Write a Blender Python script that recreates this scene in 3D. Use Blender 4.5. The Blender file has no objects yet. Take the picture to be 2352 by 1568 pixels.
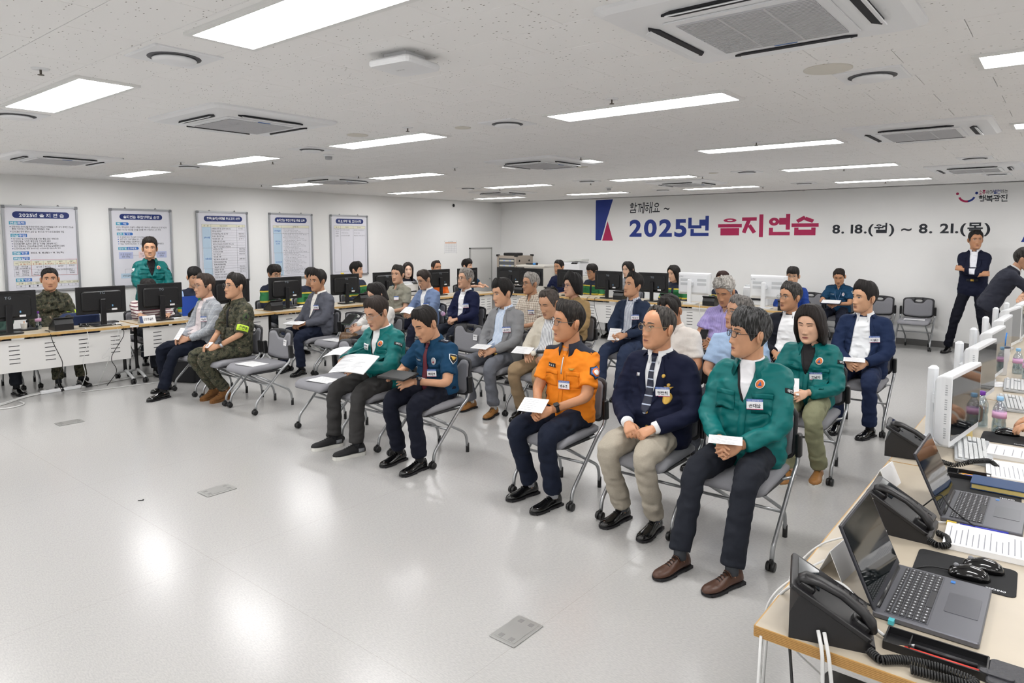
import bpy, bmesh, math, random
import numpy as np
from mathutils import Vector, Matrix, noise as mnoise
from mathutils.bvhtree import BVHTree
random.seed(7)
SC = bpy.context.scene
COL = SC.collection
PI = math.pi
# ------------------------------------------------------------ camera
CAM_H = 1.782
CEIL = 2.592
cam_d = bpy.data.cameras.new('camera')
cam = bpy.data.objects.new('camera', cam_d)
COL.objects.link(cam)
cam_d.sensor_width = 36.0
cam_d.lens = 1576.65 / 2352 * 36.0
cam_d.shift_y = -(784 - 672.07) / 2352
cam_d.clip_start = 0.05
cam.location = (0, 0, CAM_H)
YAW, PITCH = math.radians(39.108), math.radians(-4.683)
cam.rotation_euler = (PI / 2 + PITCH, 0, YAW)
SC.camera = cam
# ------------------------------------------------------------ world, light level, exposure
w = bpy.data.worlds.new('world')
SC.world = w
w.use_nodes = True
w.node_tree.nodes['Background'].inputs[0].default_value = (0.8, 0.85, 0.9, 1)
w.node_tree.nodes['Background'].inputs[1].default_value = 0.05
SC.view_settings.view_transform = 'Standard'
SC.view_settings.look = 'None'
SC.view_settings.gamma = 1.0
SC.view_settings.use_curve_mapping = False
SC.view_settings.exposure = 0.0
PANEL_STRENGTH = 23.0
SC.cycles.max_bounces = 5
SC.cycles.diffuse_bounces = 4
SC.cycles.glossy_bounces = 2
SC.cycles.use_adaptive_sampling = True
SC.cycles.adaptive_threshold = 0.1
SC.cycles.adaptive_min_samples = 10
SC.cycles.transmission_bounces = 4
SC.cycles.transparent_max_bounces = 6
SC.cycles.caustics_reflective = False
SC.cycles.caustics_refractive = False
# room box (metres); the camera stands over the origin
XL, XR, YN, YB = -10.8, 4.5, -5.0, 12.87

# ------------------------------------------------------------ materials
def lin(c):
    if isinstance(c, str):
        c = c.lstrip('#')
        if len(c) == 3: c = ''.join(k * 2 for k in c)
        c = [int(c[i:i + 2], 16) / 255 for i in (0, 2, 4)]
    return tuple((x / 12.92 if x <= 0.04045 else ((x + 0.055) / 1.055) ** 2.4) for x in c) + (1.0,)

MATS = {}
def mat(name, color='#808080', rough=0.5,  metal=0.0, spec=0.5, emit=None, estr=0.0, coat=0.0, noise=0.0, nscale=40.0, bump=0.0, bscale=200.0, sheen=0.0, fold=0.0, fscale=7.0):
    if name in MATS:
        return MATS[name]
    m = bpy.data.materials.new(name)
    m.use_nodes = True
    nt = m.node_tree
    b = nt.nodes['Principled BSDF']
    b.inputs['Base Color'].default_value = lin(color)
    b.inputs['Roughness'].default_value = rough
    b.inputs['Metallic'].default_value = metal
    b.inputs['Specular IOR Level'].default_value = spec
    if coat:
        b.inputs['Coat Weight'].default_value = coat
        b.inputs['Coat Roughness'].default_value = 0.1
    if sheen:
        b.inputs['Sheen Weight'].default_value = sheen
    if emit:
        b.inputs['Emission Color'].default_value = lin(emit)
        b.inputs['Emission Strength'].default_value = estr
    if noise or bump or fold:
        tc = nt.nodes.new('ShaderNodeTexCoord')
    if noise:
        n = nt.nodes.new('ShaderNodeTexNoise')
        n.inputs['Scale'].default_value = nscale
        n.inputs['Detail'].default_value = 3
        nt.links.new(tc.outputs['Object'], n.inputs['Vector'])
        r = nt.nodes.new('ShaderNodeValToRGB')
        c = lin(color)
        r.color_ramp.elements[0].position = 0.3
        r.color_ramp.elements[1].position = 0.7
        r.color_ramp.elements[0].color = tuple(max(0, x * (1 - noise)) for x in c[:3]) + (1,)
        r.color_ramp.elements[1].color = tuple(min(1, x * (1 + noise)) for x in c[:3]) + (1,)
        nt.links.new(n.outputs['Fac'], r.inputs['Fac'])
        nt.links.new(r.outputs['Color'], b.inputs['Base Color'])
    if bump:
        n2 = nt.nodes.new('ShaderNodeTexNoise')
        n2.inputs['Scale'].default_value = bscale
        n2.inputs['Detail'].default_value = 4
        nt.links.new(tc.outputs['Object'], n2.inputs['Vector'])
        bp = nt.nodes.new('ShaderNodeBump')
        bp.inputs['Strength'].default_value = bump
        bp.inputs['Distance'].default_value = 0.01
        nt.links.new(n2.outputs['Fac'], bp.inputs['Height'])
        nt.links.new(bp.outputs['Normal'], b.inputs['Normal'])
    if fold:
        add_fold(nt, b, tc, fold, fscale)
    MATS[name] = m
    return m

def add_fold(nt, b, tc, fold, fscale):
    """creases of cloth as ridged relief"""
    mp = nt.nodes.new('ShaderNodeMapping'); mp.inputs['Scale'].default_value = (1.0, 1.0, 1.5); mp.inputs['Rotation'].default_value = (.4, .5, 0)
    nt.links.new(tc.outputs['Object'], mp.inputs[0])
    n3 = nt.nodes.new('ShaderNodeTexNoise'); n3.noise_type = 'RIDGED_MULTIFRACTAL'
    n3.inputs['Scale'].default_value = fscale; n3.inputs['Detail'].default_value = 1.6; n3.inputs['Distortion'].default_value = .5
    nt.links.new(mp.outputs[0], n3.inputs['Vector'])
    bp = nt.nodes.new('ShaderNodeBump'); bp.inputs['Strength'].default_value = min(1.0, fold * 1.3); bp.inputs['Distance'].default_value = .05
    nt.links.new(n3.outputs['Fac'], bp.inputs['Height']); nt.links.new(bp.outputs['Normal'], b.inputs['Normal'])

def mat_bands(name, base, bands, axis='X', rough=0.8):
    """stripe cloth: bands = (period, [(lo, hi, colour)...]) along one or more object axes"""
    if name in MATS:
        return MATS[name]
    m = mat(name, base, rough)
    nt = m.node_tree
    b = nt.nodes['Principled BSDF']
    tc = nt.nodes.new('ShaderNodeTexCoord')
    sp = nt.nodes.new('ShaderNodeSeparateXYZ')
    nt.links.new(tc.outputs['Object'], sp.inputs[0])
    prev = None
    for ax, period, lo, hi, colr in bands:
        if period:
            mo = nt.nodes.new('ShaderNodeMath'); mo.operation = 'MULTIPLY'; mo.inputs[1].default_value = 1.0 / period
            nt.links.new(sp.outputs[ax], mo.inputs[0])
            fr = nt.nodes.new('ShaderNodeMath'); fr.operation = 'FRACT'
            nt.links.new(mo.outputs[0], fr.inputs[0])
            src = fr.outputs[0]
        else:
            src = sp.outputs[ax]
        g = nt.nodes.new('ShaderNodeMath'); g.operation = 'GREATER_THAN'; g.inputs[1].default_value = lo
        l = nt.nodes.new('ShaderNodeMath'); l.operation = 'LESS_THAN'; l.inputs[1].default_value = hi
        nt.links.new(src, g.inputs[0]); nt.links.new(src, l.inputs[0])
        a = nt.nodes.new('ShaderNodeMath'); a.operation = 'MULTIPLY'
        nt.links.new(g.outputs[0], a.inputs[0]); nt.links.new(l.outputs[0], a.inputs[1])
        mx = nt.nodes.new('ShaderNodeMix'); mx.data_type = 'RGBA'
        nt.links.new(a.outputs[0], mx.inputs['Factor'])
        if prev is None:
            mx.inputs[6].default_value = lin(base)
        else:
            nt.links.new(prev, mx.inputs[6])
        mx.inputs[7].default_value = lin(colr)
        prev = mx.outputs[2]
    nt.links.new(prev, b.inputs['Base Color'])
    add_fold(nt, b, tc, .45, 7.0)
    return m

def mat_camo(name):
    if name in MATS:
        return MATS[name]
    m = mat(name, '#4a4a3a', 0.9)
    nt = m.node_tree
    b = nt.nodes['Principled BSDF']
    tc = nt.nodes.new('ShaderNodeTexCoord')
    n = nt.nodes.new('ShaderNodeTexNoise'); n.inputs['Scale'].default_value = 26; n.inputs['Detail'].default_value = 5; n.inputs['Roughness'].default_value = .7
    nt.links.new(tc.outputs['Object'], n.inputs['Vector'])
    r = nt.nodes.new('ShaderNodeValToRGB'); r.color_ramp.interpolation = 'CONSTANT'
    e = r.color_ramp.elements
    e[0].position = 0; e[0].color = lin('#23241d')
    e[1].position = .43; e[1].color = lin('#3d4030')
    for p, c in ((.5, '#565341'), (.56, '#3a3a2d'), (.62, '#80705c'), (.655, '#a58d78')):
        x = e.new(p); x.color = lin(c)
    nt.links.new(n.outputs['Fac'], r.inputs['Fac'])
    nt.links.new(r.outputs['Color'], b.inputs['Base Color'])
    add_fold(nt, b, tc, .6, 8.0)
    return m

def mat_glass(name, tint='#ffffff', alpha=0.12, rough=0.03):
    if name in MATS:
        return MATS[name]
    m = bpy.data.materials.new(name); m.use_nodes = True
    nt = m.node_tree; nt.nodes.clear()
    o = nt.nodes.new('ShaderNodeOutputMaterial')
    mix = nt.nodes.new('ShaderNodeMixShader')
    tr = nt.nodes.new('ShaderNodeBsdfTransparent'); tr.inputs[0].default_value = lin(tint)
    gl = nt.nodes.new('ShaderNodeBsdfGlossy'); gl.inputs['Roughness'].default_value = rough
    mix.inputs[0].default_value = alpha
    nt.links.new(tr.outputs[0], mix.inputs[1]); nt.links.new(gl.outputs[0], mix.inputs[2])
    nt.links.new(mix.outputs[0], o.inputs[0])
    MATS[name] = m
    return m

# ------------------------------------------------------------ mesh building
def rotz(a):
    c, s = math.cos(a), math.sin(a)
    return np.array([[c, -s, 0], [s, c, 0], [0, 0, 1.0]])
def rotx(a):
    c, s = math.cos(a), math.sin(a)
    return np.array([[1.0, 0, 0], [0, c, -s], [0, s, c]])
def roty(a):
    c, s = math.cos(a), math.sin(a)
    return np.array([[c, 0, s], [0, 1.0, 0], [-s, 0, c]])
I3 = np.eye(3)

class MB:
    """collects geometry for ONE mesh object"""
    def __init__(self):
        self.v = []; self.f = []; self.m = []; self.n = 0; self.sm = []
    def add(self, v, f, mi=0, R=None, t=None, smooth=False):
        v = np.asarray(v, float).reshape(-1, 3)
        if R is not None: v = v @ np.asarray(R).T
        if t is not None: v = v + np.asarray(t, float)
        self.v.append(v)
        n = self.n
        for q in f:
            self.f.append(tuple(int(i) + n for i in q)); self.m.append(mi); self.sm.append(smooth)
        self.n += len(v)
        return self
    def box(self, c, s, R=None, mi=0):
        x, y, z = (k / 2 for k in s)
        v = np.array([[-x, -y, -z], [x, -y, -z], [x, y, -z], [-x, y, -z], [-x, -y, z], [x, -y, z], [x, y, z], [-x, y, z]])
        f = [(0, 3, 2, 1), (4, 5, 6, 7), (0, 1, 5, 4), (1, 2, 6, 5), (2, 3, 7, 6), (3, 0, 4, 7)]
        return self.add(v, f, mi, R, c)
    def rbox(self, c, s, r=0.01, R=None, mi=0, seg=3, ch=None):
        """rounded-corner slab: corners rounded in local xy, top/bottom chamfered"""
        x, y, z = (k / 2 for k in s)
        r = min(r, x * .99, y * .99)
        ch = min(r, z * .6) * .6 if ch is None else min(ch, z * .9)
        def ring(inset, zz):
            p = []
            rr = max(r - inset, 1e-4)
            for cx, cy, a0 in ((x - r, y - r, 0), (-(x - r), y - r, PI / 2), (-(x - r), -(y - r), PI), (x - r, -(y - r), 1.5 * PI)):
                for k in range(seg + 1):
                    a = a0 + k * PI / 2 / seg
                    p.append((cx + rr * math.cos(a), cy + rr * math.sin(a), zz))
            return p
        rings = [ring(ch, -z), ring(0, -z + ch), ring(0, z - ch), ring(ch, z)]
        return self.loft(rings, mi, R, c)
    def loft(self, rings, mi=0, R=None, t=None, cap=True, closed=True, smooth=False):
        n = len(rings[0]); v = np.concatenate([np.asarray(r, float) for r in rings])
        f = []
        for i in range(len(rings) - 1):
            for j in range(n if closed else n - 1):
                k = (j + 1) % n
                f.append((i * n + j, i * n + k, (i + 1) * n + k, (i + 1) * n + j))
        if cap and closed:
            f.append(tuple(range(n - 1, -1, -1))); b = (len(rings) - 1) * n; f.append(tuple(range(b, b + n)))
        return self.add(v, f, mi, R, t, smooth)
    def tube(self, pts, r, n=8, mi=0, R=None, t=None, cap=True, smooth=True, flat=None):
        pts = [np.asarray(p, float) for p in pts]
        m = len(pts)
        rs = [r] * m if np.isscalar(r) else list(r)
        tan = []
        for i in range(m):
            a = pts[max(i - 1, 0)]; b = pts[min(i + 1, m - 1)]
            d = b - a; L = np.linalg.norm(d); tan.append(d / (L if L > 1e-9 else 1))
        up = np.array([0, 0, 1.0])
        if abs(tan[0] @ up) > .9: up = np.array([0, 1.0, 0])
        rings = []
        x = np.cross(up, tan[0]); x /= np.linalg.norm(x)
        for i in range(m):
            x = x - (x @ tan[i]) * tan[i]; x /= max(np.linalg.norm(x), 1e-9)
            y = np.cross(tan[i], x)
            ri = rs[i]; ra, rb = (ri if not np.isscalar(ri) else (ri, ri))
            rings.append([pts[i] + ra * math.cos(a) * x + rb * math.sin(a) * y for a in np.linspace(0, 2 * PI, n, endpoint=False)])
        return self.loft(rings, mi, R, t, cap, True, smooth)
    def lathe(self, prof, n=16, mi=0, R=None, t=None, smooth=True):
        rings = [[(rr * math.cos(a), rr * math.sin(a), z) for a in np.linspace(0, 2 * PI, n, endpoint=False)] for rr, z in prof]
        return self.loft(rings, mi, R, t, True, True, smooth)
    def prism(self, poly, z0, z1, mi=0, R=None, t=None):
        n = len(poly)
        v = [(p[0], p[1], z0) for p in poly] + [(p[0], p[1], z1) for p in poly]
        f = [tuple(range(n - 1, -1, -1)), tuple(range(n, 2 * n))] + [(i, (i + 1) % n, n + (i + 1) % n, n + i) for i in range(n)]
        return self.add(v, f, mi, R, t)
    def ell(self, c, s, n=12, m=8, mi=0, R=None, smooth=True):
        prof = [(max(math.sin(PI * k / m), 1e-3), -math.cos(PI * k / m)) for k in range(m + 1)]
        rings = [[(rr * math.cos(a) * s[0], rr * math.sin(a) * s[1], z * s[2]) for a in np.linspace(0, 2 * PI, n, endpoint=False)] for rr, z in prof]
        return self.loft(rings, mi, R, c, True, True, smooth)
    def mesh(self, name, mats, smooth=None):
        me = bpy.data.meshes.new(name)
        v = np.concatenate(self.v) if self.v else np.zeros((0, 3))
        me.from_pydata(v.tolist(), [], self.f)
        for m in (mats if isinstance(mats, (list, tuple)) else [mats]):
            me.materials.append(m)
        me.polygons.foreach_set('material_index', self.m)
        if smooth is None:
            me.polygons.foreach_set('use_smooth', self.sm)
        else:
            me.polygons.foreach_set('use_smooth', [smooth] * len(self.f))
        me.update()
        return me
    def build(self, name, mats, parent=None, smooth=None, loc=None, rz=0.0):
        o = bpy.data.objects.new(name, self.mesh(name, mats, smooth))
        COL.objects.link(o)
        if parent is not None: o.parent = parent
        if loc is not None: o.location = loc
        if rz: o.rotation_euler = (0, 0, rz)
        return o

def tag(o, label, cat, group=None):
    o['label'] = label; o['category'] = cat
    if group: o['group'] = group
    return o
def thing(name, label, cat, loc=(0, 0, 0), rz=0.0, group=None):
    o = bpy.data.objects.new(name, None)
    o.empty_display_size = 0.1
    COL.objects.link(o)
    o.location = loc; o.rotation_euler = (0, 0, rz)
    return tag(o, label, cat, group)
def struct(o):
    o['kind'] = 'structure'
    return o
CHILDREN = {}
def copy_tree(o, parent=None):
    c = o.copy(); COL.objects.link(c)
    c.parent = parent
    for ch in [x for x in o.children]:
        copy_tree(ch, c)
    return c
def place(proto, first, loc, rz, label, group=None):
    """first use of a prototype moves it, later uses copy it"""
    o = proto if first else copy_tree(proto)
    o.location = loc; o.rotation_euler = (0, 0, rz); o['label'] = label
    if group: o['group'] = group
    return o

# ------------------------------------------------------------ lettering
_txt = {}; _lat = {}
_CI = 'ㄱㄲㄴㄷㄸㄹㅁㅂㅃㅅㅆㅇㅈㅉㅊㅋㅌㅍㅎ'
_VO = 'ㅏㅐㅑㅒㅓㅔㅕㅖㅗㅘㅙㅚㅛㅜㅝㅞㅟㅠㅡㅢㅣ'
_FI = ['', 'ㄱ', 'ㄲ', 'ㄱㅅ', 'ㄴ', 'ㄴㅈ', 'ㄴㅎ', 'ㄷ', 'ㄹ', 'ㄹㄱ', 'ㄹㅁ', 'ㄹㅂ', 'ㄹㅅ', 'ㄹㅌ', 'ㄹㅍ', 'ㄹㅎ', 'ㅁ', 'ㅂ', 'ㅂㅅ', 'ㅅ', 'ㅆ', 'ㅇ', 'ㅈ', 'ㅊ', 'ㅋ', 'ㅌ', 'ㅍ', 'ㅎ']
_JA = {'ㄱ': ['0919', '1910'], 'ㄴ': ['0A00', '0010'], 'ㄷ': ['1A0A', '0A00', '0010'], 'ㄹ': ['0A1A', '1A15', '1505', '0500', '0010'], 'ㅁ': ['0A1A', '1A10', '1000', '000A'], 'ㅂ': ['0A00', '0010', '101A', '0515'],
 'ㅅ': ['5A00', '5710'], 'ㅇ': ['O'], 'ㅈ': ['0919', '5900', '5510'], 'ㅊ': ['3A7A', '0717', '5700', '5410'], 'ㅋ': ['0919', '1910', '0515'], 'ㅌ': ['1A0A', '0A00', '0010', '0515'], 'ㅍ': ['0A1A', '0010', '3A30', '7A70'], 'ㅎ': ['3A7A', '0717', 'o']}
def _box(strokes, b, out):
    """strokes: 'xyxy' with x in 0,3,5,7,1 and y in 0..9,A as tenths; b = x0, y0, x1, y1"""
    X = {'0': 0, '1': 1, '3': .3, '5': .5, '7': .7}; Y = lambda c: 1.0 if c == 'A' else int(c) / 10
    x0, y0, x1, y1 = b
    for q in strokes:
        if q in 'Oo':
            hi = y1 if q == 'O' else y0 + (y1 - y0) * .52
            out.append(('c', (x0 + x1) / 2, (y0 + hi) / 2, (x1 - x0) / 2 * .92, (hi - y0) / 2))
        else:
            out.append(('l', x0 + (x1 - x0) * X[q[0]], y0 + (y1 - y0) * Y(q[1]), x0 + (x1 - x0) * X[q[2]], y0 + (y1 - y0) * Y(q[3])))
def _cons(j, b, out):
    if j in 'ㄲㄸㅃㅆㅉ':
        j = {'ㄲ': 'ㄱ', 'ㄸ': 'ㄷ', 'ㅃ': 'ㅂ', 'ㅆ': 'ㅅ', 'ㅉ': 'ㅈ'}[j]; j = j + j
    if len(j) == 2:
        m = (b[0] + b[2]) / 2; d = (b[2] - b[0]) * .05
        _box(_JA[j[0]], (b[0], b[1], m - d, b[3]), out); _box(_JA[j[1]], (m + d, b[1], b[2], b[3]), out)
    else: _box(_JA[j], b, out)
def _vert(v, b, out):
    x0, y0, x1, y1 = b; W = x1 - x0; H = y1 - y0
    L = lambda a, c, d, e: out.append(('l', x0 + W * a, y0 + H * c, x0 + W * d, y0 + H * e))
    if v in 'ㅣ': L(.6, 0, .6, 1)
    if v in 'ㅏㅑ': L(.35, 0, .35, 1)
    if v == 'ㅏ': L(.35, .55, 1, .55)
    if v == 'ㅑ': L(.35, .68, 1, .68); L(.35, .42, 1, .42)
    if v in 'ㅓㅕ': L(.75, 0, .75, 1)
    if v == 'ㅓ': L(0, .55, .75, .55)
    if v == 'ㅕ': L(0, .68, .75, .68); L(0, .42, .75, .42)
    if v in 'ㅐㅒ': L(.25, 0, .25, 1); L(.9, 0, .9, 1)
    if v == 'ㅐ': L(.25, .52, .9, .52)
    if v == 'ㅒ': L(.25, .66, .9, .66); L(.25, .4, .9, .4)
    if v in 'ㅔㅖ': L(.5, 0, .5, 1); L(.95, 0, .95, 1)
    if v == 'ㅔ': L(-.05, .55, .5, .55)
    if v == 'ㅖ': L(-.05, .68, .5, .68); L(-.05, .42, .5, .42)
def _hori(v, b, out):
    x0, y0, x1, y1 = b; W = x1 - x0; H = y1 - y0
    L = lambda a, c, d, e: out.append(('l', x0 + W * a, y0 + H * c, x0 + W * d, y0 + H * e))
    yb = {'ㅗ': .1, 'ㅛ': .1, 'ㅜ': .85, 'ㅠ': .85, 'ㅡ': .5}[v]
    L(0, yb, 1, yb)
    if v == 'ㅗ': L(.5, yb, .5, 1)
    if v == 'ㅛ': L(.34, yb, .34, 1); L(.66, yb, .66, 1)
    if v == 'ㅜ': L(.5, yb, .5, 0)
    if v == 'ㅠ': L(.34, yb, .34, 0); L(.66, yb, .66, 0)
_COMP = {'ㅘ': 'ㅗㅏ', 'ㅙ': 'ㅗㅐ', 'ㅚ': 'ㅗㅣ', 'ㅝ': 'ㅜㅓ', 'ㅞ': 'ㅜㅔ', 'ㅟ': 'ㅜㅣ', 'ㅢ': 'ㅡㅣ'}
def syllable(ch, w_):
    """one Korean syllable drawn from its letters as strokes of width w_ in a unit cell"""
    k = ord(ch) - 0xAC00; ci, vo, fi = _CI[k // 588], _VO[k % 588 // 28], _FI[k % 28]
    out = []; m = w_ / 2; lo = .40 if fi else m
    if vo in 'ㅗㅛㅜㅠㅡ':
        if fi: _cons(ci, (.16, .70, .84, 1 - m), out); _hori(vo, (.02, .43, .98, .60), out); _cons(fi, (.14, m, .86, .30), out)
        else: _cons(ci, (.14, .52, .86, 1 - m), out); _hori(vo, (.02, .06, .98, .40), out)
    elif vo in _COMP:
        a, b = _COMP[vo]
        if fi: _cons(ci, (.06, .70, .56, 1 - m), out); _hori(a, (.0, .46, .62, .60), out); _vert(b, (.66, .38, 1, 1), out); _cons(fi, (.16, m, .9, .28), out)
        else: _cons(ci, (.06, .52, .56, 1 - m), out); _hori(a, (.0, .12, .62, .42), out); _vert(b, (.66, 0, 1, 1), out)
    else:
        wide = .50 if vo in 'ㅐㅒㅔㅖ' else .54
        if fi: _cons(ci, (.04, .50, wide, 1 - m), out); _vert(vo, (.60, .38, 1, 1), out); _cons(fi, (.16, m, .9, .30), out)
        else: _cons(ci, (.04, .14, wide, .94), out); _vert(vo, (.60, 0, 1, 1), out)
    v = []; f = []; zz = []
    for si, o in enumerate(out):
        n = len(v)
        if o[0] == 'l':
            a, b = np.array(o[1:3]), np.array(o[3:5]); d = b - a; L = math.hypot(*d); d = d / max(L, 1e-6)
            e = m if (abs(d[0]) < .05 or abs(d[1]) < .05) else 0.0
            q = np.array([-d[1], d[0]]) * m; a = a - d * e; b = b + d * e
            v += [a - q, b - q, b + q, a + q]; f.append((n, n + 1, n + 2, n + 3))
        else:
            _, cx, cy, rx, ry = o; N = 16
            for i in range(N):
                t_ = 2 * PI * i / N
                v += [np.array([cx + rx * math.cos(t_), cy + ry * math.sin(t_)]), np.array([cx + max(rx - w_, rx * .3) * math.cos(t_), cy + max(ry - w_, ry * .3) * math.sin(t_)])]
            for i in range(N):
                a = n + 2 * i; b = n + 2 * ((i + 1) % N); f.append((a, b, b + 1, a + 1))
        zz += [si * 4e-5] * (len(v) - n)
    return np.concatenate([np.array(v), np.array(zz)[:, None]], 1), f
def latin(ch, bold):
    k = (ch, round(bold, 3))
    if k not in _lat:
        c = bpy.data.curves.new('lettering', 'FONT')
        c.body = ch; c.size = 1.3; c.resolution_u = 5; c.offset = bold
        o = bpy.data.objects.new('lettering', c)
        me = bpy.data.meshes.new_from_object(o)
        v = np.array([p.co[:2] for p in me.vertices]).reshape(-1, 2)
        f = [tuple(p.vertices) for p in me.polygons]
        bpy.data.objects.remove(o); bpy.data.curves.remove(c); bpy.data.meshes.remove(me)
        _lat[k] = (v, f)
    return _lat[k]
def text_geo(s, bold=0.0):
    k = (s, bold)
    if k not in _txt:
        V_, F_ = [], []; x = 0.0; n = 0
        for ch in s:
            if ch == ' ': x += .42; continue
            if 0xAC00 <= ord(ch) <= 0xD7A3:
                v, f = syllable(ch, .085 + bold * 1.9); v = v * np.array([.94, 1.0, 1.0]); adv = 1.06
            else:
                v, f = latin(ch, bold)
                if len(v) == 0: x += .3; continue
                lo = v[:, 0].min(); adv = v[:, 0].max() - lo + .12; v = np.concatenate([v - np.array([lo, 0]), np.zeros((len(v), 1))], 1)
            V_.append(v + np.array([x, 0, 0])); F_ += [tuple(i + n for i in q) for q in f]; n += len(v); x += adv
        _txt[k] = (np.concatenate(V_) if V_ else np.zeros((1, 3)), F_)
    return _txt[k]
def put_text(mb, s, x, y, h, w=None, mi=0, R=None, t=None, bold=0.0, z=0.0, align='l', shear=0.0):
    """write s with its box at (x, y) lower left, height h, width w (None keeps the shape) in the local xy plane"""
    v, f = text_geo(s, bold)
    lo, hi = v.min(0), v.max(0)
    q = v - lo
    sy = h / max(hi[1] - lo[1], 1e-6)
    sx = sy if w is None else w / max(hi[0] - lo[0], 1e-6)
    if shear: q[:, 0] += q[:, 1] * shear
    W = (hi[0] - lo[0]) * sx
    x0 = x - (W / 2 if align == 'c' else W if align == 'r' else 0)
    p = np.stack([q[:, 0] * sx + x0, q[:, 1] * sy + y, q[:, 2] + z], 1)
    mb.add(p, f, mi, R, t)
    return W
def cam_dist(p):
    return math.sqrt(p[0] ** 2 + p[1] ** 2 + (p[2] - CAM_H) ** 2)
CY, SY = math.cos(YAW), math.sin(YAW)
def in_view(p, m=1.12):
    """rough test whether a point lies inside the photograph's frame"""
    r = p[0] * CY + p[1] * SY; d = -p[0] * SY + p[1] * CY
    return d > 0.3 and abs(r / d) < 0.746 * m and (p[2] - CAM_H) / d < 0.36 * m
# axes of boards on the walls: local x to the right as seen, y up, z out of the wall
R_LEFT = np.array([[0, 0, 1.0], [1, 0, 0], [0, 1, 0]])
R_BACK = np.array([[1.0, 0, 0], [0, 0, -1], [0, 1, 0]])
# ============================================================ ROOM
def m_floor():
    m = mat('vinyl_floor', '#c6c4c2', 0.22, spec=0.45)
    nt = m.node_tree; b = nt.nodes['Principled BSDF']
    tc = nt.nodes.new('ShaderNodeTexCoord')
    mp = nt.nodes.new('ShaderNodeMapping'); mp.inputs['Rotation'].default_value = (0, 0, 0.35); mp.inputs['Scale'].default_value = (1.0, 3.2, 1.0)
    nt.links.new(tc.outputs['Object'], mp.inputs[0])
    n = nt.nodes.new('ShaderNodeTexNoise'); n.inputs['Scale'].default_value = 55; n.inputs['Detail'].default_value = 3; n.inputs['Roughness'].default_value = .6
    nt.links.new(mp.outputs[0], n.inputs['Vector'])
    r = nt.nodes.new('ShaderNodeValToRGB')
    r.color_ramp.elements[0].position = .34; r.color_ramp.elements[0].color = lin('#adacab')
    r.color_ramp.elements[1].position = .62; r.color_ramp.elements[1].color = lin('#b9b8b6')
    nt.links.new(n.outputs['Fac'], r.inputs['Fac'])
    # faint welded joints every 1.8 m
    br = nt.nodes.new('ShaderNodeTexBrick'); br.offset = 0.0
    br.inputs['Scale'].default_value = 1.0; br.inputs['Brick Width'].default_value = 1.8; br.inputs['Row Height'].default_value = 1.8; br.inputs['Mortar Size'].default_value = 0.0016
    br.inputs['Color1'].default_value = br.inputs['Color2'].default_value = (1, 1, 1, 1); br.inputs['Mortar'].default_value = (.86, .85, .83, 1)
    nt.links.new(tc.outputs['Object'], br.inputs['Vector'])
    mx = nt.nodes.new('ShaderNodeMix'); mx.data_type = 'RGBA'; mx.blend_type = 'MULTIPLY'; mx.inputs['Factor'].default_value = 1
    nt.links.new(r.outputs[0], mx.inputs[6]); nt.links.new(br.outputs[0], mx.inputs[7])
    nt.links.new(mx.outputs[2], b.inputs['Base Color'])
    bp = nt.nodes.new('ShaderNodeBump'); bp.inputs['Strength'].default_value = .06; bp.inputs['Distance'].default_value = .004
    pass
    return m
def m_tile():
    m = mat('mineral_tile', '#f2f1f0', 0.9, spec=.2)
    nt = m.node_tree; b = nt.nodes['Principled BSDF']
    tc = nt.nodes.new('ShaderNodeTexCoord')
    ge = nt.nodes.new('ShaderNodeNewGeometry')
    mp = nt.nodes.new('ShaderNodeMapping'); mp.inputs['Scale'].default_value = (1.0, 2.0, 1.0)
    nt.links.new(ge.outputs['Position'], mp.inputs[0])
    vo = nt.nodes.new('ShaderNodeTexVoronoi'); vo.inputs['Scale'].default_value = 36; vo.inputs['Randomness'].default_value = 1
    nt.links.new(mp.outputs[0], vo.inputs['Vector'])
    n = nt.nodes.new('ShaderNodeTexNoise'); n.inputs['Scale'].default_value = 6; n.inputs['Detail'].default_value = 2
    nt.links.new(ge.outputs['Position'], n.inputs['Vector'])
    a = nt.nodes.new('ShaderNodeMath'); a.operation = 'MULTIPLY'; a.inputs[1].default_value = .30
    nt.links.new(n.outputs['Fac'], a.inputs[0])
    lt = nt.nodes.new('ShaderNodeMath'); lt.operation = 'LESS_THAN'
    nt.links.new(vo.outputs['Distance'], lt.inputs[0]); nt.links.new(a.outputs[0], lt.inputs[1])
    # keep only some cells
    gt = nt.nodes.new('ShaderNodeSeparateColor'); nt.links.new(vo.outputs['Color'], gt.inputs[0])
    k = nt.nodes.new('ShaderNodeMath'); k.operation = 'GREATER_THAN'; k.inputs[1].default_value = .62
    nt.links.new(gt.outputs[0], k.inputs[0])
    mu = nt.nodes.new('ShaderNodeMath'); mu.operation = 'MULTIPLY'
    nt.links.new(lt.outputs[0], mu.inputs[0]); nt.links.new(k.outputs[0], mu.inputs[1])
    mx = nt.nodes.new('ShaderNodeMix'); mx.data_type = 'RGBA'
    mx.inputs[6].default_value = lin('#f2f1f0'); mx.inputs[7].default_value = lin('#827d77')
    nt.links.new(mu.outputs[0], mx.inputs['Factor']); nt.links.new(mx.outputs[2], b.inputs['Base Color'])
    return m
M_WALL = mat('wall_paint', '#f2f2f1', 0.75, spec=.25, bump=.05, bscale=60)
M_BASE = mat('baseboard_vinyl', '#6c6b6a', 0.5)
M_TILE = m_tile()
M_WHITEP = mat('white_plastic', '#e9eaec', 0.35)
M_WHITEM = mat('white_powder_coat', '#e6e6e4', 0.4)
M_DARK = mat('dark_void', '#1d1d22', 0.7)
M_BLACKP = mat('black_plastic', '#161617', 0.38)
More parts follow.
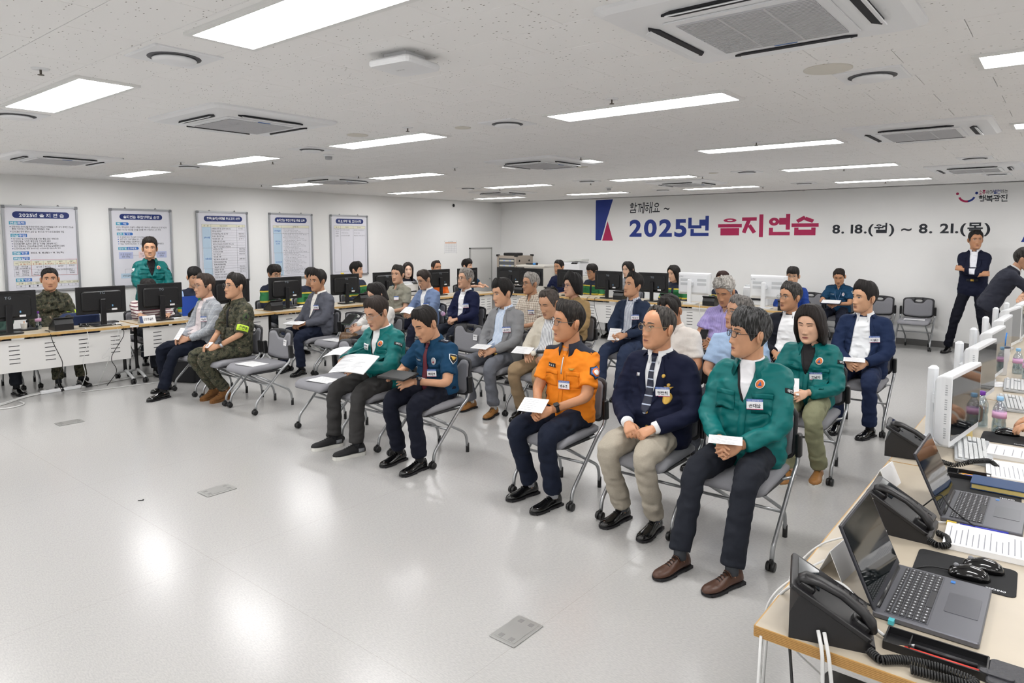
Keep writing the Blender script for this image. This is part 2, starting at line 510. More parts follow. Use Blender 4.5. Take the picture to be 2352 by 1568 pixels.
M_BLACKS = mat('black_satin', '#1b1b1d', 0.3)
M_GREYP = mat('grey_plastic', '#8d8e92', 0.45)
M_ALU = mat('aluminium', '#b5b6b8', 0.35, metal=.85)
M_PAPER = mat('paper_white', '#eeeeef', 0.8)
M_INK = mat('ink_dark', '#2b2b33', 0.8)
M_INKG = mat('ink_grey', '#77787f', 0.8)
M_NAVYINK = mat('navy_ink', '#10286e', 0.5)
M_CABLEW = mat('cable_white', '#d5d5d4', 0.5)
M_CABLEB = mat('cable_black', '#121213', 0.45)

mb = MB(); mb.box(((XL + XR) / 2, (YN + YB) / 2, -0.05), (XR - XL + .6, YB - YN + .6, .1)); floor = struct(mb.build('floor', m_floor()))
mb = MB(); mb.box((XL - .1, (YN + YB) / 2, CEIL / 2), (.2, YB - YN + .4, CEIL + .1)); struct(mb.build('wall_left', M_WALL))
mb = MB(); mb.box(((XL + XR) / 2, YB + .1, CEIL / 2), (XR - XL, .2, CEIL + .1)); struct(mb.build('wall_back', M_WALL))
mb = MB(); mb.box((XR + .1, (YN + YB) / 2, CEIL / 2), (.2, YB - YN + .4, CEIL + .1)); struct(mb.build('wall_right', M_WALL))
mb = MB(); mb.box(((XL + XR) / 2, YN - .1, CEIL / 2), (XR - XL, .2, CEIL + .1)); struct(mb.build('wall_near', M_WALL))
mb = MB(); mb.box((XL + .005, (YN + YB) / 2, .05), (.01, YB - YN, .1)); struct(mb.build('baseboard_left', M_BASE))
mb = MB(); mb.box(((XL + XR) / 2, YB - .005, .05), (XR - XL, .01, .1)); struct(mb.build('baseboard_back', M_BASE))

# lamps and cassettes on the ceiling grid
LX, LY = 1.2037, .2628
LAMPS = [(-7.557 + i * 2.3976 + LX / 2, 1.3785 + j * 2.3915 + LY / 2, i, j) for j in range(-2, 5) for i in range(-1, 5)]
ACS = [(x, y) for x in (-8.12, -4.52, -.92) for y in (2.6, 6.08, 9.72)]
mb = MB(); mb.box(((XL + XR) / 2, (YN + YB) / 2, CEIL + .065), (XR - XL + .4, YB - YN + .4, .1))
ceiling = struct(mb.build('ceiling', mat('ceiling_backing', '#8a8782', .9)))
# mineral tiles 0.3 x 0.6 laid in running bond; the nearest in view are single objects
tile_mb = MB()
tw, td, g = .6, .3, .0012
x, y = tw / 2 - g, td / 2 - g
tv = [(-x, -y, .002), (x, -y, .002), (x, y, .002), (-x, y, .002), (-x + .002, -y + .002, 0), (x - .002, -y + .002, 0), (x - .002, y - .002, 0), (-x + .002, y - .002, 0), (-x, -y, .012), (x, -y, .012), (x, y, .012), (-x, y, .012)]
tf = [(7, 6, 5, 4), (0, 4, 5, 1), (1, 5, 6, 2), (2, 6, 7, 3), (3, 7, 4, 0), (0, 1, 9, 8), (1, 2, 10, 9), (2, 3, 11, 10), (3, 0, 8, 11), (8, 9, 10, 11)]
tile_mb.add(tv, tf)
tile_me = tile_mb.mesh('ceiling_tile', M_TILE)
tiles = []
row = 0
yy = 3.42 + .15
rows = [(k, 3.42 + .15 + .3 * k) for k in range(-28, 32)]
for k, yy in rows:
    off = -.655 if k % 2 == 0 else -.955
    for i in range(-18, 10):
        xx = off + .6 * i + .3
        if XL - .3 < xx < XR + .3 and YN - .1 < yy < YB + .1:
            covered = any(abs(xx - a) < .17 and abs(yy - b) < .3 for a, b in ACS)
            if not covered: tiles.append((cam_dist((xx, yy, CEIL)) if in_view((xx, yy, CEIL), 1.05) else 1e3, xx, yy))
tiles.sort()
for d, xx, yy in tiles[:290]:
    o = bpy.data.objects.new('ceiling_tile', tile_me); COL.objects.link(o); o.parent = ceiling; o.location = (xx, yy, CEIL)
mb = MB()
for d, xx, yy in tiles[290:]:
    mb.add(tv, tf, 0, None, (min(xx, XR - .3), min(yy, YB - .15), CEIL))
o = mb.build('ceiling_tile_field', M_TILE, ceiling); o['kind'] = 'stuff'

# ------------------------------------------------------------ ceiling lamps
M_PANEL = mat('lamp_diffuser', '#ffffff', .5, emit='#fcfbfa', estr=PANEL_STRENGTH)
def lamp_proto():
    t = thing('ceiling_lamp', 'lamp', 'ceiling lamp')
    mb = MB()
    a, b, fw, z0, z1 = LX / 2, LY / 2, .026, -.012, .001
    for c, s in (((0, b + fw / 2, 0), (2 * a + 2 * fw, fw)), ((0, -b - fw / 2, 0), (2 * a + 2 * fw, fw)), ((a + fw / 2, 0, 0), (fw, 2 * b)), ((-a - fw / 2, 0, 0), (fw, 2 * b))):
        mb.box((c[0], c[1], (z0 + z1) / 2), (s[0], s[1], z1 - z0))
    mb.build('frame', M_WHITEM, t)
    mb = MB(); mb.add([(-a, -b, -.006), (a, -b, -.006), (a, b, -.006), (-a, b, -.006)], [(3, 2, 1, 0)]); mb.build('diffuser', M_PANEL, t)
    return t
lp = lamp_proto()
LAMP_LABEL = {(2, 0): 'large bright ceiling panel lamp at the top edge nearest the camera', (1, 0): 'bright ceiling panel lamp at the upper left above the round vent',
 (1, 1): 'ceiling panel lamp between the left cassette and the round access plate', (0, 1): 'ceiling panel lamp above the third poster', (-1, 1): 'ceiling panel lamp above the second poster near left wall',
 (-1, 2): 'small ceiling panel lamp above the fourth poster by the far left cassette', (0, 2): 'ceiling panel lamp above the man in khaki shirt', (-1, 3): 'thin ceiling panel lamp above the woman at the left desks',
 (2, 1): 'long bright ceiling panel lamp left of the right square vent', (1, 2): 'ceiling panel lamp just left of the middle cassette', (0, 3): 'thin ceiling panel lamp above the rack in the corner',
 (-1, 4): 'thinnest ceiling panel lamp, right at the corner of the room', (1, 3): 'ceiling panel lamp above the blue banner figure', (0, 4): 'thin ceiling panel lamp left above the banner handwriting',
 (2, 2): 'long ceiling panel lamp in front of the cassette on the right', (2, 3): 'long ceiling panel lamp above the banner dates', (1, 4): 'thin ceiling panel lamp touching the banner title from above',
 (2, 4): 'thin ceiling panel lamp closest to the back wall on the right', (3, 1): 'ceiling panel lamp cut by the right edge of the picture, larger one', (3, 2): 'ceiling panel lamp cut by the right edge, the smaller one below'}
for n, (lx, ly, i, j) in enumerate(LAMPS):
    place(lp, n == 0, (lx, ly, CEIL), 0, LAMP_LABEL.get((i, j), 'ceiling panel lamp outside the picture'), 'recessed ceiling panel lamps')

# ------------------------------------------------------------ cassette air conditioners
def ac_proto():
    t = thing('air_conditioner', 'ac', 'air conditioner')
    S = .465
    mb = MB()
    def ring(h, r, z, sg=4):
        p = []
        for cx, cy, a0 in ((h - r, h - r, 0), (r - h, h - r, PI / 2), (r - h, r - h, PI), (h - r, r - h, 1.5 * PI)):
            for q in range(sg + 1):
                an = a0 + q * PI / 2 / sg; p.append((cx + r * math.cos(an), cy + r * math.sin(an), z))
        return p
    mb.loft([ring(S, .05, .0), ring(S, .05, -.012), ring(S - .03, .04, -.026), ring(.29, .03, -.040)], cap=True)
    pan = mb.build('panel', M_WHITEP, t)
    for k in range(4):
        R = rotz(k * PI / 2)
        mb = MB()
        pts = [(-.24, -.345, 0), (-.2, -.36, 0), (.2, -.36, 0), (.24, -.345, 0), (.2, -.318, 0), (-.2, -.318, 0)]
        mb.prism([p[:2] for p in pts], -.043, -.030, 0, R)
        s = mb.build('air_slot', M_DARK, pan)
        mb = MB()
        mb.box((0, -.347, -.046), (.42, .034, .004), R @ rotx(.25) @ I3 if False else R)
        v = mb.v[0]
        mb.v[0] = (np.array([(q[0], q[1], q[2]) for q in v]))
        # shift flap outward in the rotated frame
        mb2 = MB(); mb2.box((0, 0, 0), (.43, .034, .004), rotx(.5)); vv = mb2.v[0] + np.array([0, -.352, -.044]); mb2.v[0] = vv @ R.T
        mb2.build('flap', M_WHITEP, pan)
    mb = MB(); mb.box((0, 0, -.044), (.54, .54, .006)); gf = mb.build('grille_frame', M_WHITEP, t)
    mb = MB()
    mb.box((0, 0, -.0475), (.47, .47, .002), mi=1)
    for k in range(33):
        mb.box((0, -.232 + k * .0145, -.0495), (.47, .0085, .005))
    for k in (-1, 1):
        mb.box((k * .08, 0, -.051), (.008, .47, .004))
    mb.build('grille', [mat('grille_grey', '#c3c3c6', .5), mat('grille_dark', '#7e7e83', .6)], gf)
    mb = MB(); mb.rbox((.0, -.252, -.048), (.09, .016, .004), .006); mb.build('badge', mat('badge_blue', '#2b5d9c', .4), gf)
    return t
ac = ac_proto()
ACL = {(-8.12, 2.6): 'ceiling cassette air conditioner at the far left edge above the first poster', (-4.52, 2.6): 'ceiling cassette air conditioner in the upper left, seen whole', (-.92, 2.6): 'large ceiling cassette air conditioner at the top right, nearest the camera',
 (-8.12, 6.08): 'ceiling cassette air conditioner above the last two posters, small', (-4.52, 6.08): 'ceiling cassette air conditioner at middle distance above the blue banner figure', (-.92, 6.08): 'ceiling cassette air conditioner on the right below the square vent',
 (-8.12, 9.72): 'small ceiling cassette air conditioner near the corner of the room', (-4.52, 9.72): 'small ceiling cassette air conditioner above the banner title', (-.92, 9.72): 'ceiling cassette air conditioner above the logo on the banner'}
for n, (x, y) in enumerate(ACS):
    place(ac, n == 0, (x, y, CEIL), PI if x > -2 else PI / 2, ACL[(x, y)], 'ceiling cassette air conditioners')

# ------------------------------------------------------------ square vents with round diffusers
def vent_proto():
    t = thing('ceiling_vent', 'vent', 'vent')
    mb = MB()
    def sq(h, z): return [(h, h, z), (-h, h, z), (-h, -h, z), (h, -h, z)]
    mb.loft([sq(.152, 0), sq(.152, -.006), sq(.145, -.009)]); mb.build('plate', M_WHITEP, t)
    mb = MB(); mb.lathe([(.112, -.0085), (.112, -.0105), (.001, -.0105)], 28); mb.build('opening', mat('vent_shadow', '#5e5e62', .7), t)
    mb = MB(); mb.lathe([(.085, -.012), (.093, -.018), (.09, -.024), (.06, -.031), (.001, -.034)], 28); mb.build('disc', M_WHITEP, t)
    return t
vp = vent_proto()
VENTS = [(-3.18, 1.5, 'square ceiling vent with round disc nearest the top left lamp'), (-5.5, 1.53, 'square ceiling vent cut by the left edge of the picture'), (-5.53, 3.85, 'square ceiling vent between the left cassette and its lamp'),
 (-3.18, 3.86, 'square ceiling vent in the middle of the ceiling, left of the long lamp'), (-7.95, 3.87, 'thin square ceiling vent above the second and third poster'), (-.82, 3.88, 'square ceiling vent with round disc under the top right cassette'),
 (-3.2, 8.6, 'small square vent above the pink banner letters'), (-5.54, 8.55, 'small square vent above the blue banner figure, left of the lamp'), (-5.56, 11.0, 'tiny square vent at the banner, beside the handwriting'), (-3.2, 10.97, 'tiny square vent right over the banner dates'),
 (-.82, 8.6, 'square vent on the right between two cassettes'), (-.8, 10.95, 'square vent hanging behind the cassette over the logo'), (-7.9, 8.55, 'small square vent above the notice paper near the corner')]
for n, (x, y, lb) in enumerate(VENTS):
    place(vp, n == 0, (x, y, CEIL), 0, lb, 'square ceiling vents')
# round access plates
def plate(name, x, y, r, lb, col):
    mb = MB(); mb.lathe([(r, 0), (r, -.004), (r - .006, -.006), (.001, -.006)], 28)
    tag(mb.build(name, col, None, loc=(x, y, CEIL)), lb, 'ceiling plate', 'round ceiling plates')
mp_ = mat('plate_cream', '#d9d5cb', .6)
plate('round_plate', -4.48, 3.55, .085, 'round ceiling plate just before the left middle lamp', mp_)
plate('round_plate', -3.57, 3.81, .06, 'small round ceiling plate beside the middle square vent', mp_)
plate('round_plate', -.96, 3.61, .11, 'large round cream ceiling plate next to the right square vent', mp_)
plate('round_plate', -4.49, 6.79, .085, 'round ceiling plate behind the middle cassette', mp_)
plate('round_plate', -3.6, 8.52, .06, 'small far round plate beside the vent over the pink letters', mp_)
def sprinkler():
    t = thing('sprinkler', 'sprinkler', 'sprinkler')
    mb = MB(); mb.lathe([(.04, 0), (.038, -.004), (.02, -.006), (.001, -.006)], 16); mb.build('rosette', M_WHITEP, t)
    mb = MB(); mb.tube([(0, 0, -.004), (0, 0, -.028)], .005, 6); mb.lathe([(.014, -.028), (.015, -.031), (.001, -.031)], 12); mb.build('deflector', mat('sprinkler_metal', '#6d675f', .4, metal=.8), t)
    return t
sp = sprinkler()
for n, (x, y, w_) in enumerate([(-3.92, 1.2, 'left of the top left vent'), (-3.89, 3.55, 'right before the left middle lamp'), (-2.15, 3.58, 'above the long middle lamp'), (-6.75, 4.2, 'beside the lamp over the third poster'), (-9.9, 5.95, 'high over the third poster by the left wall'),
    (-5.7, 5.94, 'between the khaki man\'s lamp and the middle lamp'), (-3.93, 5.95, 'left of the middle cassette'), (-2.15, 5.98, 'above the long lamp before the right cassette'), (-7.58, 3.6, 'beside the lamp over the second poster'), (-7.48, 5.93, 'by the cassette over the last posters'),
    (-7.58, 9.0, 'under the lamp above the rack'), (-3.92, 8.91, 'right of the lamp over the blue figure'), (-3.94, 11.31, 'at the right end of the lamp touching the banner'), (-2.16, 8.96, 'under the lamp over the banner dates'), (-2.17, 11.38, 'at the lamp closest to the back wall'), (-5.71, 8.92, 'below the far vent over the blue figure')]):
    place(sp, n == 0, (x, y, CEIL), 0, 'small metal sprinkler head ' + w_, 'ceiling sprinklers')
def detector(x, y, lb):
    t = thing('smoke_detector', lb, 'detector', (x, y, CEIL), 0, 'ceiling detectors')
    mb = MB(); mb.lathe([(.055, 0), (.055, -.012), (.045, -.02), (.001, -.02)], 18); mb.build('base', M_WHITEP, t)
    mb = MB(); mb.lathe([(.034, -.02), (.034, -.045), (.028, -.05), (.001, -.05)], 16); mb.build('sensor', mat('sensor_grey', '#a9a9ac', .5), t)
detector(-5.77, 4.21, 'white smoke detector beside the left vent and lamp'); detector(-5.98, 9.9, 'far smoke detector near the banner handwriting')
# wireless access point
t = thing('access_point', 'white square wireless access point hanging under the ceiling with blue cable', 'access point', (-2.37, 2.15, CEIL), .12)
mb = MB(); mb.rbox((0, 0, -.045), (.24, .24, .03), .03, ch=.008); mb.build('case', M_WHITEP, t)
mb = MB(); mb.box((0, 0, -.015), (.13, .13, .03)); mb.build('bracket', M_WHITEP, t)
mb = MB(); mb.tube([(-.05, .05, 0), (-.075, .07, -.008), (-.095, .08, -.02), (-.08, .06, -.03)], .006, 8); mb.build('cable', mat('cable_blue', '#2f7bb5', .4), t)
mb = MB(); put_text(mb, 'iptime', -.05, -.01, .016, None, 0, np.diag([1.0, -1, -1]), (0, 0, -.0605)); mb.build('logo', M_GREYP, t)
# ------------------------------------------------------------ floor boxes
def floor_box(x, y, w_, d_, lb):
    t = thing('floor_box', lb, 'floor box', (x, y, 0), 0, 'metal floor boxes')
    m1 = mat('floorbox_zinc', '#a9a9a7', .38, metal=.6)
    mb = MB(); mb.rbox((0, 0, .003), (w_, d_, .006), .004, ch=.002); mb.build('rim', m1, t)
    mb = MB(); mb.rbox((0, 0, .0066), (w_ * .8, d_ * .84, .002), .002, ch=.0005); mb.build('lid', m1, t)
    for sx in (-1, 1):
        mb = MB(); mb.box((sx * w_ * .2, -d_ * .33, .0078), (w_ * .16, d_ * .12, .001)); mb.build('cable_flap', mat('floorbox_flap', '#8f8f8d', .5, metal=.5), t)
        mb = MB(); mb.box((sx * w_ * .2, d_ * .33, .0078), (w_ * .16, d_ * .12, .001)); mb.build('cable_flap', MATS['floorbox_flap'], t)
floor_box(-1.86, 2.32, .145, .215, 'metal floor box nearest the camera on the open floor')
floor_box(-4.575, 2.34, .145, .215, 'metal floor box left of the grey empty chairs on the open floor')
floor_box(-7.38, 2.34, .145, .215, 'metal floor box farthest left by the white cables')
floor_box(-1.96, 11.15, .145, .215, 'distant metal floor box near the back wall chairs')
mb = MB(); mb.box((0, 0, .002), (.035, .006, .004)); mb.box((.012, .008, .002), (.008, .016, .004)); tag(mb.build('paper_clip', M_DARK, loc=(-4.8, 1.92, 0), rz=.9), 'tiny dark scrap lying on the open floor', 'scrap')
# ============================================================ CHAIRS
M_SEAT = mat('chair_cloth', '#8c8c91', .9, spec=.2, noise=.06, nscale=350, bump=.1, bscale=500)
M_BACKP = mat('chair_shell', '#2c2c2f', .5)
M_TUBE = mat('chair_tube', '#a9abad', .32, metal=.75)
def smooth_path(pts, r=.04, k=4):
    """round the inner corners of a polyline"""
    pts = [np.asarray(p, float) for p in pts]
    out = [pts[0]]
    for a, b, c in zip(pts[:-2], pts[1:-1], pts[2:]):
        u1 = (a - b); l1 = np.linalg.norm(u1); u1 /= l1
        u2 = (c - b); l2 = np.linalg.norm(u2); u2 /= l2
        d = min(r, l1 * .45, l2 * .45)
        p0, p2 = b + u1 * d, b + u2 * d
        for q in range(k + 1):
            s = q / k
            out.append((1 - s) ** 2 * p0 + 2 * s * (1 - s) * b + s * s * p2)
    out.append(pts[-1])
    return out
def chair_proto(sticker=True):
    t = thing('nesting_chair', 'chair', 'chair')
    # seat pad
    mb = MB()
    def ring(w0, w1, y0, y1, z, r=.05):
        p = []
        for cx, cy, a0, ww in ((1, 1, 0, w1), (-1, 1, PI / 2, w1), (-1, -1, PI, w0), (1, -1, 1.5 * PI, w0)):
            for q in range(5):
                an = a0 + q * PI / 8
                p.append((cx * (ww - r) + r * math.cos(an), (y1 - r if cy > 0 else y0 + r) + r * math.sin(an), z))
        return p
    def zs(ring_, dz):
        return [(x, y, z + dz * 0 - .035 * max(0, (-y - .2) / .1) ** 2 + .012 * (x / .22) ** 2) for x, y, z in ring_]
    rings = [zs(ring(.205, .19, -.275, .17, .412), 0), zs(ring(.222, .207, -.30, .185, .43), 0), zs(ring(.222, .207, -.30, .185, .452), 0), zs(ring(.205, .19, -.28, .17, .468), 0), zs(ring(.12, .11, -.2, .1, .468, .04), 0)]
    mb.loft(rings, smooth=True); mb.build('seat', M_SEAT, t)
    mb = MB(); mb.rbox((0, -.06, .405), (.40, .42, .02), .05); mb.build('seat_pan', M_BACKP, t)
    # backrest: plastic shell with handle hole and cloth pad, curved
    def bk(x, z, off):
        y = .185 + .10 * (z - .5) + .055 * (1 - (x / .235) ** 2) * .6 + off
        return (x, y, z)
    def panel(outline, o0, o1, mbx, mi=0):
        n = len(outline)
        v = [bk(x, z, o0) for x, z in outline] + [bk(x, z, o1) for x, z in outline]
        return v, n
    W = .222
    def grid_panel(mbx, x0, x1, zlo, zhi, o0, o1, nx=12, nz=8, mi=0):
        v = []
        for o in (o0, o1):
            for j in range(nz + 1):
                for i in range(nx + 1):
                    xx = x0 + (x1 - x0) * i / nx; lo, hi = zlo(xx), zhi(xx)
                    v.append(bk(xx, lo + (hi - lo) * j / nz, o))
        N = (nx + 1) * (nz + 1); f = []
        for j in range(nz):
            for i in range(nx):
                a = j * (nx + 1) + i; b_, c_, d_ = a + 1, a + nx + 2, a + nx + 1
                f.append((a, b_, c_, d_)); f.append((N + a, N + d_, N + c_, N + b_))
        for i in range(nx):
            f.append((i, N + i, N + i + 1, i + 1)); q = nz * (nx + 1) + i; f.append((q, q + 1, N + q + 1, N + q))
        for j in range(nz):
            a = j * (nx + 1); f.append((a, a + nx + 1, N + a + nx + 1, N + a)); a += nx; f.append((a, N + a, N + a + nx + 1, a + nx + 1))
        mbx.add(v, f, mi, smooth=True)
    top = lambda x: .80 - .018 * (x / W) ** 2 - .02 * max(0, (abs(x) - .19) / .03) ** 2
    bot = lambda x: .475 + .02 * (x / W) ** 2 + .03 * max(0, (abs(x) - .18) / .04) ** 2
    # shell: rim left, rim right, lower part, and bars around the grip hole
    mb = MB()
    grid_panel(mb, -W, -.055, bot, top, .0, .016, 8, 8); grid_panel(mb, .055, W, bot, top, .0, .016, 8, 8)
    grid_panel(mb, -.055, .055, bot, lambda x: .725 - .022 * math.sqrt(max(0, 1 - (x / .055) ** 2)) + .022, .0, .016, 8, 8)
    grid_panel(mb, -.055, .055, lambda x: .747 + .018 * math.sqrt(max(0, 1 - (x / .055) ** 2)), top, .0, .016, 8, 2)
    mb.build('backrest', M_BACKP, t)
    mb = MB()
    ptop = lambda x: .778 - .012 * (x / .2) ** 2 - .075 * (1 / (1 + math.exp((abs(x) - .085) / .012))) - .025 * max(0, (abs(x) - .17) / .03) ** 2
    pbot = lambda x: .49 + .018 * (x / .2) ** 2 + .02 * max(0, (abs(x) - .16) / .04) ** 2
    grid_panel(mb, -.2, .2, pbot, ptop, -.012, .002, 20, 8); bp_ = mb.build('back_pad', M_SEAT, t)
    for s in (-1, 1):
        X = s * .243
        mb = MB()
        path = smooth_path([(X, .178, .63), (X, .175, .49), (X, .085, .43), (X, -.225, .12), (X, -.235, .045)], .07, 5)
        mb.tube(path, .0125, 8); mb.build('front_leg', M_TUBE, t)
        mb = MB(); mb.rbox((X, .18, .585), (.032, .05, .14), .012, rotx(.06)); mb.build('back_bracket', M_BLACKP, t)
        mb = MB(); mb.tube(smooth_path([(s * .17, -.235, .41), (s * .168, .215, .165), (s * .165, .235, .03)], .06, 5), .011, 8); mb.build('rear_leg', M_TUBE, t)
        mb = MB(); mb.tube([(s * .165, .235, .0), (s * .165, .235, .075)], .0145, 8); mb.build('foot_tip', M_BLACKP, t)
        mb = MB()
        for q in (-1, 1):
            mb.lathe([(.004, -.010), (.024, -.010), (.0265, -.006), (.0265, .006), (.024, .010), (.004, .010)], 14, 0, roty(PI / 2), (X + q * .013, -.245, .0265))
        o = mb.build('castor', M_BLACKP, t)
        mb = MB(); mb.rbox((X, -.24, .05), (.02, .036, .03), .008); mb.build('castor_fork', M_BLACKP, o)
        mb = MB(); mb.tube([(s * .245, .08, .425), (s * .17, .04, .405)], .009, 6); mb.build('seat_arm', M_TUBE, t)
    mb = MB(); mb.tube([(-.235, -.07, .27), (.235, -.07, .27)], .009, 6); mb.build('cross_bar', M_TUBE, t)
    if sticker:
        mb = MB(); M = np.array([[1.0, 0, 0], [0, .1, -1], [0, 1, .1]])
        mb.box((0, 0, 0), (.075, .062, .001), M, 0); put_text(mb, '예비용', -.028, .004, .014, .056, 1, M, (0, -.001, 0), z=.0012, bold=.02); put_text(mb, '광진구청', -.022, -.016, .01, .044, 2, M, (0, -.001, 0), z=.0012)
        o = mb.build('seat_sticker', [M_PAPER, M_INK, M_INKG], bp_); o.location = (.115, .196, .665); o.rotation_euler = (0, 0, -.18)
    return t
CH = chair_proto(True)
CH0 = chair_proto(False)
_cn = {'s': 0, 'p': 0}
def chair(x, y, rz, label, group, sticker=False):
    k = 's' if sticker else 'p'
    p = CH if sticker else CH0
    o = place(p, _cn[k] == 0, (x, y, 0), rz, label, group)
    _cn[k] += 1
    return o
ROW = {1: 3.86, 2: 5.41, 3: 6.96}
GA = 'grey nesting chairs of the audience'

# ============================================================ FOLDING TABLES with slotted modesty panels
M_TOP = mat('table_top_laminate', '#cbbfa9', .35, noise=.03, nscale=12)
M_EDGE = mat('table_edge_wood', '#c9a468', .5, noise=.10, nscale=30)
M_MODE = mat('modesty_panel', '#dedddb', .45)
M_LEGW = mat('table_leg_white', '#cfd0d1', .35, metal=.2)
def table(x, y, rz, L, label, slots=True, group=None, D=.6):
    """origin at the middle of the front edge (the side with the panel), top toward +y"""
    t = thing('folding_table', label, 'table', (x, y, 0), rz, group)
    mb = MB(); mb.box((0, D / 2, .705), (L, D - .004, .028)); tp = mb.build('table_top', M_TOP, t)
    mb = MB(); mb.box((0, -.0012, .705), (L, .0032, .029)); mb.box((0, D + .0, .705), (L, .003, .029)); mb.box((L / 2 + .001, D / 2, .705), (.003, D, .029)); mb.box((-L / 2 - .001, D / 2, .705), (.003, D, .029)); mb.build('edge_band', M_EDGE, tp)
    # panel built around its slots
    if slots:
        PW, zt, zb = L - .12, .665, .315
        cols = 5; sw = .10; pitch = PW / cols
        zsl = [zt - .065 - .047 * k for k in range(5)]
        mb = MB()
        def bar(x0, x1, z0, z1): mb.box(((x0 + x1) / 2, .05, (z0 + z1) / 2), (x1 - x0, .008, z1 - z0))
        edges = [-PW / 2]
        for k in range(cols):
            c = -PW / 2 + pitch * (k + .5); edges += [c - sw / 2, c + sw / 2]
        edges.append(PW / 2)
        for k in range(0, len(edges), 2): bar(edges[k], edges[k + 1], zb, zt)
        for k in range(1, len(edges) - 1, 2):
            zz = [zt] + [q for z in zsl for q in (z + .0045, z - .0045)] + [zb]
            for q in range(0, len(zz), 2): bar(edges[k], edges[k + 1], zz[q + 1], zz[q])
        mp = mb.build('modesty_panel', M_MODE, t)
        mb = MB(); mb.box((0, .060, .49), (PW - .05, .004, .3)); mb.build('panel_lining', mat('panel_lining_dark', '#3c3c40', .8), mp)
    for s in (-1, 1):
        xx = s * (L / 2 - .055)
        mb = MB(); mb.tube(smooth_path([(xx, .28, .69), (xx, .28, .30), (xx, .27, .13)], .05), (.02), 8); mb.build('leg', M_BLACKP if slots else M_LEGW, t)
        mb = MB(); mb.tube(smooth_path([(xx, .02, .062), (xx, .08, .09), (xx, .27, .14), (xx, .46, .09), (xx, .53, .062)], .05), .018, 8); mb.build('foot_bar', M_LEGW, t)
        for yy in (.02, .53):
            mb = MB()
            for q in (-1, 1): mb.lathe([(.005, -.011), (.026, -.011), (.03, -.006), (.03, .006), (.026, .011), (.005, .011)], 14, 0, roty(PI / 2), (xx + q * .014, yy, .03))
            mb.rbox((xx, yy, .055), (.022, .04, .03), .008); mb.build('castor', M_BLACKP, t)
    return t
GT = 'white folding tables with slotted panels'
# left row: front edge faces the audience (+x); table runs along y
def tl(k, y0, y1, label):
    xa = -8.76 + (y0 - 2.17) * .038; xb = -8.76 + (y1 - 2.17) * .038
    a = math.atan2(xb - xa, y1 - y0)
    table((xa + xb) / 2, (y0 + y1) / 2, PI / 2 - a, y1 - y0 - .006, label, True, GT)
tl(0, 1.74, 3.53, 'slotted white folding table at the left edge of the picture')
tl(1, 3.55, 5.33, 'slotted white folding table behind the two seated men at the left')
tl(2, 5.36, 7.15, 'slotted white folding table behind the man in the charcoal blazer')
tl(3, 7.17, 8.95, 'slotted white folding table behind the blue and navy blazers')
tl(4, 8.97, 9.93, 'short slotted white folding table in the corner of the desk rows')
for k, (xa, xb, lb) in enumerate([(-8.75, -6.62, 'slotted white folding table behind the plaid shirt, before the cabinet'), (-6.6, -4.82, 'slotted white folding table behind the dark blue suit'), (-4.8, -3.02, 'slotted white folding table carrying the two white computers')]):
    table((xa + xb) / 2, 9.98, 0, xb - xa, lb, True, GT)
# right row in the foreground: light wooden top, edge at x = -0.62, running along y
M_BIRCH = mat('birch_top', '#bdb2a0', .32, noise=.04, nscale=6)
def tr(y0, y1, label):
    t = thing('desk_table', label, 'table', (-.62, (y0 + y1) / 2, 0), 0, 'pale wooden tables of the right desk row')
    L = y1 - y0 - .006; D = .75
    mb = MB(); mb.box((D / 2, 0, .706), (D - .004, L, .03)); tp = mb.build('table_top', M_BIRCH, t)
    mb = MB()
    me_ = mat('plywood_edge', '#c39a5e', .5)
    mb.box((0, 0, .7055), (.004, L, .0305)); mb.box((D, 0, .7055), (.004, L, .0305)); mb.box((D / 2, L / 2, .7055), (D, .004, .0305)); mb.box((D / 2, -L / 2, .7055), (D, .004, .0305))
    eb = mb.build('edge_band', me_, tp)
    for k in range(6):
        mb = MB(); z = .694 + k * .0046
        mb.box((D / 2, -L / 2 - .0025, z), (D, .001, .0016)); mb.box((-.0025, 0, z), (.001, L, .0016)); mb.build('ply_layer', mat('plywood_dark', '#a37a42', .6), tp)
    for s in (-1, 1):
        yy = s * (L / 2 - .1)
        mb = MB(); mb.tube([(.33, yy, .69), (.33, yy, .12)], .022, 8); mb.build('leg', M_BLACKP, t)
        mb = MB(); mb.tube(smooth_path([(.12, yy, .06), (.2, yy, .09), (.33, yy, .13), (.5, yy, .09), (.6, yy, .06)], .05), .018, 8); mb.build('foot_bar', M_LEGW, t)
        for xx in (.12, .6):
            mb = MB()
            for q in (-1, 1): mb.lathe([(.005, -.011), (.026, -.011), (.03, -.006), (.03, .006), (.026, .011), (.005, .011)], 12, 0, rotx(PI / 2), (xx, yy + q * .014, .03))
            mb.rbox((xx, yy, .055), (.04, .022, .03), .008); mb.build('castor', M_BLACKP, t)
    return t
tr(1.815, 3.60, 'pale wooden table nearest the camera with two laptops')
tr(3.605, 5.39, 'pale wooden table with the nearest white computers and water bottles')
tr(5.395, 7.18, 'pale wooden table with the white tumbler')
tr(7.185, 8.97, 'farthest pale wooden table of the right row')

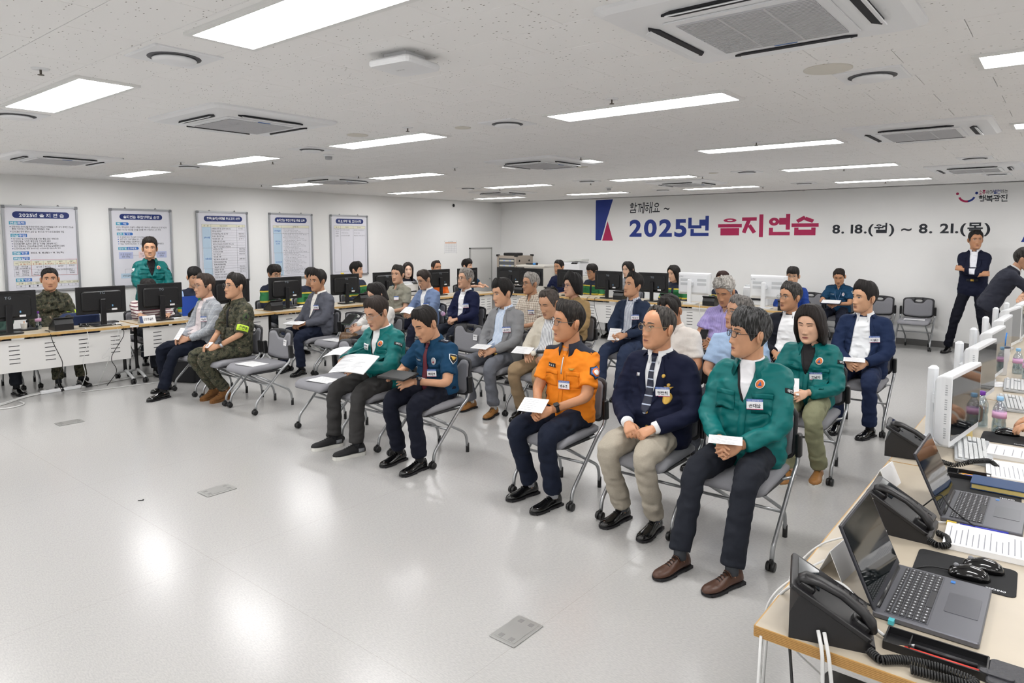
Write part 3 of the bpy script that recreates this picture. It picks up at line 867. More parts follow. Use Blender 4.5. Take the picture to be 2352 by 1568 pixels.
# ============================================================ MONITORS
M_SCR = mat('monitor_back', '#151517', .42)
M_SCREEN = mat('screen_dark', '#0c0e12', .12)
def monitor_proto():
    """back of the monitor faces -y (toward the audience), stand base at the origin on the table"""
    t = thing('monitor', 'monitor', 'monitor')
    mb = MB(); mb.rbox((0, 0, 0), (.545, .325, .022), .008, rotx(PI / 2), ch=.004); mb.v[-1] += np.array([0, .035, .305]); bz = mb.build('bezel', M_SCR, t)
    mb = MB(); mb.rbox((0, 0, 0), (.44, .24, .03), .03, rotx(PI / 2), ch=.015); mb.v[-1] += np.array([0, .015, .295]); bc = mb.build('back_cover', M_SCR, t)
    mb = MB(); mb.box((0, .0475, .305), (.525, .002, .30)); mb.build('screen', M_SCREEN, bz)
    mb = MB(); mb.box((0, .0225, .44), (.34, .004, .006)); mb.build('vent_slot', mat('vent_black', '#050506', .8), bz)
    mb = MB(); mb.rbox((0, -.015, .16), (.062, .03, .32), .008); mb.build('stand_pole', M_BLACKS, t)
    mb = MB(); mb.rbox((0, .01, .008), (.24, .18, .016), .03); mb.build('stand_base', M_BLACKS, t)
    mb = MB(); put_text(mb, 'TG', -.03, .378, .03, .06, 0, R_BACK, (0, -.001, 0), bold=.02); mb.build('logo', mat('logo_silver', '#9aa3ac', .3, metal=.5), bc)
    mb = MB(); mb.box((.13, -.001, .19), (.06, .002, .022)); mb.build('label_sticker', M_PAPER, bc)
    mb = MB(); mb.box((.11, -.001, .235), (.014, .002, .022)); mb.build('cable_plug', mat('plug_blue', '#6d9fc9', .5), bc)
    return t
MP = monitor_proto()
_mn = 0
def monitor(x, y, rz, label):
    global _mn
    place(MP, _mn == 0, (x, y, .72), rz, label, 'black desk monitors'); _mn += 1
FL = PI / 2  # monitors of the left row turn their backs to +x
for x, y, r, lb in [(-8.95, 2.31, FL, 'black monitor cut by the left edge of the picture'), (-8.95, 3.25, FL, 'black monitor right of the soldier at the left desk'), (-8.95, 3.94, FL, 'black monitor in front of the standing man in green'),
    (-8.95, 4.89, FL, 'black monitor hidden behind the soldier in the front row'), (-8.95, 5.74, FL, 'black monitor left of the man in the charcoal blazer'), (-8.9, 6.78, FL, 'black monitor with a yellow note on its top edge'),
    (-8.88, 7.6, FL, 'black monitor behind the man in the khaki shirt'), (-8.85, 8.83, FL, 'black monitor in front of the man in orange'), (-8.8, 9.53, FL, 'black monitor behind the man in the navy blazer'),
    (-8.42, 10.3, .45, 'black monitor before the equipment rack, turned in the corner'), (-7.86, 10.2, .05, 'black monitor in front of the pale cabinet'), (-6.98, 10.2, 0, 'black monitor in front of the navy T-shirt man'),
    (-6.17, 10.2, 0, 'black monitor in front of the smiling woman'), (-5.32, 10.2, 0, 'black monitor left of the first white computer')]:
    monitor(x, y, r, lb)
mb = MB(); mb.box((0, 0, .0), (.07, .012, .02)); tag(mb.build('sticky_note', mat('note_yellow', '#e6cf52', .8), loc=(-8.92, 6.72, 1.20)), 'yellow sticky note on top of a black monitor', 'note')

# white all-in-one computers: slab with rounded back, arm and column stand
M_AIO = mat('aio_white', '#e4e6e9', .35)
def aio_proto(zc):
    """screen faces +y, back and column face -y"""
    t = thing('white_computer', 'computer', 'computer')
    mb = MB()
    W, H = .27, .175
    def ring(w, h, y, r=.012):
        p = []
        for cx, cz, a0 in ((1, 1, 0), (-1, 1, PI / 2), (-1, -1, PI), (1, -1, 1.5 * PI)):
            for q in range(4):
                an = a0 + q * PI / 6; p.append((cx * (w - r) + r * math.cos(an), y, cz * (h - r) + r * math.sin(an)))
        return p
    rings = [ring(W - .05, H - .04, -.07), ring(W - .02, H - .016, -.055), ring(W - .004, H - .003, -.03), ring(W, H, -.012), ring(W, H, .012), ring(W - .003, H - .003, .015)]
    mb.loft(rings[::-1], 0, None, (0, .06, zc)); cs = mb.build('case', M_AIO, t)
    mb = MB(); mb.box((0, .0755, zc + .006), (.515, .002, .30)); mb.build('screen', mat('aio_screen', '#15181c', .06), cs)
    for sx in (-1, 1):
        for k in range(2):
            mb = MB(); mb.box((sx * .14, -.011, zc + .06 - k * .065), (.15, .003, .04)); mb.build('vent_grille', mat('aio_grille', '#bfc2c5', .6), cs)
    for sx in (-1, 1):
        for k in range(4):
            mb = MB()
            for q in range(5): mb.box((sx * .2705, .053, zc + .125 - k * .07 - q * .011), (.0016, .010, .005))
            mb.build('side_vent', mat('aio_vent', '#a9acb0', .7), cs)
    mb = MB(); mb.rbox((-.03, -.085, .195), (.066, .045, .39), .02); mb.build('stand_column', M_AIO, t)
    mb = MB(); mb.rbox((-.03, -.035, zc), (.07, .10, .07), .02); mb.build('stand_arm', M_AIO, t)
    mb = MB(); mb.rbox((-.02, -.03, .008), (.22, .18, .016), .03); mb.build('stand_base', M_AIO, t)
    mb = MB(); put_text(mb, 'ATEC', -.24, zc + .10, .022, .07, 0, R_BACK, (0, -.0115, 0), bold=.01); mb.build('logo', mat('aio_logo', '#8f9296', .5), cs)
    return t
AP = {.315: aio_proto(.315), .225: aio_proto(.225)}
_an = {}
def aio(x, y, rz, label, g, zc=.315):
    o = place(AP[zc], zc not in _an, (x, y, .72), rz, label, g); _an[zc] = 1
    return o
aio(-4.62, 10.25, 0, 'white computer seen from behind, left of the grey-haired man in purple', 'white computers with backs to the audience')
aio(-3.46, 10.25, 0, 'white computer seen from behind, right of the grey-haired man in purple', 'white computers with backs to the audience')
# ============================================================ PEOPLE
def V(*a): return np.array(a, float)
def unit(v):
    n = np.linalg.norm(v); return v / n if n > 1e-9 else v
HZ = np.array([-.122, -.116, -.106, -.09, -.07, -.045, -.02, .005, .03, .055, .078, .095, .107, .114, .117])
HW = np.array([.016, .032, .0465, .0575, .0645, .0695, .0735, .0765, .078, .077, .070, .058, .042, .024, .006])
HF = np.array([-.074, -.086, -.0915, -.0925, -.0915, -.0905, -.0905, -.0915, -.0935, -.0915, -.081, -.065, -.045, -.026, -.006])
HB = np.array([-.056, -.036, -.012, .018, .045, .066, .082, .092, .097, .096, .087, .071, .052, .030, .010])
def _tab(T, z):
    z = np.asarray(z, float)
    return (np.interp(z - .005, HZ, T) + np.interp(z, HZ, T) + np.interp(z + .005, HZ, T)) / 3
def headpt(az, z, off=0.0, jaw=1.0):
    """az 0 = face (-y), grows toward +x; returns point on the bare head, pushed out by off"""
    az = np.asarray(az, float); z = np.asarray(z, float)
    w = _tab(HW, z) * np.where(z < 0, 1 + (jaw - 1) * np.minimum(1, -z / .06), 1.0)
    f = _tab(HF, z); b = _tab(HB, z)
    yc = (f + b) / 2 * .55 + .0; df = yc - f; db = b - yc
    s, c = np.sin(az), np.cos(az)
    e = 2 / 2.25
    sx = np.sign(s) * np.abs(s) ** e; cx = np.sign(c) * np.abs(c) ** e
    d = np.where(cx > 0, df, db)
    x = (w + off) * sx; y = yc - (d + off) * cx
    up = np.clip((z - .05) / .066, 0, 1) ** 2
    return np.stack([x, y, z + off * up], -1)
def g2(x, z, cx, cz, sx, sz): return np.exp(-((x - cx) / sx) ** 2 / 2 - ((z - cz) / sz) ** 2 / 2)
def head_grid(na, nz, jaw=1.0, nose=1.0, age=0.0):
    u = np.linspace(-PI, PI, na, endpoint=False)
    az = u - .42 * np.sin(u)                       # denser at the face
    zz = np.concatenate([np.linspace(-.122, .075, nz - 6), np.array([.086, .096, .104, .110, .1145, .117])])
    A, Z = np.meshgrid(az, zz)
    P = headpt(A, Z, 0, jaw)
    x, z = P[..., 0], Z
    fr = np.clip((np.cos(A) - .25) / .4, 0, 1)
    h = np.interp(z, [-.058, -.048, -.038, -.02, .0, .02, .034], [0, .008, .022, .0175, .0115, .006, 0])
    sg = np.interp(z, [-.05, -.035, .0, .03], [.0125, .0125, .0085, .009])
    d = nose * h * np.exp(-(x / sg) ** 2 / 2)
    d += nose * .008 * (g2(x, z, .0135, -.041, .006, .006) + g2(x, z, -.0135, -.041, .006, .006))
    for s in (-1, 1):
        d += -.0085 * g2(x, z, s * .032, .012, .015, .009) + .0035 * g2(x, z, s * .03, .033, .018, .007)
        d += .005 * g2(x, z, s * .045, -.022, .016, .014) - (.002 + .003 * age) * g2(x, z, s * .03, -.055, .006, .02)
        d += .003 * g2(x, z, s * .032, .009, .012, .004)
    d += .006 * g2(x, z, 0, -.068, .022, .013) - .0035 * g2(x, z, 0, -.0685, .02, .0022) - .004 * g2(x, z, 0, -.086, .018, .005) + .006 * g2(x, z, 0, -.106, .018, .011)
    P[..., 1] -= d * fr
    return A, Z, P
def ear(mb, s):
    n, m = 10, 6
    mb.ell((s * .080, .018, -.004), (.010, .021, .034), n, m, 0, rotz(s * .40) @ rotx(-.12))
    mb.ell((s * .087, .024, .004), (.007, .016, .025), n, m, 0, rotz(s * .55) @ rotx(-.12))

# ---- one batch of voxel unions for clothing and hands
RAW = []
def raw(mb, voxel, smooth=6):
    me = bpy.data.meshes.new('raw'); me.from_pydata(np.concatenate(mb.v).tolist(), [], mb.f)
    o = bpy.data.objects.new('raw', me); COL.objects.link(o)
    r = o.modifiers.new('r', 'REMESH'); r.mode = 'VOXEL'; r.voxel_size = voxel
    if smooth:
        s = o.modifiers.new('s', 'SMOOTH'); s.factor = .5; s.iterations = smooth
    RAW.append(o)
    return len(RAW) - 1
DONE = []
def run_raw():
    dg = bpy.context.evaluated_depsgraph_get()
    for o in RAW[len(DONE):]:
        e = o.evaluated_get(dg); me = e.to_mesh()
        n = len(me.vertices); v = np.empty(n * 3); me.vertices.foreach_get('co', v)
        nn = np.empty(n * 3); me.vertices.foreach_get('normal', nn)
        f = [tuple(p.vertices) for p in me.polygons]
        DONE.append((v.reshape(-1, 3), f, nn.reshape(-1, 3)))
        e.to_mesh_clear()
    for o in RAW:
        if o is not None:
            m = o.data; bpy.data.objects.remove(o); bpy.data.meshes.remove(m)
    for i in range(len(RAW)): RAW[i] = None

# ---- hands
HPOSE = {'relax': ((.35, .5, .35), .35), 'grip': ((.75, .95, .6), .75), 'flat': ((.12, .15, .1), .1), 'hold': ((.55, .35, .2), .55), 'fist': ((1.1, 1.3, .8), .9)}
HAND = {}
def hand_raw(pose):
    c, th = HPOSE[pose]
    mb = MB()
    mb.tube([(0, -.06, .0), (0, -.02, .0), (0, .0, 0), (0, .03, 0), (0, .06, 0), (0, .085, -.002), (0, .095, -.003)], [(.027, .0215), (.0265, .020), (.027, .0195), (.036, .0175), (.0405, .0155), (.040, .0125), (.034, .006)], 14)
    for k, (x, L, sp) in enumerate(((-.031, .058, -.16), (-.0105, .072, -.04), (.0105, .078, .05), (.031, .069, .14))):
        p = V(x, .08, -.003); d0 = V(math.sin(sp), math.cos(sp), 0)
        pts = [V(x * .9, .06, -.002), p]; a = 0.06
        for seg, cc in zip((.44, .31, .25), c):
            a += cc * (1 + .12 * (1.5 - k))
            p = p + L * seg * (d0 * math.cos(a) - V(0, 0, 1) * math.sin(a)); pts.append(p)
        mb.tube(smooth_path(pts, .012, 2), [.0095] + [.0092] * (len(smooth_path(pts, .012, 2)) - 3) + [.0078, .006], 8)
    d = unit(V(.75, .62, -.25 - th * .4)); p = V(.022, .018, -.006); pts = [p, p + d * .035]
    d2 = unit(V(.35 - th * .6, .9, -.25 - th * .35)); pts.append(pts[-1] + d2 * .032); d3 = unit(V(.05 - th * .7, .95, -.2 - th * .3)); pts.append(pts[-1] + d3 * .026)
    mb.tube(smooth_path(pts, .012, 2), [.015, .0135, .0125, .0115, .0105, .0105, .0100, .0098, .0085, .0065][:len(smooth_path(pts, .012, 2))], 8)
    return mb
for _p in HPOSE:
    HAND[_p] = raw(hand_raw(_p), .0042, 3)
def add_hand(mb, W, F, B, side, pose, sc=1.0, mi=0):
    """W wrist, F finger direction, B back-of-hand normal, side +1 = left hand (thumb at its +x)"""
    F = unit(F); B = unit(B - (B @ F) * F); X = np.cross(F, B)
    v, f, _ = DONE[HAND[pose]]
    q = v * sc
    if side < 0:
        q = q * V(-1, 1, 1); f = [t[::-1] for t in f]
    M = np.stack([X, F, B], 1)
    mb.add(q, f, mi, M, W, True)

def ik(a, b, l1, l2, pole):
    d = b - a; L = np.linalg.norm(d); u = d / L
    L2 = min(L, (l1 + l2) * .999); x = (l1 * l1 - l2 * l2 + L2 * L2) / (2 * L2); h = math.sqrt(max(0, l1 * l1 - x * x))
    p = pole - (pole @ u) * u
    if L > L2: b = a + u * L2
    return a + u * x + unit(p) * h, b

def m_skin(c):
    r = [int(c[i:i + 2], 16) for i in (1, 3, 5)]; c2 = '#%02x%02x%02x' % (min(255, int(r[0] * 1.03 + 3)), int(r[1] * 1.03 + 6), int(r[2] * 1.02 + 9))
    return mat('skin_' + c, c2, .45, spec=.4, noise=.06, nscale=22)
def m_hair(dark, light=None, mixv=.5):
    k = 'hair_' + dark + (light or '') + str(mixv)
    if k in MATS: return MATS[k]
    m = mat(k, dark, .6, spec=.3)
    nt = m.node_tree; b = nt.nodes['Principled BSDF']
    tc = nt.nodes.new('ShaderNodeTexCoord'); mp = nt.nodes.new('ShaderNodeMapping'); mp.inputs['Scale'].default_value = (150, 60, 22)
    nt.links.new(tc.outputs['Object'], mp.inputs[0])
    n = nt.nodes.new('ShaderNodeTexNoise'); n.inputs['Scale'].default_value = 1; n.inputs['Detail'].default_value = 3; nt.links.new(mp.outputs[0], n.inputs['Vector'])
    r = nt.nodes.new('ShaderNodeValToRGB'); r.color_ramp.elements[0].position = mixv - .2; r.color_ramp.elements[1].position = mixv + .2
    r.color_ramp.elements[0].color = lin(dark); c = lin(dark)
    r.color_ramp.elements[1].color = lin(light) if light else tuple(min(1, x * 1.9 + .004) for x in c[:3]) + (1,)
    nt.links.new(n.outputs['Fac'], r.inputs['Fac']); nt.links.new(r.outputs[0], b.inputs['Base Color'])
    bp = nt.nodes.new('ShaderNodeBump'); bp.inputs['Strength'].default_value = .9; bp.inputs['Distance'].default_value = .006
    nt.links.new(n.outputs['Fac'], bp.inputs['Height']); nt.links.new(bp.outputs[0], b.inputs['Normal'])
    return m
M_EYEW = mat('eye_white', '#d8cfc8', .3); M_IRIS = mat('iris_dark', '#1c1310', .25); M_LIP = mat('lips', '#a2665a', .5); M_LID = mat('eyelid_line', '#4a2f24', .6)

HL_AZ = np.radians([0, 20, 38, 52, 62, 72, 80, 88, 100, 112, 124, 140, 160, 180])
HAIRLINES = {
 'short':  [.082, .082, .074, .056, .030, -.005, -.022, .012, .026, .012, -.030, -.058, -.068, -.070],
 'fringe': [.050, .050, .050, .042, .022, -.012, -.028, .004, .020, .004, -.035, -.062, -.074, -.076],
 'recede': [.094, .094, .090, .070, .036, .000, -.022, .012, .026, .012, -.030, -.056, -.066, -.068],
 'bald':   [.108, .106, .100, .084, .046, .004, -.022, .012, .026, .012, -.030, -.056, -.066, -.068],
 'bob':    [.080, .076, .062, .035, .0, -.045, -.075, -.085, -.09, -.095, -.10, -.10, -.10, -.10],
 'shoulder': [.086, .080, .064, .030, -.06, -.115, -.135, -.14, -.145, -.15, -.15, -.15, -.15, -.15],
 'long':   [.092, .080, .052, .01, -.06, -.15, -.21, -.23, -.24, -.25, -.26, -.26, -.26, -.26],
 'buzz':   [.080, .080, .068, .048, .026, -.002, -.016, .012, .028, .014, -.022, -.05, -.058, -.060]}
def hair_mesh(style, vol, seed, part=0.0, curl=0.0, na=64, nr=16, top=1.0):
    rng = np.random.RandomState(seed)
    zl0 = np.array(HAIRLINES[style])
    u = np.linspace(-PI, PI, na, endpoint=False)
    zl = np.interp(np.abs(u), HL_AZ, zl0)
    # uneven ends of the locks
    jit = np.convolve(np.tile(rng.randn(na), 3), np.ones(2) / 2, 'same')[na:2 * na]
    zl = zl + jit * (.006 if style in ('fringe', 'short', 'bob', 'recede') else .004)
    if part: zl = zl + np.where(np.abs(u) < .9, .018 * np.sin((u - part) * 1.6) * np.sign(part), 0)
    strand = np.convolve(np.tile(rng.randn(na), 3), np.array([.25, .5, .25]), 'same')[na:2 * na]
    rings = []
    longh = style in ('bob', 'shoulder', 'long')
    for i in range(nr + 1):
        s = i / nr
        z = .117 - (.117 - zl) * s ** 1.7
        prof = (1 - (1 - min(1, s / .25)) ** 2) * .15 + .85
        edge = 1 - (max(0, s - .55) / .45) ** 2 * (.45 if longh else .86)
        th = vol * prof * edge
        front = np.clip(np.cos(u), 0, 1); back = np.clip(-np.cos(u), 0, 1)
        th = th * (1 + .25 * front * (1 - s) * top - (.0 if longh else .75) * np.abs(np.sin(u)) ** 2 * np.clip((s - .35) / .5, 0, 1))
        th = th + strand * .0034 * math.sin(PI * min(1, s * 1.1)) * (1 + curl * 2) + (curl * .006 * np.sin(u * 17 + i * 1.9) if curl else 0)
        zc = np.maximum(z, -.02) if longh else z
        P = headpt(u, zc, 0) if not longh else headpt(u, np.where(z < .02, .02, z), 0)
        Pn = headpt(u, np.maximum(zc, .0) if longh else zc, th) if not longh else headpt(u, np.where(z < .02, .02, z), th)
        P2 = Pn.copy(); P2[:, 2] = z + th * np.clip((z - .05) / .066, 0, 1) ** 2 * (1.1 + .5 * top)
        if longh:
            k = np.clip((.02 - z) / .12, 0, 1.6)
            P2[:, 0] *= 1 - .02 * k + (.16 * np.sin(np.clip(k, 0, 1) * PI * .8) if style == 'shoulder' else 0) + .05 * (style == 'bob') * np.sin(np.clip(k, 0, 1) * PI); P2[:, 1] += .012 * k
        rings.append(P2)
    inner = rings[-1].copy()
    inner[:, 0] *= .90; inner[:, 1] = inner[:, 1] * .90; inner[:, 2] += .004
    rings.append(inner)
    mb = MB()
    mb.loft(rings[::-1], 0, None, None, True, True, True)
    return mb

def glasses_mesh(shape, bold=.0016):
    """built on the bare head: rims in front of the eyes, bridge, temples"""
    mb = MB()
    yf = -.108
    for s in (-1, 1):
        c = V(s * .033, yf, .008); pts = []
        for a in np.linspace(0, 2 * PI, 20, endpoint=False):
            e = .62 if shape == 'rect' else .9
            cx, cz = math.cos(a), math.sin(a)
            pts.append(c + V(.0245 * np.sign(cx) * abs(cx) ** e, .006 * abs(s * cx + 1) * .5 if s * cx > 0 else 0, (.0165 if shape == 'rect' else .0205) * np.sign(cz) * abs(cz) ** e))
        n = len(pts)
        mb.tube(pts + [pts[0]], bold, 5, 0, cap=False)
        mb.add([c] + pts, [(0, 1 + i, 1 + (i + 1) % n) for i in range(n)], 1, smooth=False)
        mb.tube([c + V(s * .024, .004, .006), V(s * .074, yf + .022, .012), V(s * .083, .01, .012), V(s * .079, .03, -.004)], bold * .9, 5, 0)
    mb.tube([V(-.0095, yf, .010), V(0, yf - .003, .013), V(.0095, yf, .010)], bold, 5, 0)
    return mb
M_LENS = mat_glass('spectacle_lens', '#f4f6f6', .05, .05)

class Surf:
    """a finished garment; lets flat pieces be laid on it"""
    def __init__(self, v, f):
        self.v, self.f = v, f
        self.bvh = BVHTree.FromPolygons([tuple(p) for p in v], f)
    def hit(self, O, X, Y, N, x, y, off, far=.3):
        o = O + X * x + Y * y + N * far
        loc, nor, idx, d = self.bvh.ray_cast(Vector(o), Vector(-N), far + .25)
        if loc is None: return None
        return np.array(loc) + N * off
def resample(P, n):
    P = np.asarray(P, float); d = np.concatenate([[0], np.cumsum(np.linalg.norm(np.diff(P, axis=0), axis=1))])
    s = np.linspace(0, d[-1], n)
    return np.stack([np.interp(s, d, P[:, k]) for k in range(P.shape[1])], 1)
def strip(mb, surf, fr, Lp, Rp, off=.004, nx=4, ny=10, mi=0, thick=.004):
    """ruled patch between two polylines in the frame's plane, draped on the garment"""
    O, X, Y, N = fr
    A, B = resample(Lp, ny), resample(Rp, ny)
    top = np.zeros((ny, nx + 1, 3)); ok = np.ones((ny, nx + 1), bool)
    for j in range(ny):
        for i in range(nx + 1):
            p = A[j] + (B[j] - A[j]) * i / nx
            h = surf.hit(O, X, Y, N, p[0], p[1], off)
            if h is None: ok[j, i] = False
            else: top[j, i] = h
    if not ok.any(): return
    dep = ((top - O) @ N)
    for j in range(ny):
        for i in range(nx + 1):
            if not ok[j, i]:
                cand = np.argwhere(ok); q = cand[np.argmin(np.abs(cand - (j, i)).sum(1))]
                p = A[j] + (B[j] - A[j]) * i / nx
                top[j, i] = O + X * p[0] + Y * p[1] + N * (dep[q[0], q[1]] - .004)
    v = np.concatenate([top.reshape(-1, 3), (top - N * thick).reshape(-1, 3)])
    M = ny * (nx + 1); f = []
    k = lambda j, i: j * (nx + 1) + i
    for j in range(ny - 1):
        for i in range(nx): f.append((k(j, i), k(j, i + 1), k(j + 1, i + 1), k(j + 1, i)))
    per = [(k(0, i), k(0, i + 1)) for i in range(nx)] + [(k(j, nx), k(j + 1, nx)) for j in range(ny - 1)] + [(k(ny - 1, i + 1), k(ny - 1, i)) for i in range(nx - 1, -1, -1)] + [(k(j + 1, 0), k(j, 0)) for j in range(ny - 2, -1, -1)]
    for a, b in per: f.append((b, a, a + M, b + M))
    mb.add(v, f, mi, smooth=True)
def rect(x0, x1, y0, y1): return [(x0, y1), (x0, y0)], [(x1, y1), (x1, y0)]
def disc(cx, cy, r, n=9, ry=None):
    a = np.linspace(PI / 2 - .12, -PI / 2 + .12, n); ry = ry or r
    return [(cx - r * math.cos(t), cy + ry * math.sin(t)) for t in a], [(cx + r * math.cos(t), cy + ry * math.sin(t)) for t in a]
def drape_text(mb, surf, fr, s, x, y, h, w, off, mi=0, bold=.02):
    tm = MB(); put_text(tm, s, x, y, h, w, 0, bold=bold)
    O, X, Y, N = fr; v = []
    c = surf.hit(O, X, Y, N, x + (w or 0) / 2, y + h / 2, off)
    if c is None: return
    for p in tm.v[0]:
        q = surf.hit(O, X, Y, N, p[0], p[1], off)
        v.append(q if q is not None else O + X * p[0] + Y * p[1] + N * ((c - O) @ N))
    mb.add(v, tm.f, mi)

M_TAGW = mat('tag_card', '#f1f1f4', .5); M_TAGB = mat('tag_blue', '#4f6fb5', .5); M_TAGR = mat('tag_red', '#b23b62', .5)
M_BADGEW = mat('badge_white', '#eceff0', .5); M_BADGEO = mat('badge_orange', '#e0742e', .5); M_BADGEB = mat('badge_blue2', '#2e62a8', .5)
M_GOLD = mat('gold_thread', '#c9a24a', .4, metal=.4); M_SILV = mat('silver_badge', '#c9ccd2', .3, metal=.6); M_BLKC = mat('black_cloth', '#15161a', .8)
M_SKINS = {}
SOCK = mat('sock_grey', '#5d5f66', .9); SOCKB = mat('sock_black', '#1a1b1f', .9); SOCKL = mat('sock_light', '#a9abb0', .9)
SHOE_BLACK = mat('shoe_black_patent', '#0c0c0d', .16, coat=.4); SHOE_BROWN = mat('shoe_brown', '#4a2f22', .38, noise=.25, nscale=12); SHOE_TAN = mat('shoe_tan', '#9a6a35', .55, noise=.1, nscale=40)
SHOE_SUEDE = mat('boot_suede', '#7a5128', .9, noise=.15, nscale=30); SOLE_DARK = mat('sole_dark', '#17161a', .6); SOLE_WHITE = mat('sole_white', '#d9d8d2', .6); LACE = mat('lace_dark', '#0f0f10', .6); SNK = mat('sneaker_black', '#141416', .7); SNKG = mat('sneaker_grey', '#77797d', .7)
def shoe_mesh(kind):
    mb = MB()
    ys = [.075, .06, .03, -.01, -.05, -.09, -.13, -.16, -.185, -.20]
    w = [.012, .027, .033, .032, .034, .041, .044, .040, .029, .010]
    ht = [.055, .085, .094, .090, .078, .062, .053, .050, .046, .034]
    if kind == 'sneaker': ht = [.07, .10, .108, .105, .092, .075, .066, .062, .056, .044]; w = [q * 1.08 for q in w]
    if kind == 'boot': ht = [.10, .15, .16, .155, .12, .075, .058, .052, .046, .034]
    sole = .014 if kind not in ('sneaker', 'boot') else .022
    rings = []
    for y, ww, hh in zip(ys, w, ht):
        r = []
        for a in np.linspace(0, 2 * PI, 16, endpoint=False):
            c, s = math.cos(a), math.sin(a)
            z = sole + (hh - sole) * (.35 + .65 * s if s > 0 else .35 + .35 * s)
            xx = ww * np.sign(c) * abs(c) ** .75 * (1 if s < .2 else 1 - .38 * (s - .2))
            r.append((xx, y, z))
        rings.append(r)
    mb.loft(rings[::-1] if False else rings, 0, smooth=True)
    # sole
    out = [(ww + .003, y) for y, ww in zip(ys, w)]
    poly = [(x, y) for x, y in out] + [(-x, y) for x, y in reversed(out)]
    if kind in ('dress', 'brown'):
        mb.prism([p for p in poly if p[1] < -.03 or True], .006, sole + .004, 1)
        mb.prism([(.03, .075), (-.03, .075), (-.034, .01), (.034, .01)], 0, .016, 1)
        mb.prism([(.042, -.07), (.034, -.175), (-.034, -.175), (-.042, -.07)], 0, .012, 1)
    else:
        mb.prism(poly, 0, sole + .006, 1)
    if kind in ('brown', 'sneaker', 'boot', 'dress'):
        for k in range(4 if kind != 'dress' else 2):
            y = -.045 - .018 * k; z = np.interp(-y, [.01, .05, .09, .13], [ht[3], ht[4], ht[5], ht[6]]) + .002
            mb.tube([(-.016, y, z - .004), (0, y, z + .002), (.016, y - .004, z - .004)], .0022, 5, 2)
    if kind == 'sneaker':
        for s in (-1, 1): mb.box((s * .034, .03, .05), (.004, .05, .03), None, 3)
    if kind == 'brown':
        mb.tube([(-.03, -.03, .062), (-.014, -.035, .088), (.014, -.035, .088), (.03, -.03, .062)], .003, 5, 0)
    return mb
SHOES = {}
def shoe(kind, upper, parent):
    k = (kind, upper.name)
    if k not in SHOES:
        sole = {'sneaker': SOLE_WHITE, 'loafer': SOLE_WHITE, 'boot': SHOE_SUEDE}.get(kind, SOLE_DARK)
        m = shoe_mesh(kind); allv = np.concatenate(m.v); res = []
        for nm, ids, mt in (('shoe', (0, 3), [upper, SNKG]), ('sole', (1,), [sole]), ('laces', (2,), [LACE])):
            fs = [(f, mi) for f, mi in zip(m.f, m.m) if mi in ids]
            if not fs: continue
            used = sorted({i for f, _ in fs for i in f}); mp = {a: b for b, a in enumerate(used)}
            q = MB(); q.add(allv[used], [tuple(mp[i] for i in f) for f, _ in fs], 0, smooth=nm == 'shoe'); q.m = [1 if mi == 3 else 0 for _, mi in fs]
            res.append((nm, q.mesh(nm, mt)))
        SHOES[k] = res
    top = None
    for nm, me in SHOES[k]:
        o = bpy.data.objects.new(nm, me); COL.objects.link(o); o.parent = top or parent
        top = top or o
    return top
TT = [-.16, -.08, 0, .15, .3, .45, .6, .72, .82, .895, .95, 1.0, 1.05]
TW = [.160, .178, .184, .176, .168, .168, .176, .184, .183, .164, .128, .088, .064]
TF = [.09, .115, .125, .130, .130, .124, .120, .116, .106, .086, .068, .060, .054]
TB = [.08, .105, .112, .106, .100, .098, .104, .110, .108, .096, .082, .070, .060]
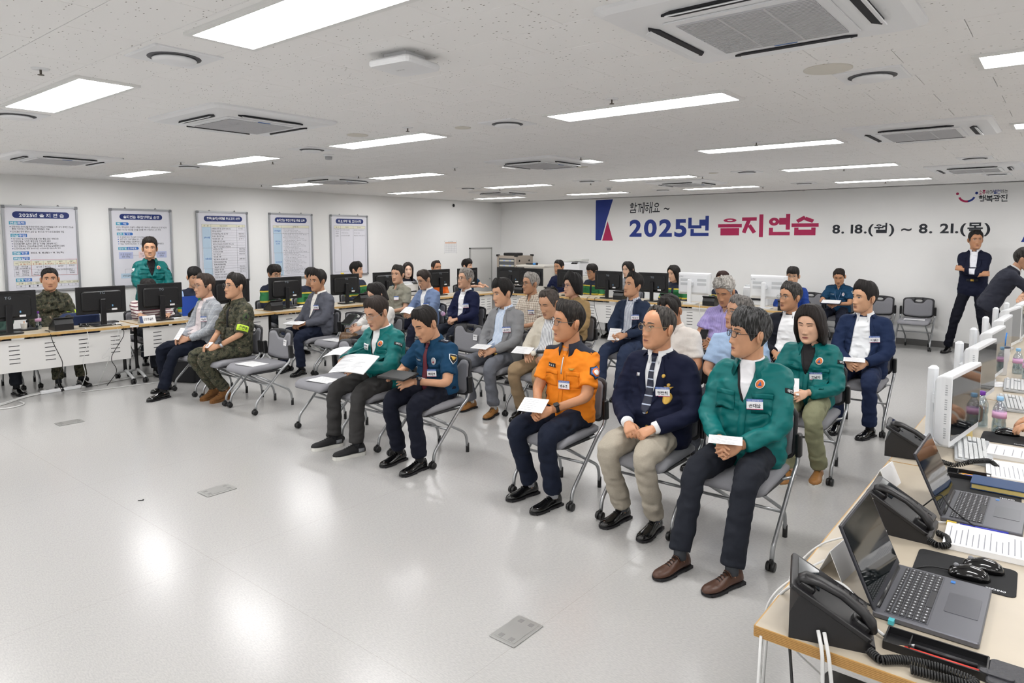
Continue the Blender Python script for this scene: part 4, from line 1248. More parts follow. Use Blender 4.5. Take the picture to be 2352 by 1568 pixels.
class Person:
    def __init__(self, label, x, y, H, rz=0.0, pose='sit', yaw=0.0, pitch=0.0, roll=0.0, lean=-.03, side=0.0, bw=1.0, belly=0.0, res=1,
                 hands=None, poses=('relax', 'relax'), backs=None, fdirs=None, feet=None, kind='blazer', top='#333', shirt=None, tie=None, sleeve='long', legs='#222', shoe=('dress', None), sock=None,
                 skin='#c89878', hair=('short', '#17120f', None, .016), hairkw=None, glasses=None, name_tag=None, vee=None, extras=(), jaw=1.0, age=.3, lapel=True, twist=0.0, cuff=None, elbow=None, elbows=None, group='seated audience', lower=True, collar_mat=None, headsc=1.07, female=False, knee=1.0):
        self.__dict__.update({k: v for k, v in locals().items() if k != 'self'})
        self.kids = {}
        self.skel(); self.garments()
        PEOPLE.append(self)
    def sp(self, t):
        a, b = self.Pv, self.NB
        return a + (b - a) * t + V(0, .03, 0) * math.sin(PI * min(max(t, 0), 1)) * .8
    def skel(self):
        sit = self.pose == 'sit'
        self.Pv = V(0, .05, .55) if sit else V(0, .02, .53 * self.H)
        nz = self.H - .270 * self.headsc - (.02 if self.pitch > .3 else 0)
        L = nz - self.Pv[2]
        self.NB = self.Pv + V(-math.tan(self.side) * L, -math.tan(self.lean) * L, L)
        if self.pose == 'bend':
            self.Pv = V(0, .12, .90); self.NB = V(0, -.15, 1.345)
        self.Y = unit(self.NB - self.sp(.55)); tw = self.twist
        X0 = V(math.cos(tw), math.sin(tw), 0)
        self.X = unit(X0 - (X0 @ self.Y) * self.Y); self.N = np.cross(self.X, self.Y)
        self.fr = (self.NB, self.X, self.Y, self.N)
        k = self.bw
        self.S = [self.sp(.85) + self.X * s * .158 * k for s in (1, -1)]   # 0 = left (+x), 1 = right
        if self.hands is None:
            self.hands = ((.065, -.20, .655), (-.065, -.20, .655)) if sit else ((.25, -.02, .85), (-.25, -.02, .85))
        self.W = []; self.E = []
        for i, s in enumerate((1, -1)):
            pole = V(s * .75, .35, -.55) if self.elbows is None else V(*self.elbows[i])
            e, w_ = ik(self.S[i], V(*self.hands[i]), .275 * k ** .5, .245 * k ** .5, pole)
            self.E.append(e); self.W.append(w_)
        # legs
        self.HJ = [self.Pv + V(s * .088, -.01, -.005) for s in (1, -1)]
        if self.feet is None:
            self.feet = ((.12, -.45, 0.12), (-.12, -.45, -.12)) if sit else ((.11, .03, .15), (-.11, .03, -.15))
        self.A = [V(f[0], f[1], .10 if self.shoe[0] != 'boot' else .12) for f in self.feet]
        self.K = []
        LT = .43 if sit else self.Pv[2] * .50 - .03; LS = .425 if sit else self.Pv[2] * .50 - .03
        for i, s in enumerate((1, -1)):
            kx, a2 = ik(self.HJ[i], self.A[i], LT * self.knee, LS * self.knee, V(s * .12, -1, .75) if sit else V(s * .1, -1, 0))
            if sit: kx = V(self.HJ[i][0] + (self.A[i][0] - self.HJ[i][0]) * .7 + s * .015, self.HJ[i][1] - .415 * self.knee, .505)
            self.K.append(kx)
        # head
        self.HR = rotz(-self.yaw) @ rotx(self.pitch) @ roty(self.roll)
        self.HP = self.NB + self.Y * .058 * self.headsc + self.N * .014
        self.HC = self.HP + self.HR @ (V(0, -.012, .095) * self.headsc)
    def ring(self, t, grow, n=26):
        k = self.bw
        w_ = np.interp(t, TT, TW) * k + grow; f = np.interp(t, TT, TF) * (.4 + .6 * k) + grow; b = np.interp(t, TT, TB) * (.4 + .6 * k) + grow
        f += self.belly * math.exp(-((t - .25) / .22) ** 2)
        if self.female: f += .018 * math.exp(-((t - .66) / .1) ** 2); w_ *= .94 - .04 * math.exp(-((t - .4) / .15) ** 2)
        c = self.sp(t); Yt = unit(self.sp(t + .05) - self.sp(t - .05)) if t < .9 else self.Y
        X = unit(self.X - (self.X @ Yt) * Yt); N = np.cross(X, Yt); r = []
        for a in np.linspace(0, 2 * PI, n, endpoint=False):
            s, co = math.sin(a), math.cos(a); e = .86
            sx = np.sign(s) * abs(s) ** e; cx = np.sign(co) * abs(co) ** e
            r.append(c + X * w_ * sx + N * (f if cx > 0 else b) * cx)
        return r
    def garments(self):
        vox = (.0095, .0125, .016)[self.res]
        k = self.bw; bl = self.kind in ('blazer', 'jacket')
        grow = .014 if self.kind == 'blazer' else .016 if self.kind == 'jacket' else .012 if self.kind == 'camo' else .007
        lo = -.16 if bl or self.pose != 'sit' else -.08
        mb = MB()
        ts = [t for t in TT if t >= lo]
        ts = [ts[0]] + [t for t in np.linspace(ts[0] + .08, .9, 12)] + [.95, 1.0, 1.03]
        rings = [self.ring(t, grow if t < .9 else grow * .6) for t in ts]
        mb.loft(rings[::-1])
        for i, s in enumerate((1, -1)):
            S, E, W = self.S[i], self.E[i], self.W[i]
            inn = self.sp(.84) + self.X * s * .09 * k + V(0, 0, .012)
            r0 = .062 * k ** .5 + grow * .7
            if self.sleeve == 'long':
                d = unit(W - E); end = W - d * (.012 if self.kind != 'jacket' else .02)
                mid1 = S + (E - S) * .55; mid2 = E + (end - E) * .5
                mb.tube(smooth_path([inn, S + V(0, 0, .004), E, end], .07, 5), np.interp(np.linspace(0, 1, 14), [0, .25, .55, .7, .9, 1], [r0, r0 * 1.0, r0 * .86, r0 * .84, r0 * .70, r0 * .66]), 14)
            else:
                fr = .74 if self.sleeve == 'short' else .98
                end = S + (E - S) * fr
                mb.tube([inn, S, S + (end - S) * .5, end], [r0, r0 * 1.0, r0 * .98, r0 * 1.0], 14)
        self.g_top = raw(mb, vox, 4 if self.res == 0 else 3)
        if not self.lower:
            self.g_leg = None; return
        mb = MB()
        rg = [self.ring(t, -.002) for t in (-.14, -.06, .03, .12)]
        mb.loft(rg[::-1])
        if self.pose == 'sit': mb.ell(self.Pv + V(0, .02, -.025), (.172 * k, .125, .085), 18, 10)
        for i, s in enumerate((1, -1)):
            H, K, A = self.HJ[i], self.K[i], self.A[i]
            d = unit(K - A); end = A - d * (.0) + V(0, 0, .005)
            rr = [.092 * k, .092 * k, .088 * k, .074, .071, .070, .066, .064, .062, .062]
            pts = smooth_path([H + unit(H - K) * .03, H, K, end], .085, 6)
            prm = np.linspace(0, 1, len(pts))
            mb.tube(pts, np.interp(prm, [0, .12, .3, .5, .62, .72, .85, 1], [.088 * k, .092 * k, .090 * k, .078 * k, .074, .070, .062, .061]), 16)
        self.g_leg = raw(mb, vox * 1.1, 4)
    # ------------------------------------------------------------------ finishing
    def finish(self):
        P = self
        root = thing('person', P.label, 'person', (P.x, P.y, 0), P.rz, P.group)
        self.root = root
        def wrinkle(g, amp, sc):
            v, f, n = DONE[g]
            v = v.copy()
            ox = random.uniform(0, 50)
            d = np.array([mnoise.noise((p[0] * sc + ox, p[1] * sc, p[2] * sc * 1.9)) + .45 * mnoise.noise((p[0] * sc * 2.3 + ox, p[1] * sc * 2.3, p[2] * sc * 4)) for p in v.tolist()])
            d = np.sign(d) * np.abs(d) ** .8
            v += n * (d * amp)[:, None]
            return v, f
        mtop = P.top if not isinstance(P.top, str) else mat('cloth_' + P.top, P.top, .82, spec=.2, noise=.04, nscale=120, fold=.45)
        v, f = wrinkle(P.g_top, .0095 if P.kind in ('jacket', 'shirt', 'camo') else .0065, 9.5)
        S = Surf(v, f)
        gname = {'blazer': 'blazer', 'jacket': 'jacket', 'shirt': 'shirt', 'polo': 'polo_shirt', 'tee': 't_shirt', 'vest': 'vest_jacket', 'camo': 'camouflage_jacket'}[P.kind]
        mb = MB(); mb.add(v, f, 0, smooth=True)
        self.coat = mb.build(gname, mtop, root)
        self.S_top = S
        mleg = P.legs if not isinstance(P.legs, str) else mat('trouser_' + P.legs, P.legs, .85, spec=.2, noise=.05, nscale=150, fold=.5)
        if P.g_leg is not None:
            v2, f2 = wrinkle(P.g_leg, .008, 9.0)
            mb = MB(); mb.add(v2, f2, 0, smooth=True); mb.build('trousers', mleg, root)
            self.S_leg = Surf(v2, f2)
            for i in (0, 1):
                f_ = P.feet[i]; A = P.A[i]
                lift = P.A[i][2] - (.10 if P.shoe[0] != 'boot' else .12)
                o = shoe(P.shoe[0], P.shoe[1] or SHOE_BLACK, root)
                o.location = (A[0], A[1], lift); o.rotation_euler = (0, 0, f_[2])
                mb = MB(); d = unit(P.K[i] - A)
                mb.tube([A - V(0, 0, .035), A + V(0, 0, .01), A + d * .06, A + d * .16], [.034, .034, .036, .042], 12)
                if P.sock != 'none': mb.build('sock', P.sock or SOCKB, root)
        # ---- body: head, neck, trunk, arms, hands, legs in one mesh
        mb = MB()
        na, nz = ((64, 50), (52, 40), (40, 32))[P.res]
        A_, Z_, HPt = head_grid(na, nz, P.jaw, .92 if P.female else 1.0, P.age)
        hv = HPt.reshape(-1, 3); hf = []
        for j in range(nz - 1):
            for i in range(na):
                k = (i + 1) % na; hf.append((j * na + i, j * na + k, (j + 1) * na + k, (j + 1) * na + i))
        hf.append(tuple(range(na - 1, -1, -1))); hf.append(tuple((nz - 1) * na + i for i in range(na)))
        sc = P.headsc
        HS = Surf(hv, hf)
        hm = MB(); hm.add(hv, hf, 0, smooth=True); ear(hm, 1); ear(hm, -1)
        # eyes, brows, lips laid on the face
        fr = (V(0, 0, 0), V(1, 0, 0), V(0, 0, 1), V(0, -1, 0))
        squint = .75 if P.res == 0 else .8
        down = P.pitch > .2 or 'closed' in P.extras
        for s in (-1, 1):
            cx = s * .032; n = 9
            xs = np.linspace(-.0145, .0145, n); u = xs / .0145
            up = .0065 * squint * (1 - u ** 2) ** .8 * (.25 if down else 1); dn = -.0042 * squint * (1 - u ** 2) ** .8 * (.6 if down else 1)
            zc = .010 + (s * u) * .0012
            a = [(cx + x, z + q) for x, z, q in zip(xs, zc, up)]; b = [(cx + x, z + q) for x, z, q in zip(xs, zc, dn)]
            if not down:
                strip(hm, HS, fr, a, b, .0012, 2, n, 1, .002)
                strip(hm, HS, fr, *disc(cx - .0015 * (1 if P.yaw > 0 else -1), .0108, .0052, 7, .0050), .0018, 2, 7, 2, .001)
            l = [(x, z + .0006) for x, z in a]; l2 = [(x, z + .0030) for x, z in a]
            strip(hm, HS, fr, l2, l, .0022, 1, n, 4, .002)
            bx = np.linspace(-.019, .019, 8); ub = bx / .019
            bz = .0325 + .0022 * (1 - ub ** 2) - .003 * np.clip(s * ub - .3, 0, 1); bt = (.0036 if not P.female else .0022) * (1 - .7 * np.clip(s * ub, 0, 1) ** 2)
            strip(hm, HS, fr, [(cx + x, z + t) for x, z, t in zip(bx, bz, bt)], [(cx + x, z - t) for x, z, t in zip(bx, bz, bt)], .0018, 2, 8, 3, .002)
        ml = np.linspace(-.0225, .0225, 11); um = ml / .0225
        zc = -.0690 + .0015 * um ** 2 * (1 if 'smile' in P.extras else -.6)
        upl = .0055 * (1 - um ** 2) ** .7 * (1 - .25 * np.exp(-(um / .18) ** 2)); lol = -.0075 * (1 - um ** 2) ** .7
        strip(hm, HS, fr, [(x, z + q) for x, z, q in zip(ml, zc, upl)], [(x, z + .0007) for x, z in zip(ml, zc)], .0008, 1, 11, 5, .002)
        strip(hm, HS, fr, [(x, z - .0007) for x, z in zip(ml, zc)], [(x, z + q) for x, z, q in zip(ml, zc, lol)], .0010, 1, 11, 5, .002)
        if 'smile' in P.extras:
            strip(hm, HS, fr, [(x, z + .0018) for x, z in zip(ml * .8, zc)], [(x, z - .0018) for x, z in zip(ml * .8, zc)], .0016, 1, 11, 1, .001)
        else:
            strip(hm, HS, fr, [(x, z + .0009) for x, z in zip(ml * .97, zc)], [(x, z - .0009) for x, z in zip(ml * .97, zc)], .0014, 1, 11, 4, .001)
        mb.add(np.concatenate(hm.v) * sc, hm.f, 0, P.HR, P.HC, True)
        mb.m[-len(hm.m):] = hm.m
        # neck
        nk = .058 * (.9 if P.female else 1.0) * (.6 + .4 * P.bw)
        top_ = P.HC + P.HR @ V(0, .018, -.035)
        mb.tube([P.sp(.9), P.NB, P.NB + (top_ - P.NB) * .4 + P.N * -.004, P.NB + (top_ - P.NB) * .75, top_], [nk * 1.3, nk * 1.12, nk, nk, nk * 1.05], 16)
        mb.tube([P.sp(-.05), P.sp(.2), P.sp(.5), P.sp(.75), P.sp(.92)], [.10, .095, .09, .09, .05], 10)
        for i, s in enumerate((1, -1)):
            Sh, E, W = P.S[i], P.E[i], P.W[i]
            pts = smooth_path([P.sp(.83), Sh, E, W], .05, 4)
            kk = .85 if P.female else 1.0
            mb.tube(pts, np.interp(np.linspace(0, 1, len(pts)), [0, .25, .5, .68, .85, 1], np.array([.045, .05, .043, .041, .034, .0265]) * kk), 12)
            fd = V(*P.fdirs[i]) if P.fdirs else unit(unit(W - E) + V(-s * .15, -.2, -.12))
            bk = V(*P.backs[i]) if P.backs else V(s * .35, -.25, .9)
            add_hand(mb, W + unit(fd) * .012, fd, bk, s, P.poses[i], .94 * (.9 if P.female else 1.0))
            if P.g_leg is not None:
                mb.tube(smooth_path([P.Pv, P.HJ[i], P.K[i], P.A[i], P.A[i] - V(0, 0, .05)], .08, 4), .03, 8)
        hm_mat = m_hair(P.hair[1], P.hair[2], P.hairkw.get('mixv', .5) if P.hairkw else .5)
        brow = mat('brow_' + ('grey' if P.hair[2] else 'dark'), '#4a423c' if P.hair[2] else '#1d1613', .7)
        body = mb.build('body', [m_skin(P.skin), M_EYEW, M_IRIS, brow, M_LID, M_LIP if not P.female else mat('lips_pink', '#b0605c', .45)], root)
        # hair
        hk = dict(P.hairkw or {}); hk.pop('mixv', None)
        mbh = hair_mesh(P.hair[0], P.hair[3], hash_(P.label), na=(96, 72, 56)[P.res], **hk)
        mh = MB(); mh.add(np.concatenate(mbh.v) * sc, mbh.f, 0, P.HR, P.HC, True); mh.build('hair', hm_mat, root)
        if P.glasses:
            g = glasses_mesh(P.glasses[0], P.glasses[2] if len(P.glasses) > 2 else .0015); mg = MB(); mg.add(np.concatenate(g.v) * sc, g.f, 0, P.HR, P.HC, True); mg.m = list(g.m)
            gl = MB(); gl.add(mg.v[0], [q for q, i in zip(mg.f, mg.m) if i == 0], 0, smooth=True); go = gl.build('glasses', mat('frame_' + P.glasses[1], P.glasses[1], .3, metal=.3), root); lf = [q for q, i in zip(mg.f, mg.m) if i == 1]
            for q in (lf[:20], lf[20:]):
                us = sorted({i for t_ in q for i in t_}); mp_ = {a: b for b, a in enumerate(us)}; gl = MB(); gl.add(mg.v[0][us], [tuple(mp_[i] for i in t_) for t_ in q], 0); gl.build('lens', M_LENS, go)
        self.dress(S, mtop, root)
        return root
    def collar(self, m, r=.066, hgt=.036, leaf=.05, gap=.35, spread=.02, name='collar', lift=0.0):
        P = self; mb = MB(); n = 26
        O, X, Y, N = P.fr
        rows = []
        for k in range(n + 1):
            a = gap + (2 * PI - 2 * gap) * k / n
            d = X * math.sin(a) + N * math.cos(a); fr = max(0, math.cos(a)); nb = (math.exp(-((min(a, 2 * PI - a) - gap) / .55) ** 2))
            rr = r * (.55 + .45 * P.bw) * (.92 if P.female else 1)
            base = O + Y * lift
            p0 = base + d * (rr - .002) + Y * (-.012 - .02 * fr)
            p1 = base + d * (rr - .004 - .006 * (1 - fr)) + Y * (hgt * (1 - .35 * fr))
            p2 = base + d * (rr + .006) + Y * (hgt * (1 - .35 * fr) + .001)
            p3 = base + d * (rr + .018 + spread * (.3 + nb)) + Y * (-.004 - leaf * nb) - N * .012 * nb * 0
            rows.append([p0, p1, p2, p3])
        v = np.array(rows).reshape(-1, 3)
        f = [(i * 4 + j, i * 4 + j + 1, (i + 1) * 4 + j + 1, (i + 1) * 4 + j) for i in range(n) for j in range(3)]
        mb.add(v, f, 0, smooth=True)
        o = mb.build(name, m, self.root)
        s = o.modifiers.new('solid', 'SOLIDIFY'); s.thickness = .0025; s.offset = 0
        return o
    def card(self, name, x=.075, y=-.17, w_=.088, h_=.058, rot=.05, title='을지연습'):
        P = self; O, X, Y, N = P.fr
        c = P.S_top.hit(O, X, Y, N, x, y, .012)
        if c is None: return
        # card hangs flat on the cloth
        cs = [P.S_top.hit(O, X, Y, N, x + dx, y + dy, .008) for dx, dy in ((-.03, 0), (.03, 0), (0, -.02), (0, .02))]
        ex = unit(cs[1] - cs[0]) if cs[0] is not None and cs[1] is not None else X
        ey = unit(cs[3] - cs[2]) if cs[2] is not None and cs[3] is not None else Y
        ez = unit(np.cross(ex, ey)); ey = np.cross(ez, ex); R = np.stack([ex * math.cos(rot) + ey * math.sin(rot), ey * math.cos(rot) - ex * math.sin(rot), ez], 1)
        mb = MB(); mb.box(c, (w_, h_, .0016), R, 0)
        mb.box(c + R @ V(0, h_ * .38, .0002), (w_, h_ * .24, .0018), R, 1); mb.box(c + R @ V(0, -h_ * .47, .0002), (w_, h_ * .06, .0018), R, 3)
        o = mb.build('name_tag', [M_TAGW, M_TAGB, M_INK, M_TAGR], P.root)
        if P.res < 2 and name:
            mb = MB(); put_text(mb, name, -w_ * .36, -h_ * .34, h_ * .40, w_ * .72, 1, R, c, bold=.03, z=.0016)
            put_text(mb, '광진구 통합방위협의회', -w_ * .42, h_ * .30, h_ * .14, w_ * .84, 0, R, c, z=.0016); mb.build('lettering', [M_TAGW, M_INK], o)
    def dress(self, S, mtop, root):
        P = self; fr = P.fr
        def part(name, mats, fn):
            mb = MB(); fn(mb)
            if mb.v: return mb.build(name, mats, root)
        shirt = None if P.shirt is None else (P.shirt if not isinstance(P.shirt, str) else mat('shirt_' + P.shirt, P.shirt, .8, spec=.2, fold=.4, fscale=11))
        Lt = np.linalg.norm(P.NB - P.Pv)
        if P.kind in ('blazer', 'jacket'):
            vee = P.vee or ([(-.0, .052), (-.10, .05), (-.20, .034), (-.30, .006)] if P.kind == 'blazer' else [(.028, .046), (0, .05), (-.06, .045), (-.13, .028), (-.19, .004)])
            Lp = [(-w_, y) for y, w_ in vee]; Rp = [(w_, y) for y, w_ in vee]
            part('shirt_front', shirt, lambda mb: strip(mb, S, fr, Lp, Rp, .004, 8, 16, 0, .006))
            if P.kind == 'blazer':
                lw = [0.0, .018, .044, .05, .03, .0]; ty = np.linspace(vee[0][0] - .0, vee[-1][0], 6)
                vx = np.interp(-ty, [-q[0] for q in vee], [q[1] for q in vee])
                for s in (-1, 1):
                    a = [(s * (x - .004), y) for x, y in zip(vx, ty)]; b = [(s * (x + l + .004), y + (.012 if l > .04 else 0)) for x, y, l in zip(vx, ty, lw)]
                    if P.lapel: part('lapel', mtop, lambda mb: strip(mb, S, fr, *((a, b) if s > 0 else (b, a)), .009, 3, 14, 0, .006))
                P.collar(mtop, .074, .026, .0, .9, .01, 'coat_collar', -.006)
                if shirt: P.collar(shirt, .062, .040, .048, .30 if P.tie else .42, .014)
                if P.res == 0:
                    part('button', M_GOLD if 'goldbuttons' in P.extras else M_BLKC, lambda mb: [strip(mb, S, fr, *disc(.012, y, .009, 7), .007, 2, 7, 0, .003) for y in (vee[-1][0] - .02, vee[-1][0] - .11)])
            else:
                P.collar(mtop, .076, .034, .055, .55, .022, 'coat_collar', -.004)
                if shirt and 'innertee' not in P.extras: P.collar(shirt, .060, .036, .046, .42, .010)
                for s in (-1, 1):
                    xx = s * .105
                    part('chest_pocket', mtop, lambda mb: (strip(mb, S, fr, *rect(xx - .055, xx + .055, -.255, -.145), .004, 4, 8, 0, .004), strip(mb, S, fr, [(xx - .057, -.142), (xx - .055, -.17)], [(xx + .057, -.142), (xx + .055, -.17)], .008, 4, 4, 0, .004)))
                x0, y0 = vee[-2][1], vee[-2][0]
                part('zip_band', M_BLKC, lambda mb: strip(mb, S, fr, [(-vee[1][1] - .012, vee[1][0]), (-.010, vee[-1][0])], [(-vee[1][1] + .004, vee[1][0]), (.006, vee[-1][0] - .01)], .007, 2, 8, 0, .004))
                part('button_placket', mtop, lambda mb: strip(mb, S, fr, *rect(-.02, .02, -.46, vee[-1][0] + .005), .006, 2, 10, 0, .004))
                part('round_emblem', [M_BADGEW, M_BADGEB, M_BADGEO], lambda mb: (strip(mb, S, fr, *disc(.088, -.088, .0245, 11), .009, 3, 11, 0, .003), strip(mb, S, fr, *disc(.088, -.088, .0205, 11), .0105, 3, 11, 2, .002), strip(mb, S, fr, [(.088, -.076), (.077, -.097)], [(.0885, -.076), (.099, -.097)], .012, 2, 4, 1, .001)))
        if P.kind in ('shirt', 'polo', 'tee'):
            cm = P.collar_mat or mtop
            if P.kind != 'tee': P.collar(cm, .063, .036, .05, .38, .014)
            if P.kind == 'shirt' or P.kind == 'polo':
                lo = -.44 if P.kind == 'shirt' else -.17
                part('button_placket', mtop, lambda mb: strip(mb, S, fr, *rect(-.016, .016, lo, -.02), .004, 2, 14, 0, .003))
                part('open_neck', m_skin(P.skin), lambda mb: strip(mb, S, fr, [(-.03, .0), (-.003, -.055)], [(.03, .0), (.003, -.055)], .0055, 3, 5, 0, .004)) if not P.tie else None
            if P.kind == 'shirt' and 'nopocket' not in P.extras:
                for s in (-1, 1):
                    xx = s * .085
                    part('chest_pocket', mtop, lambda mb: (strip(mb, S, fr, *rect(xx - .048, xx + .048, -.26, -.155), .004, 4, 8, 0, .004), strip(mb, S, fr, [(xx - .05, -.15), (xx - .05, -.18)], [(xx + .05, -.15), (xx + .05, -.18)], .007, 4, 4, 0, .004)))
        if P.tie:
            tm = P.tie if not isinstance(P.tie, str) else mat('tie_' + P.tie, P.tie, .6)
            ln = -.42 if P.kind == 'shirt' else -.30
            part('tie', tm, lambda mb: (strip(mb, S, fr, [(-.018, .004), (-.011, -.035)], [(.018, .004), (.011, -.035)], .017, 2, 5, 0, .01), strip(mb, S, fr, [(-.011, -.034), (-.026, -.22), (-.03, ln), (-.002, ln - .035)], [(.011, -.034), (.026, -.22), (.03, ln), (.002, ln - .035)], .012, 3, 16, 0, .006)))
        if P.cuff:
            for i in (0, 1):
                d = unit(P.W[i] - P.E[i]); part('shirt_cuff', mat('shirt_' + P.cuff, P.cuff, .8), lambda mb: mb.tube([P.W[i] - d * .05, P.W[i] - d * .018, P.W[i] + d * .012], [.040, .039, .037], 14, cap=True))
        if P.name_tag is not None:
            nt = P.name_tag if isinstance(P.name_tag, tuple) else (P.name_tag,)
            P.card(*nt)
    def arm_frame(self, i, t=.45, front=.35):
        """frame on the outer side of the upper arm"""
        P = self; s = 1 if i == 0 else -1
        Y = unit(P.S[i] - P.E[i]); n0 = unit(V(s, -front, .15)); N = unit(n0 - (n0 @ Y) * Y); X = np.cross(Y, N)
        return (P.S[i] + (P.E[i] - P.S[i]) * t, X, Y, N)
PEOPLE = []
def hash_(s): return sum(ord(c) * (i + 3) for i, c in enumerate(s)) % 100000
# ------------------------------------------------------------ cloth patterns
M_CHECKG = mat_bands('light_grey_check', '#a4a8ae', [(0, .05, 0, .09, '#c3c6ca'), (2, .05, 0, .09, '#8b9098'), (0, .05, .5, .56, '#858b95')])
M_STRIPEB = mat_bands('blue_stripe_shirt', '#b9cbe4', [(0, .016, 0, .3, '#e6ecf4')])
M_STRIPEG = mat_bands('grey_stripe_shirt', '#e3e4e6', [(0, .018, 0, .28, '#6e7480')])
M_STRIPEW = mat_bands('white_blue_stripe', '#dfe2e8', [(0, .014, 0, .35, '#75829c')])
M_STRIPEP = mat_bands('purple_stripe_shirt', '#9384c6', [(0, .011, 0, .3, '#c4bce2')])
M_PLAID = mat_bands('brown_plaid_shirt', '#e6e0d4', [(0, .028, 0, .17, '#7d6250'), (2, .028, 0, .17, '#7d6250'), (0, .028, .5, .6, '#bda78f'), (2, .028, .5, .6, '#bda78f')])
M_SLEEVEST = mat_bands('striped_sleeve', '#e4dcd8', [(2, .035, 0, .35, '#6b3040')])
M_CAMO = mat_camo('camouflage_cloth')
def m_vest(z): return mat_bands('rescue_vest_%.2f' % z, '#1a2238', [(2, 0, z - .25, z - .12, '#2f7d4a'), (2, 0, z - .275, z - .25, '#d8bf45'), (2, 0, z - .12, z - .098, '#d8bf45'), (0, 0, -.02, .02, '#1a2238')])
TEAL = '#12756f'
M_TEAL = mat('teal_nylon', '#046a69', .5, spec=.3, fold=.7)
M_POLB = mat('police_blue', '#153e5d', .75, spec=.2, noise=.03, nscale=100, fold=.55)
M_ORNG = mat('rescue_orange', '#f28a1f', .7, spec=.25, fold=.55)
HOLD = dict(poses=('hold', 'hold'), backs=((.85, .05, .45), (-.85, .05, .45)), fdirs=((-.35, -.9, -.15), (.35, -.9, -.15)))
DARK = '#14100e'
def R_(d): return math.radians(d)
r1, r2, r3 = ROW[1], ROW[2], ROW[3]
P_ = {}
def cast(key, *a, **k): P_[key] = Person(*a, **k)
cast('lt', 'man in light grey checked blazer and glasses at the left end of the front row', -7.74, r1, 1.335, yaw=.0, pitch=.0, kind='blazer', top=M_CHECKG, shirt='#e2d8da', legs='#151a28', res=0, hair=('recede', '#2a211c', None, .017), glasses=('rect', '#9a938c'), vee=[(0, .05), (-.12, .06), (-.28, .075), (-.42, .085)], feet=((.05, -.50, R_(14)), (-.33, -.30, R_(17))), name_tag=('장남현', .11, -.19), skin='#bd8d70', hands=((.11, -.22, .64), (-.02, -.24, .64)), shoe=('dress', None), jaw=.95, age=.8, **HOLD)
cast('camo', 'soldier in camouflage with lime armband and tan boots in the front row', -7.08, r1, 1.36, yaw=-.02, pitch=-.08, kind='camo', top=M_CAMO, legs=M_CAMO, res=0, sleeve='elbow', hair=('buzz', '#15110f', None, .016), hairkw=dict(top=1.3), glasses=('round', '#6b6b6b'), feet=((-.03, -.10, R_(17)), (-.22, -.12, R_(20))), shoe=('boot', SHOE_SUEDE), sock='none', hands=((.1, -.22, .62), (-.03, -.25, .62)), skin='#c2906f', bw=1.05, **HOLD)
cast('teal1', 'man in green jacket reading a thick report, glasses, grey trousers', -4.62, r1, 1.285, yaw=-.05, pitch=.36, kind='jacket', top=M_TEAL, shirt='#eceef0', legs='#3b3a3a', res=0, hair=('short', '#231b17', None, .017), glasses=('rect', '#a8a39d'), feet=((.18, -.41, R_(-15)), (-.155, -.38, R_(-15))), shoe=('sneaker', SNK), skin='#c08e70', lean=.02, hands=((.07, -.27, .70), (-.14, -.27, .74)), bw=1.05, belly=.02, age=.9, **HOLD)
cast('police', 'police officer in blue short-sleeved shirt and dark red tie with a black tablet', -3.97, r1, 1.25, yaw=.12, pitch=.45, lean=.08, kind='shirt', top=M_POLB, tie='#5e1527', legs='#141724', sleeve='short', res=0, hair=('short', '#120e0c', None, .015), hairkw=dict(top=1.3), feet=((.19, -.33, R_(2)), (-.09, -.29, R_(4))), skin='#bf8c6b', hands=((.07, -.26, .66), (-.11, -.25, .72)), poses=('hold', 'flat'), backs=((.8, .0, .5), (-.3, .1, .9)), fdirs=((-.5, -.8, -.1), (.1, -.95, -.25)), bw=1.06, extras=('tieclip',))
cast('orange', 'firefighter in bright orange shirt with navy collar holding a paper, glasses', -2.66, r1, 1.315, yaw=.5, pitch=-.02, kind='shirt', top=M_ORNG, collar_mat=mat('navy_collar', '#1c2233', .8), legs='#1a2030', sleeve='short', res=0, hair=('short', '#17120f', '#4d4843', .019), hairkw=dict(mixv=.66, top=1.3), glasses=('rect', '#5c5650'), feet=((.09, -.27, R_(-9)), (-.16, -.20, R_(-12))), sock=SOCKL, skin='#b9815c', hands=((.06, -.24, .645), (-.055, -.25, .645)), name_tag=('박용호', .03, -.24), age=.9, bw=1.02, **HOLD)
cast('navy', 'older man in navy blazer with crest, striped tie and cream trousers', -1.98, r1, 1.335, yaw=.4, pitch=-.05, kind='blazer', top='#141930', shirt='#eef0f3', tie=mat_bands('club_tie', '#1a2036', [(2, .05, 0, .14, '#b9c3d6')], rough=.5), legs='#aaa294', res=0, hair=('bald', '#1d1a18', '#5c5753', .010), hairkw=dict(mixv=.55), glasses=('round', '#a58f6c'), feet=((.11, -.19, R_(2)), (-.13, -.17, R_(-8))), sock=SOCK, cuff='#f1f2f4', skin='#c08865', poses=('grip', 'grip'), hands=((.12, -.22, .65), (-.07, -.22, .65)), name_tag=('정찬희', .085, -.20), bw=1.12, belly=.05, jaw=1.12, age=1.0, extras=('goldbuttons',))
cast('teal2', 'man in green jacket and glasses at the right end of the front row, brown shoes', -1.40, r1, 1.345, yaw=.78, pitch=-.02, kind='jacket', top=M_TEAL, shirt='#eeeef2', legs='#22252d', res=0, hair=('fringe', '#171615', '#6f6f70', .022), hairkw=dict(mixv=.62, top=1.2), glasses=('rect', '#2a2725', .0019), feet=((.14, -.53, R_(-20)), (-.14, -.54, R_(-14))), shoe=('brown', SHOE_BROWN), sock=mat('sock_rib', '#3f4248', .9), skin='#bd8967', hands=((.055, -.23, .645), (-.06, -.23, .65)), name_tag=('윤재삼', .07, -.20), bw=1.08, age=.8, **HOLD)
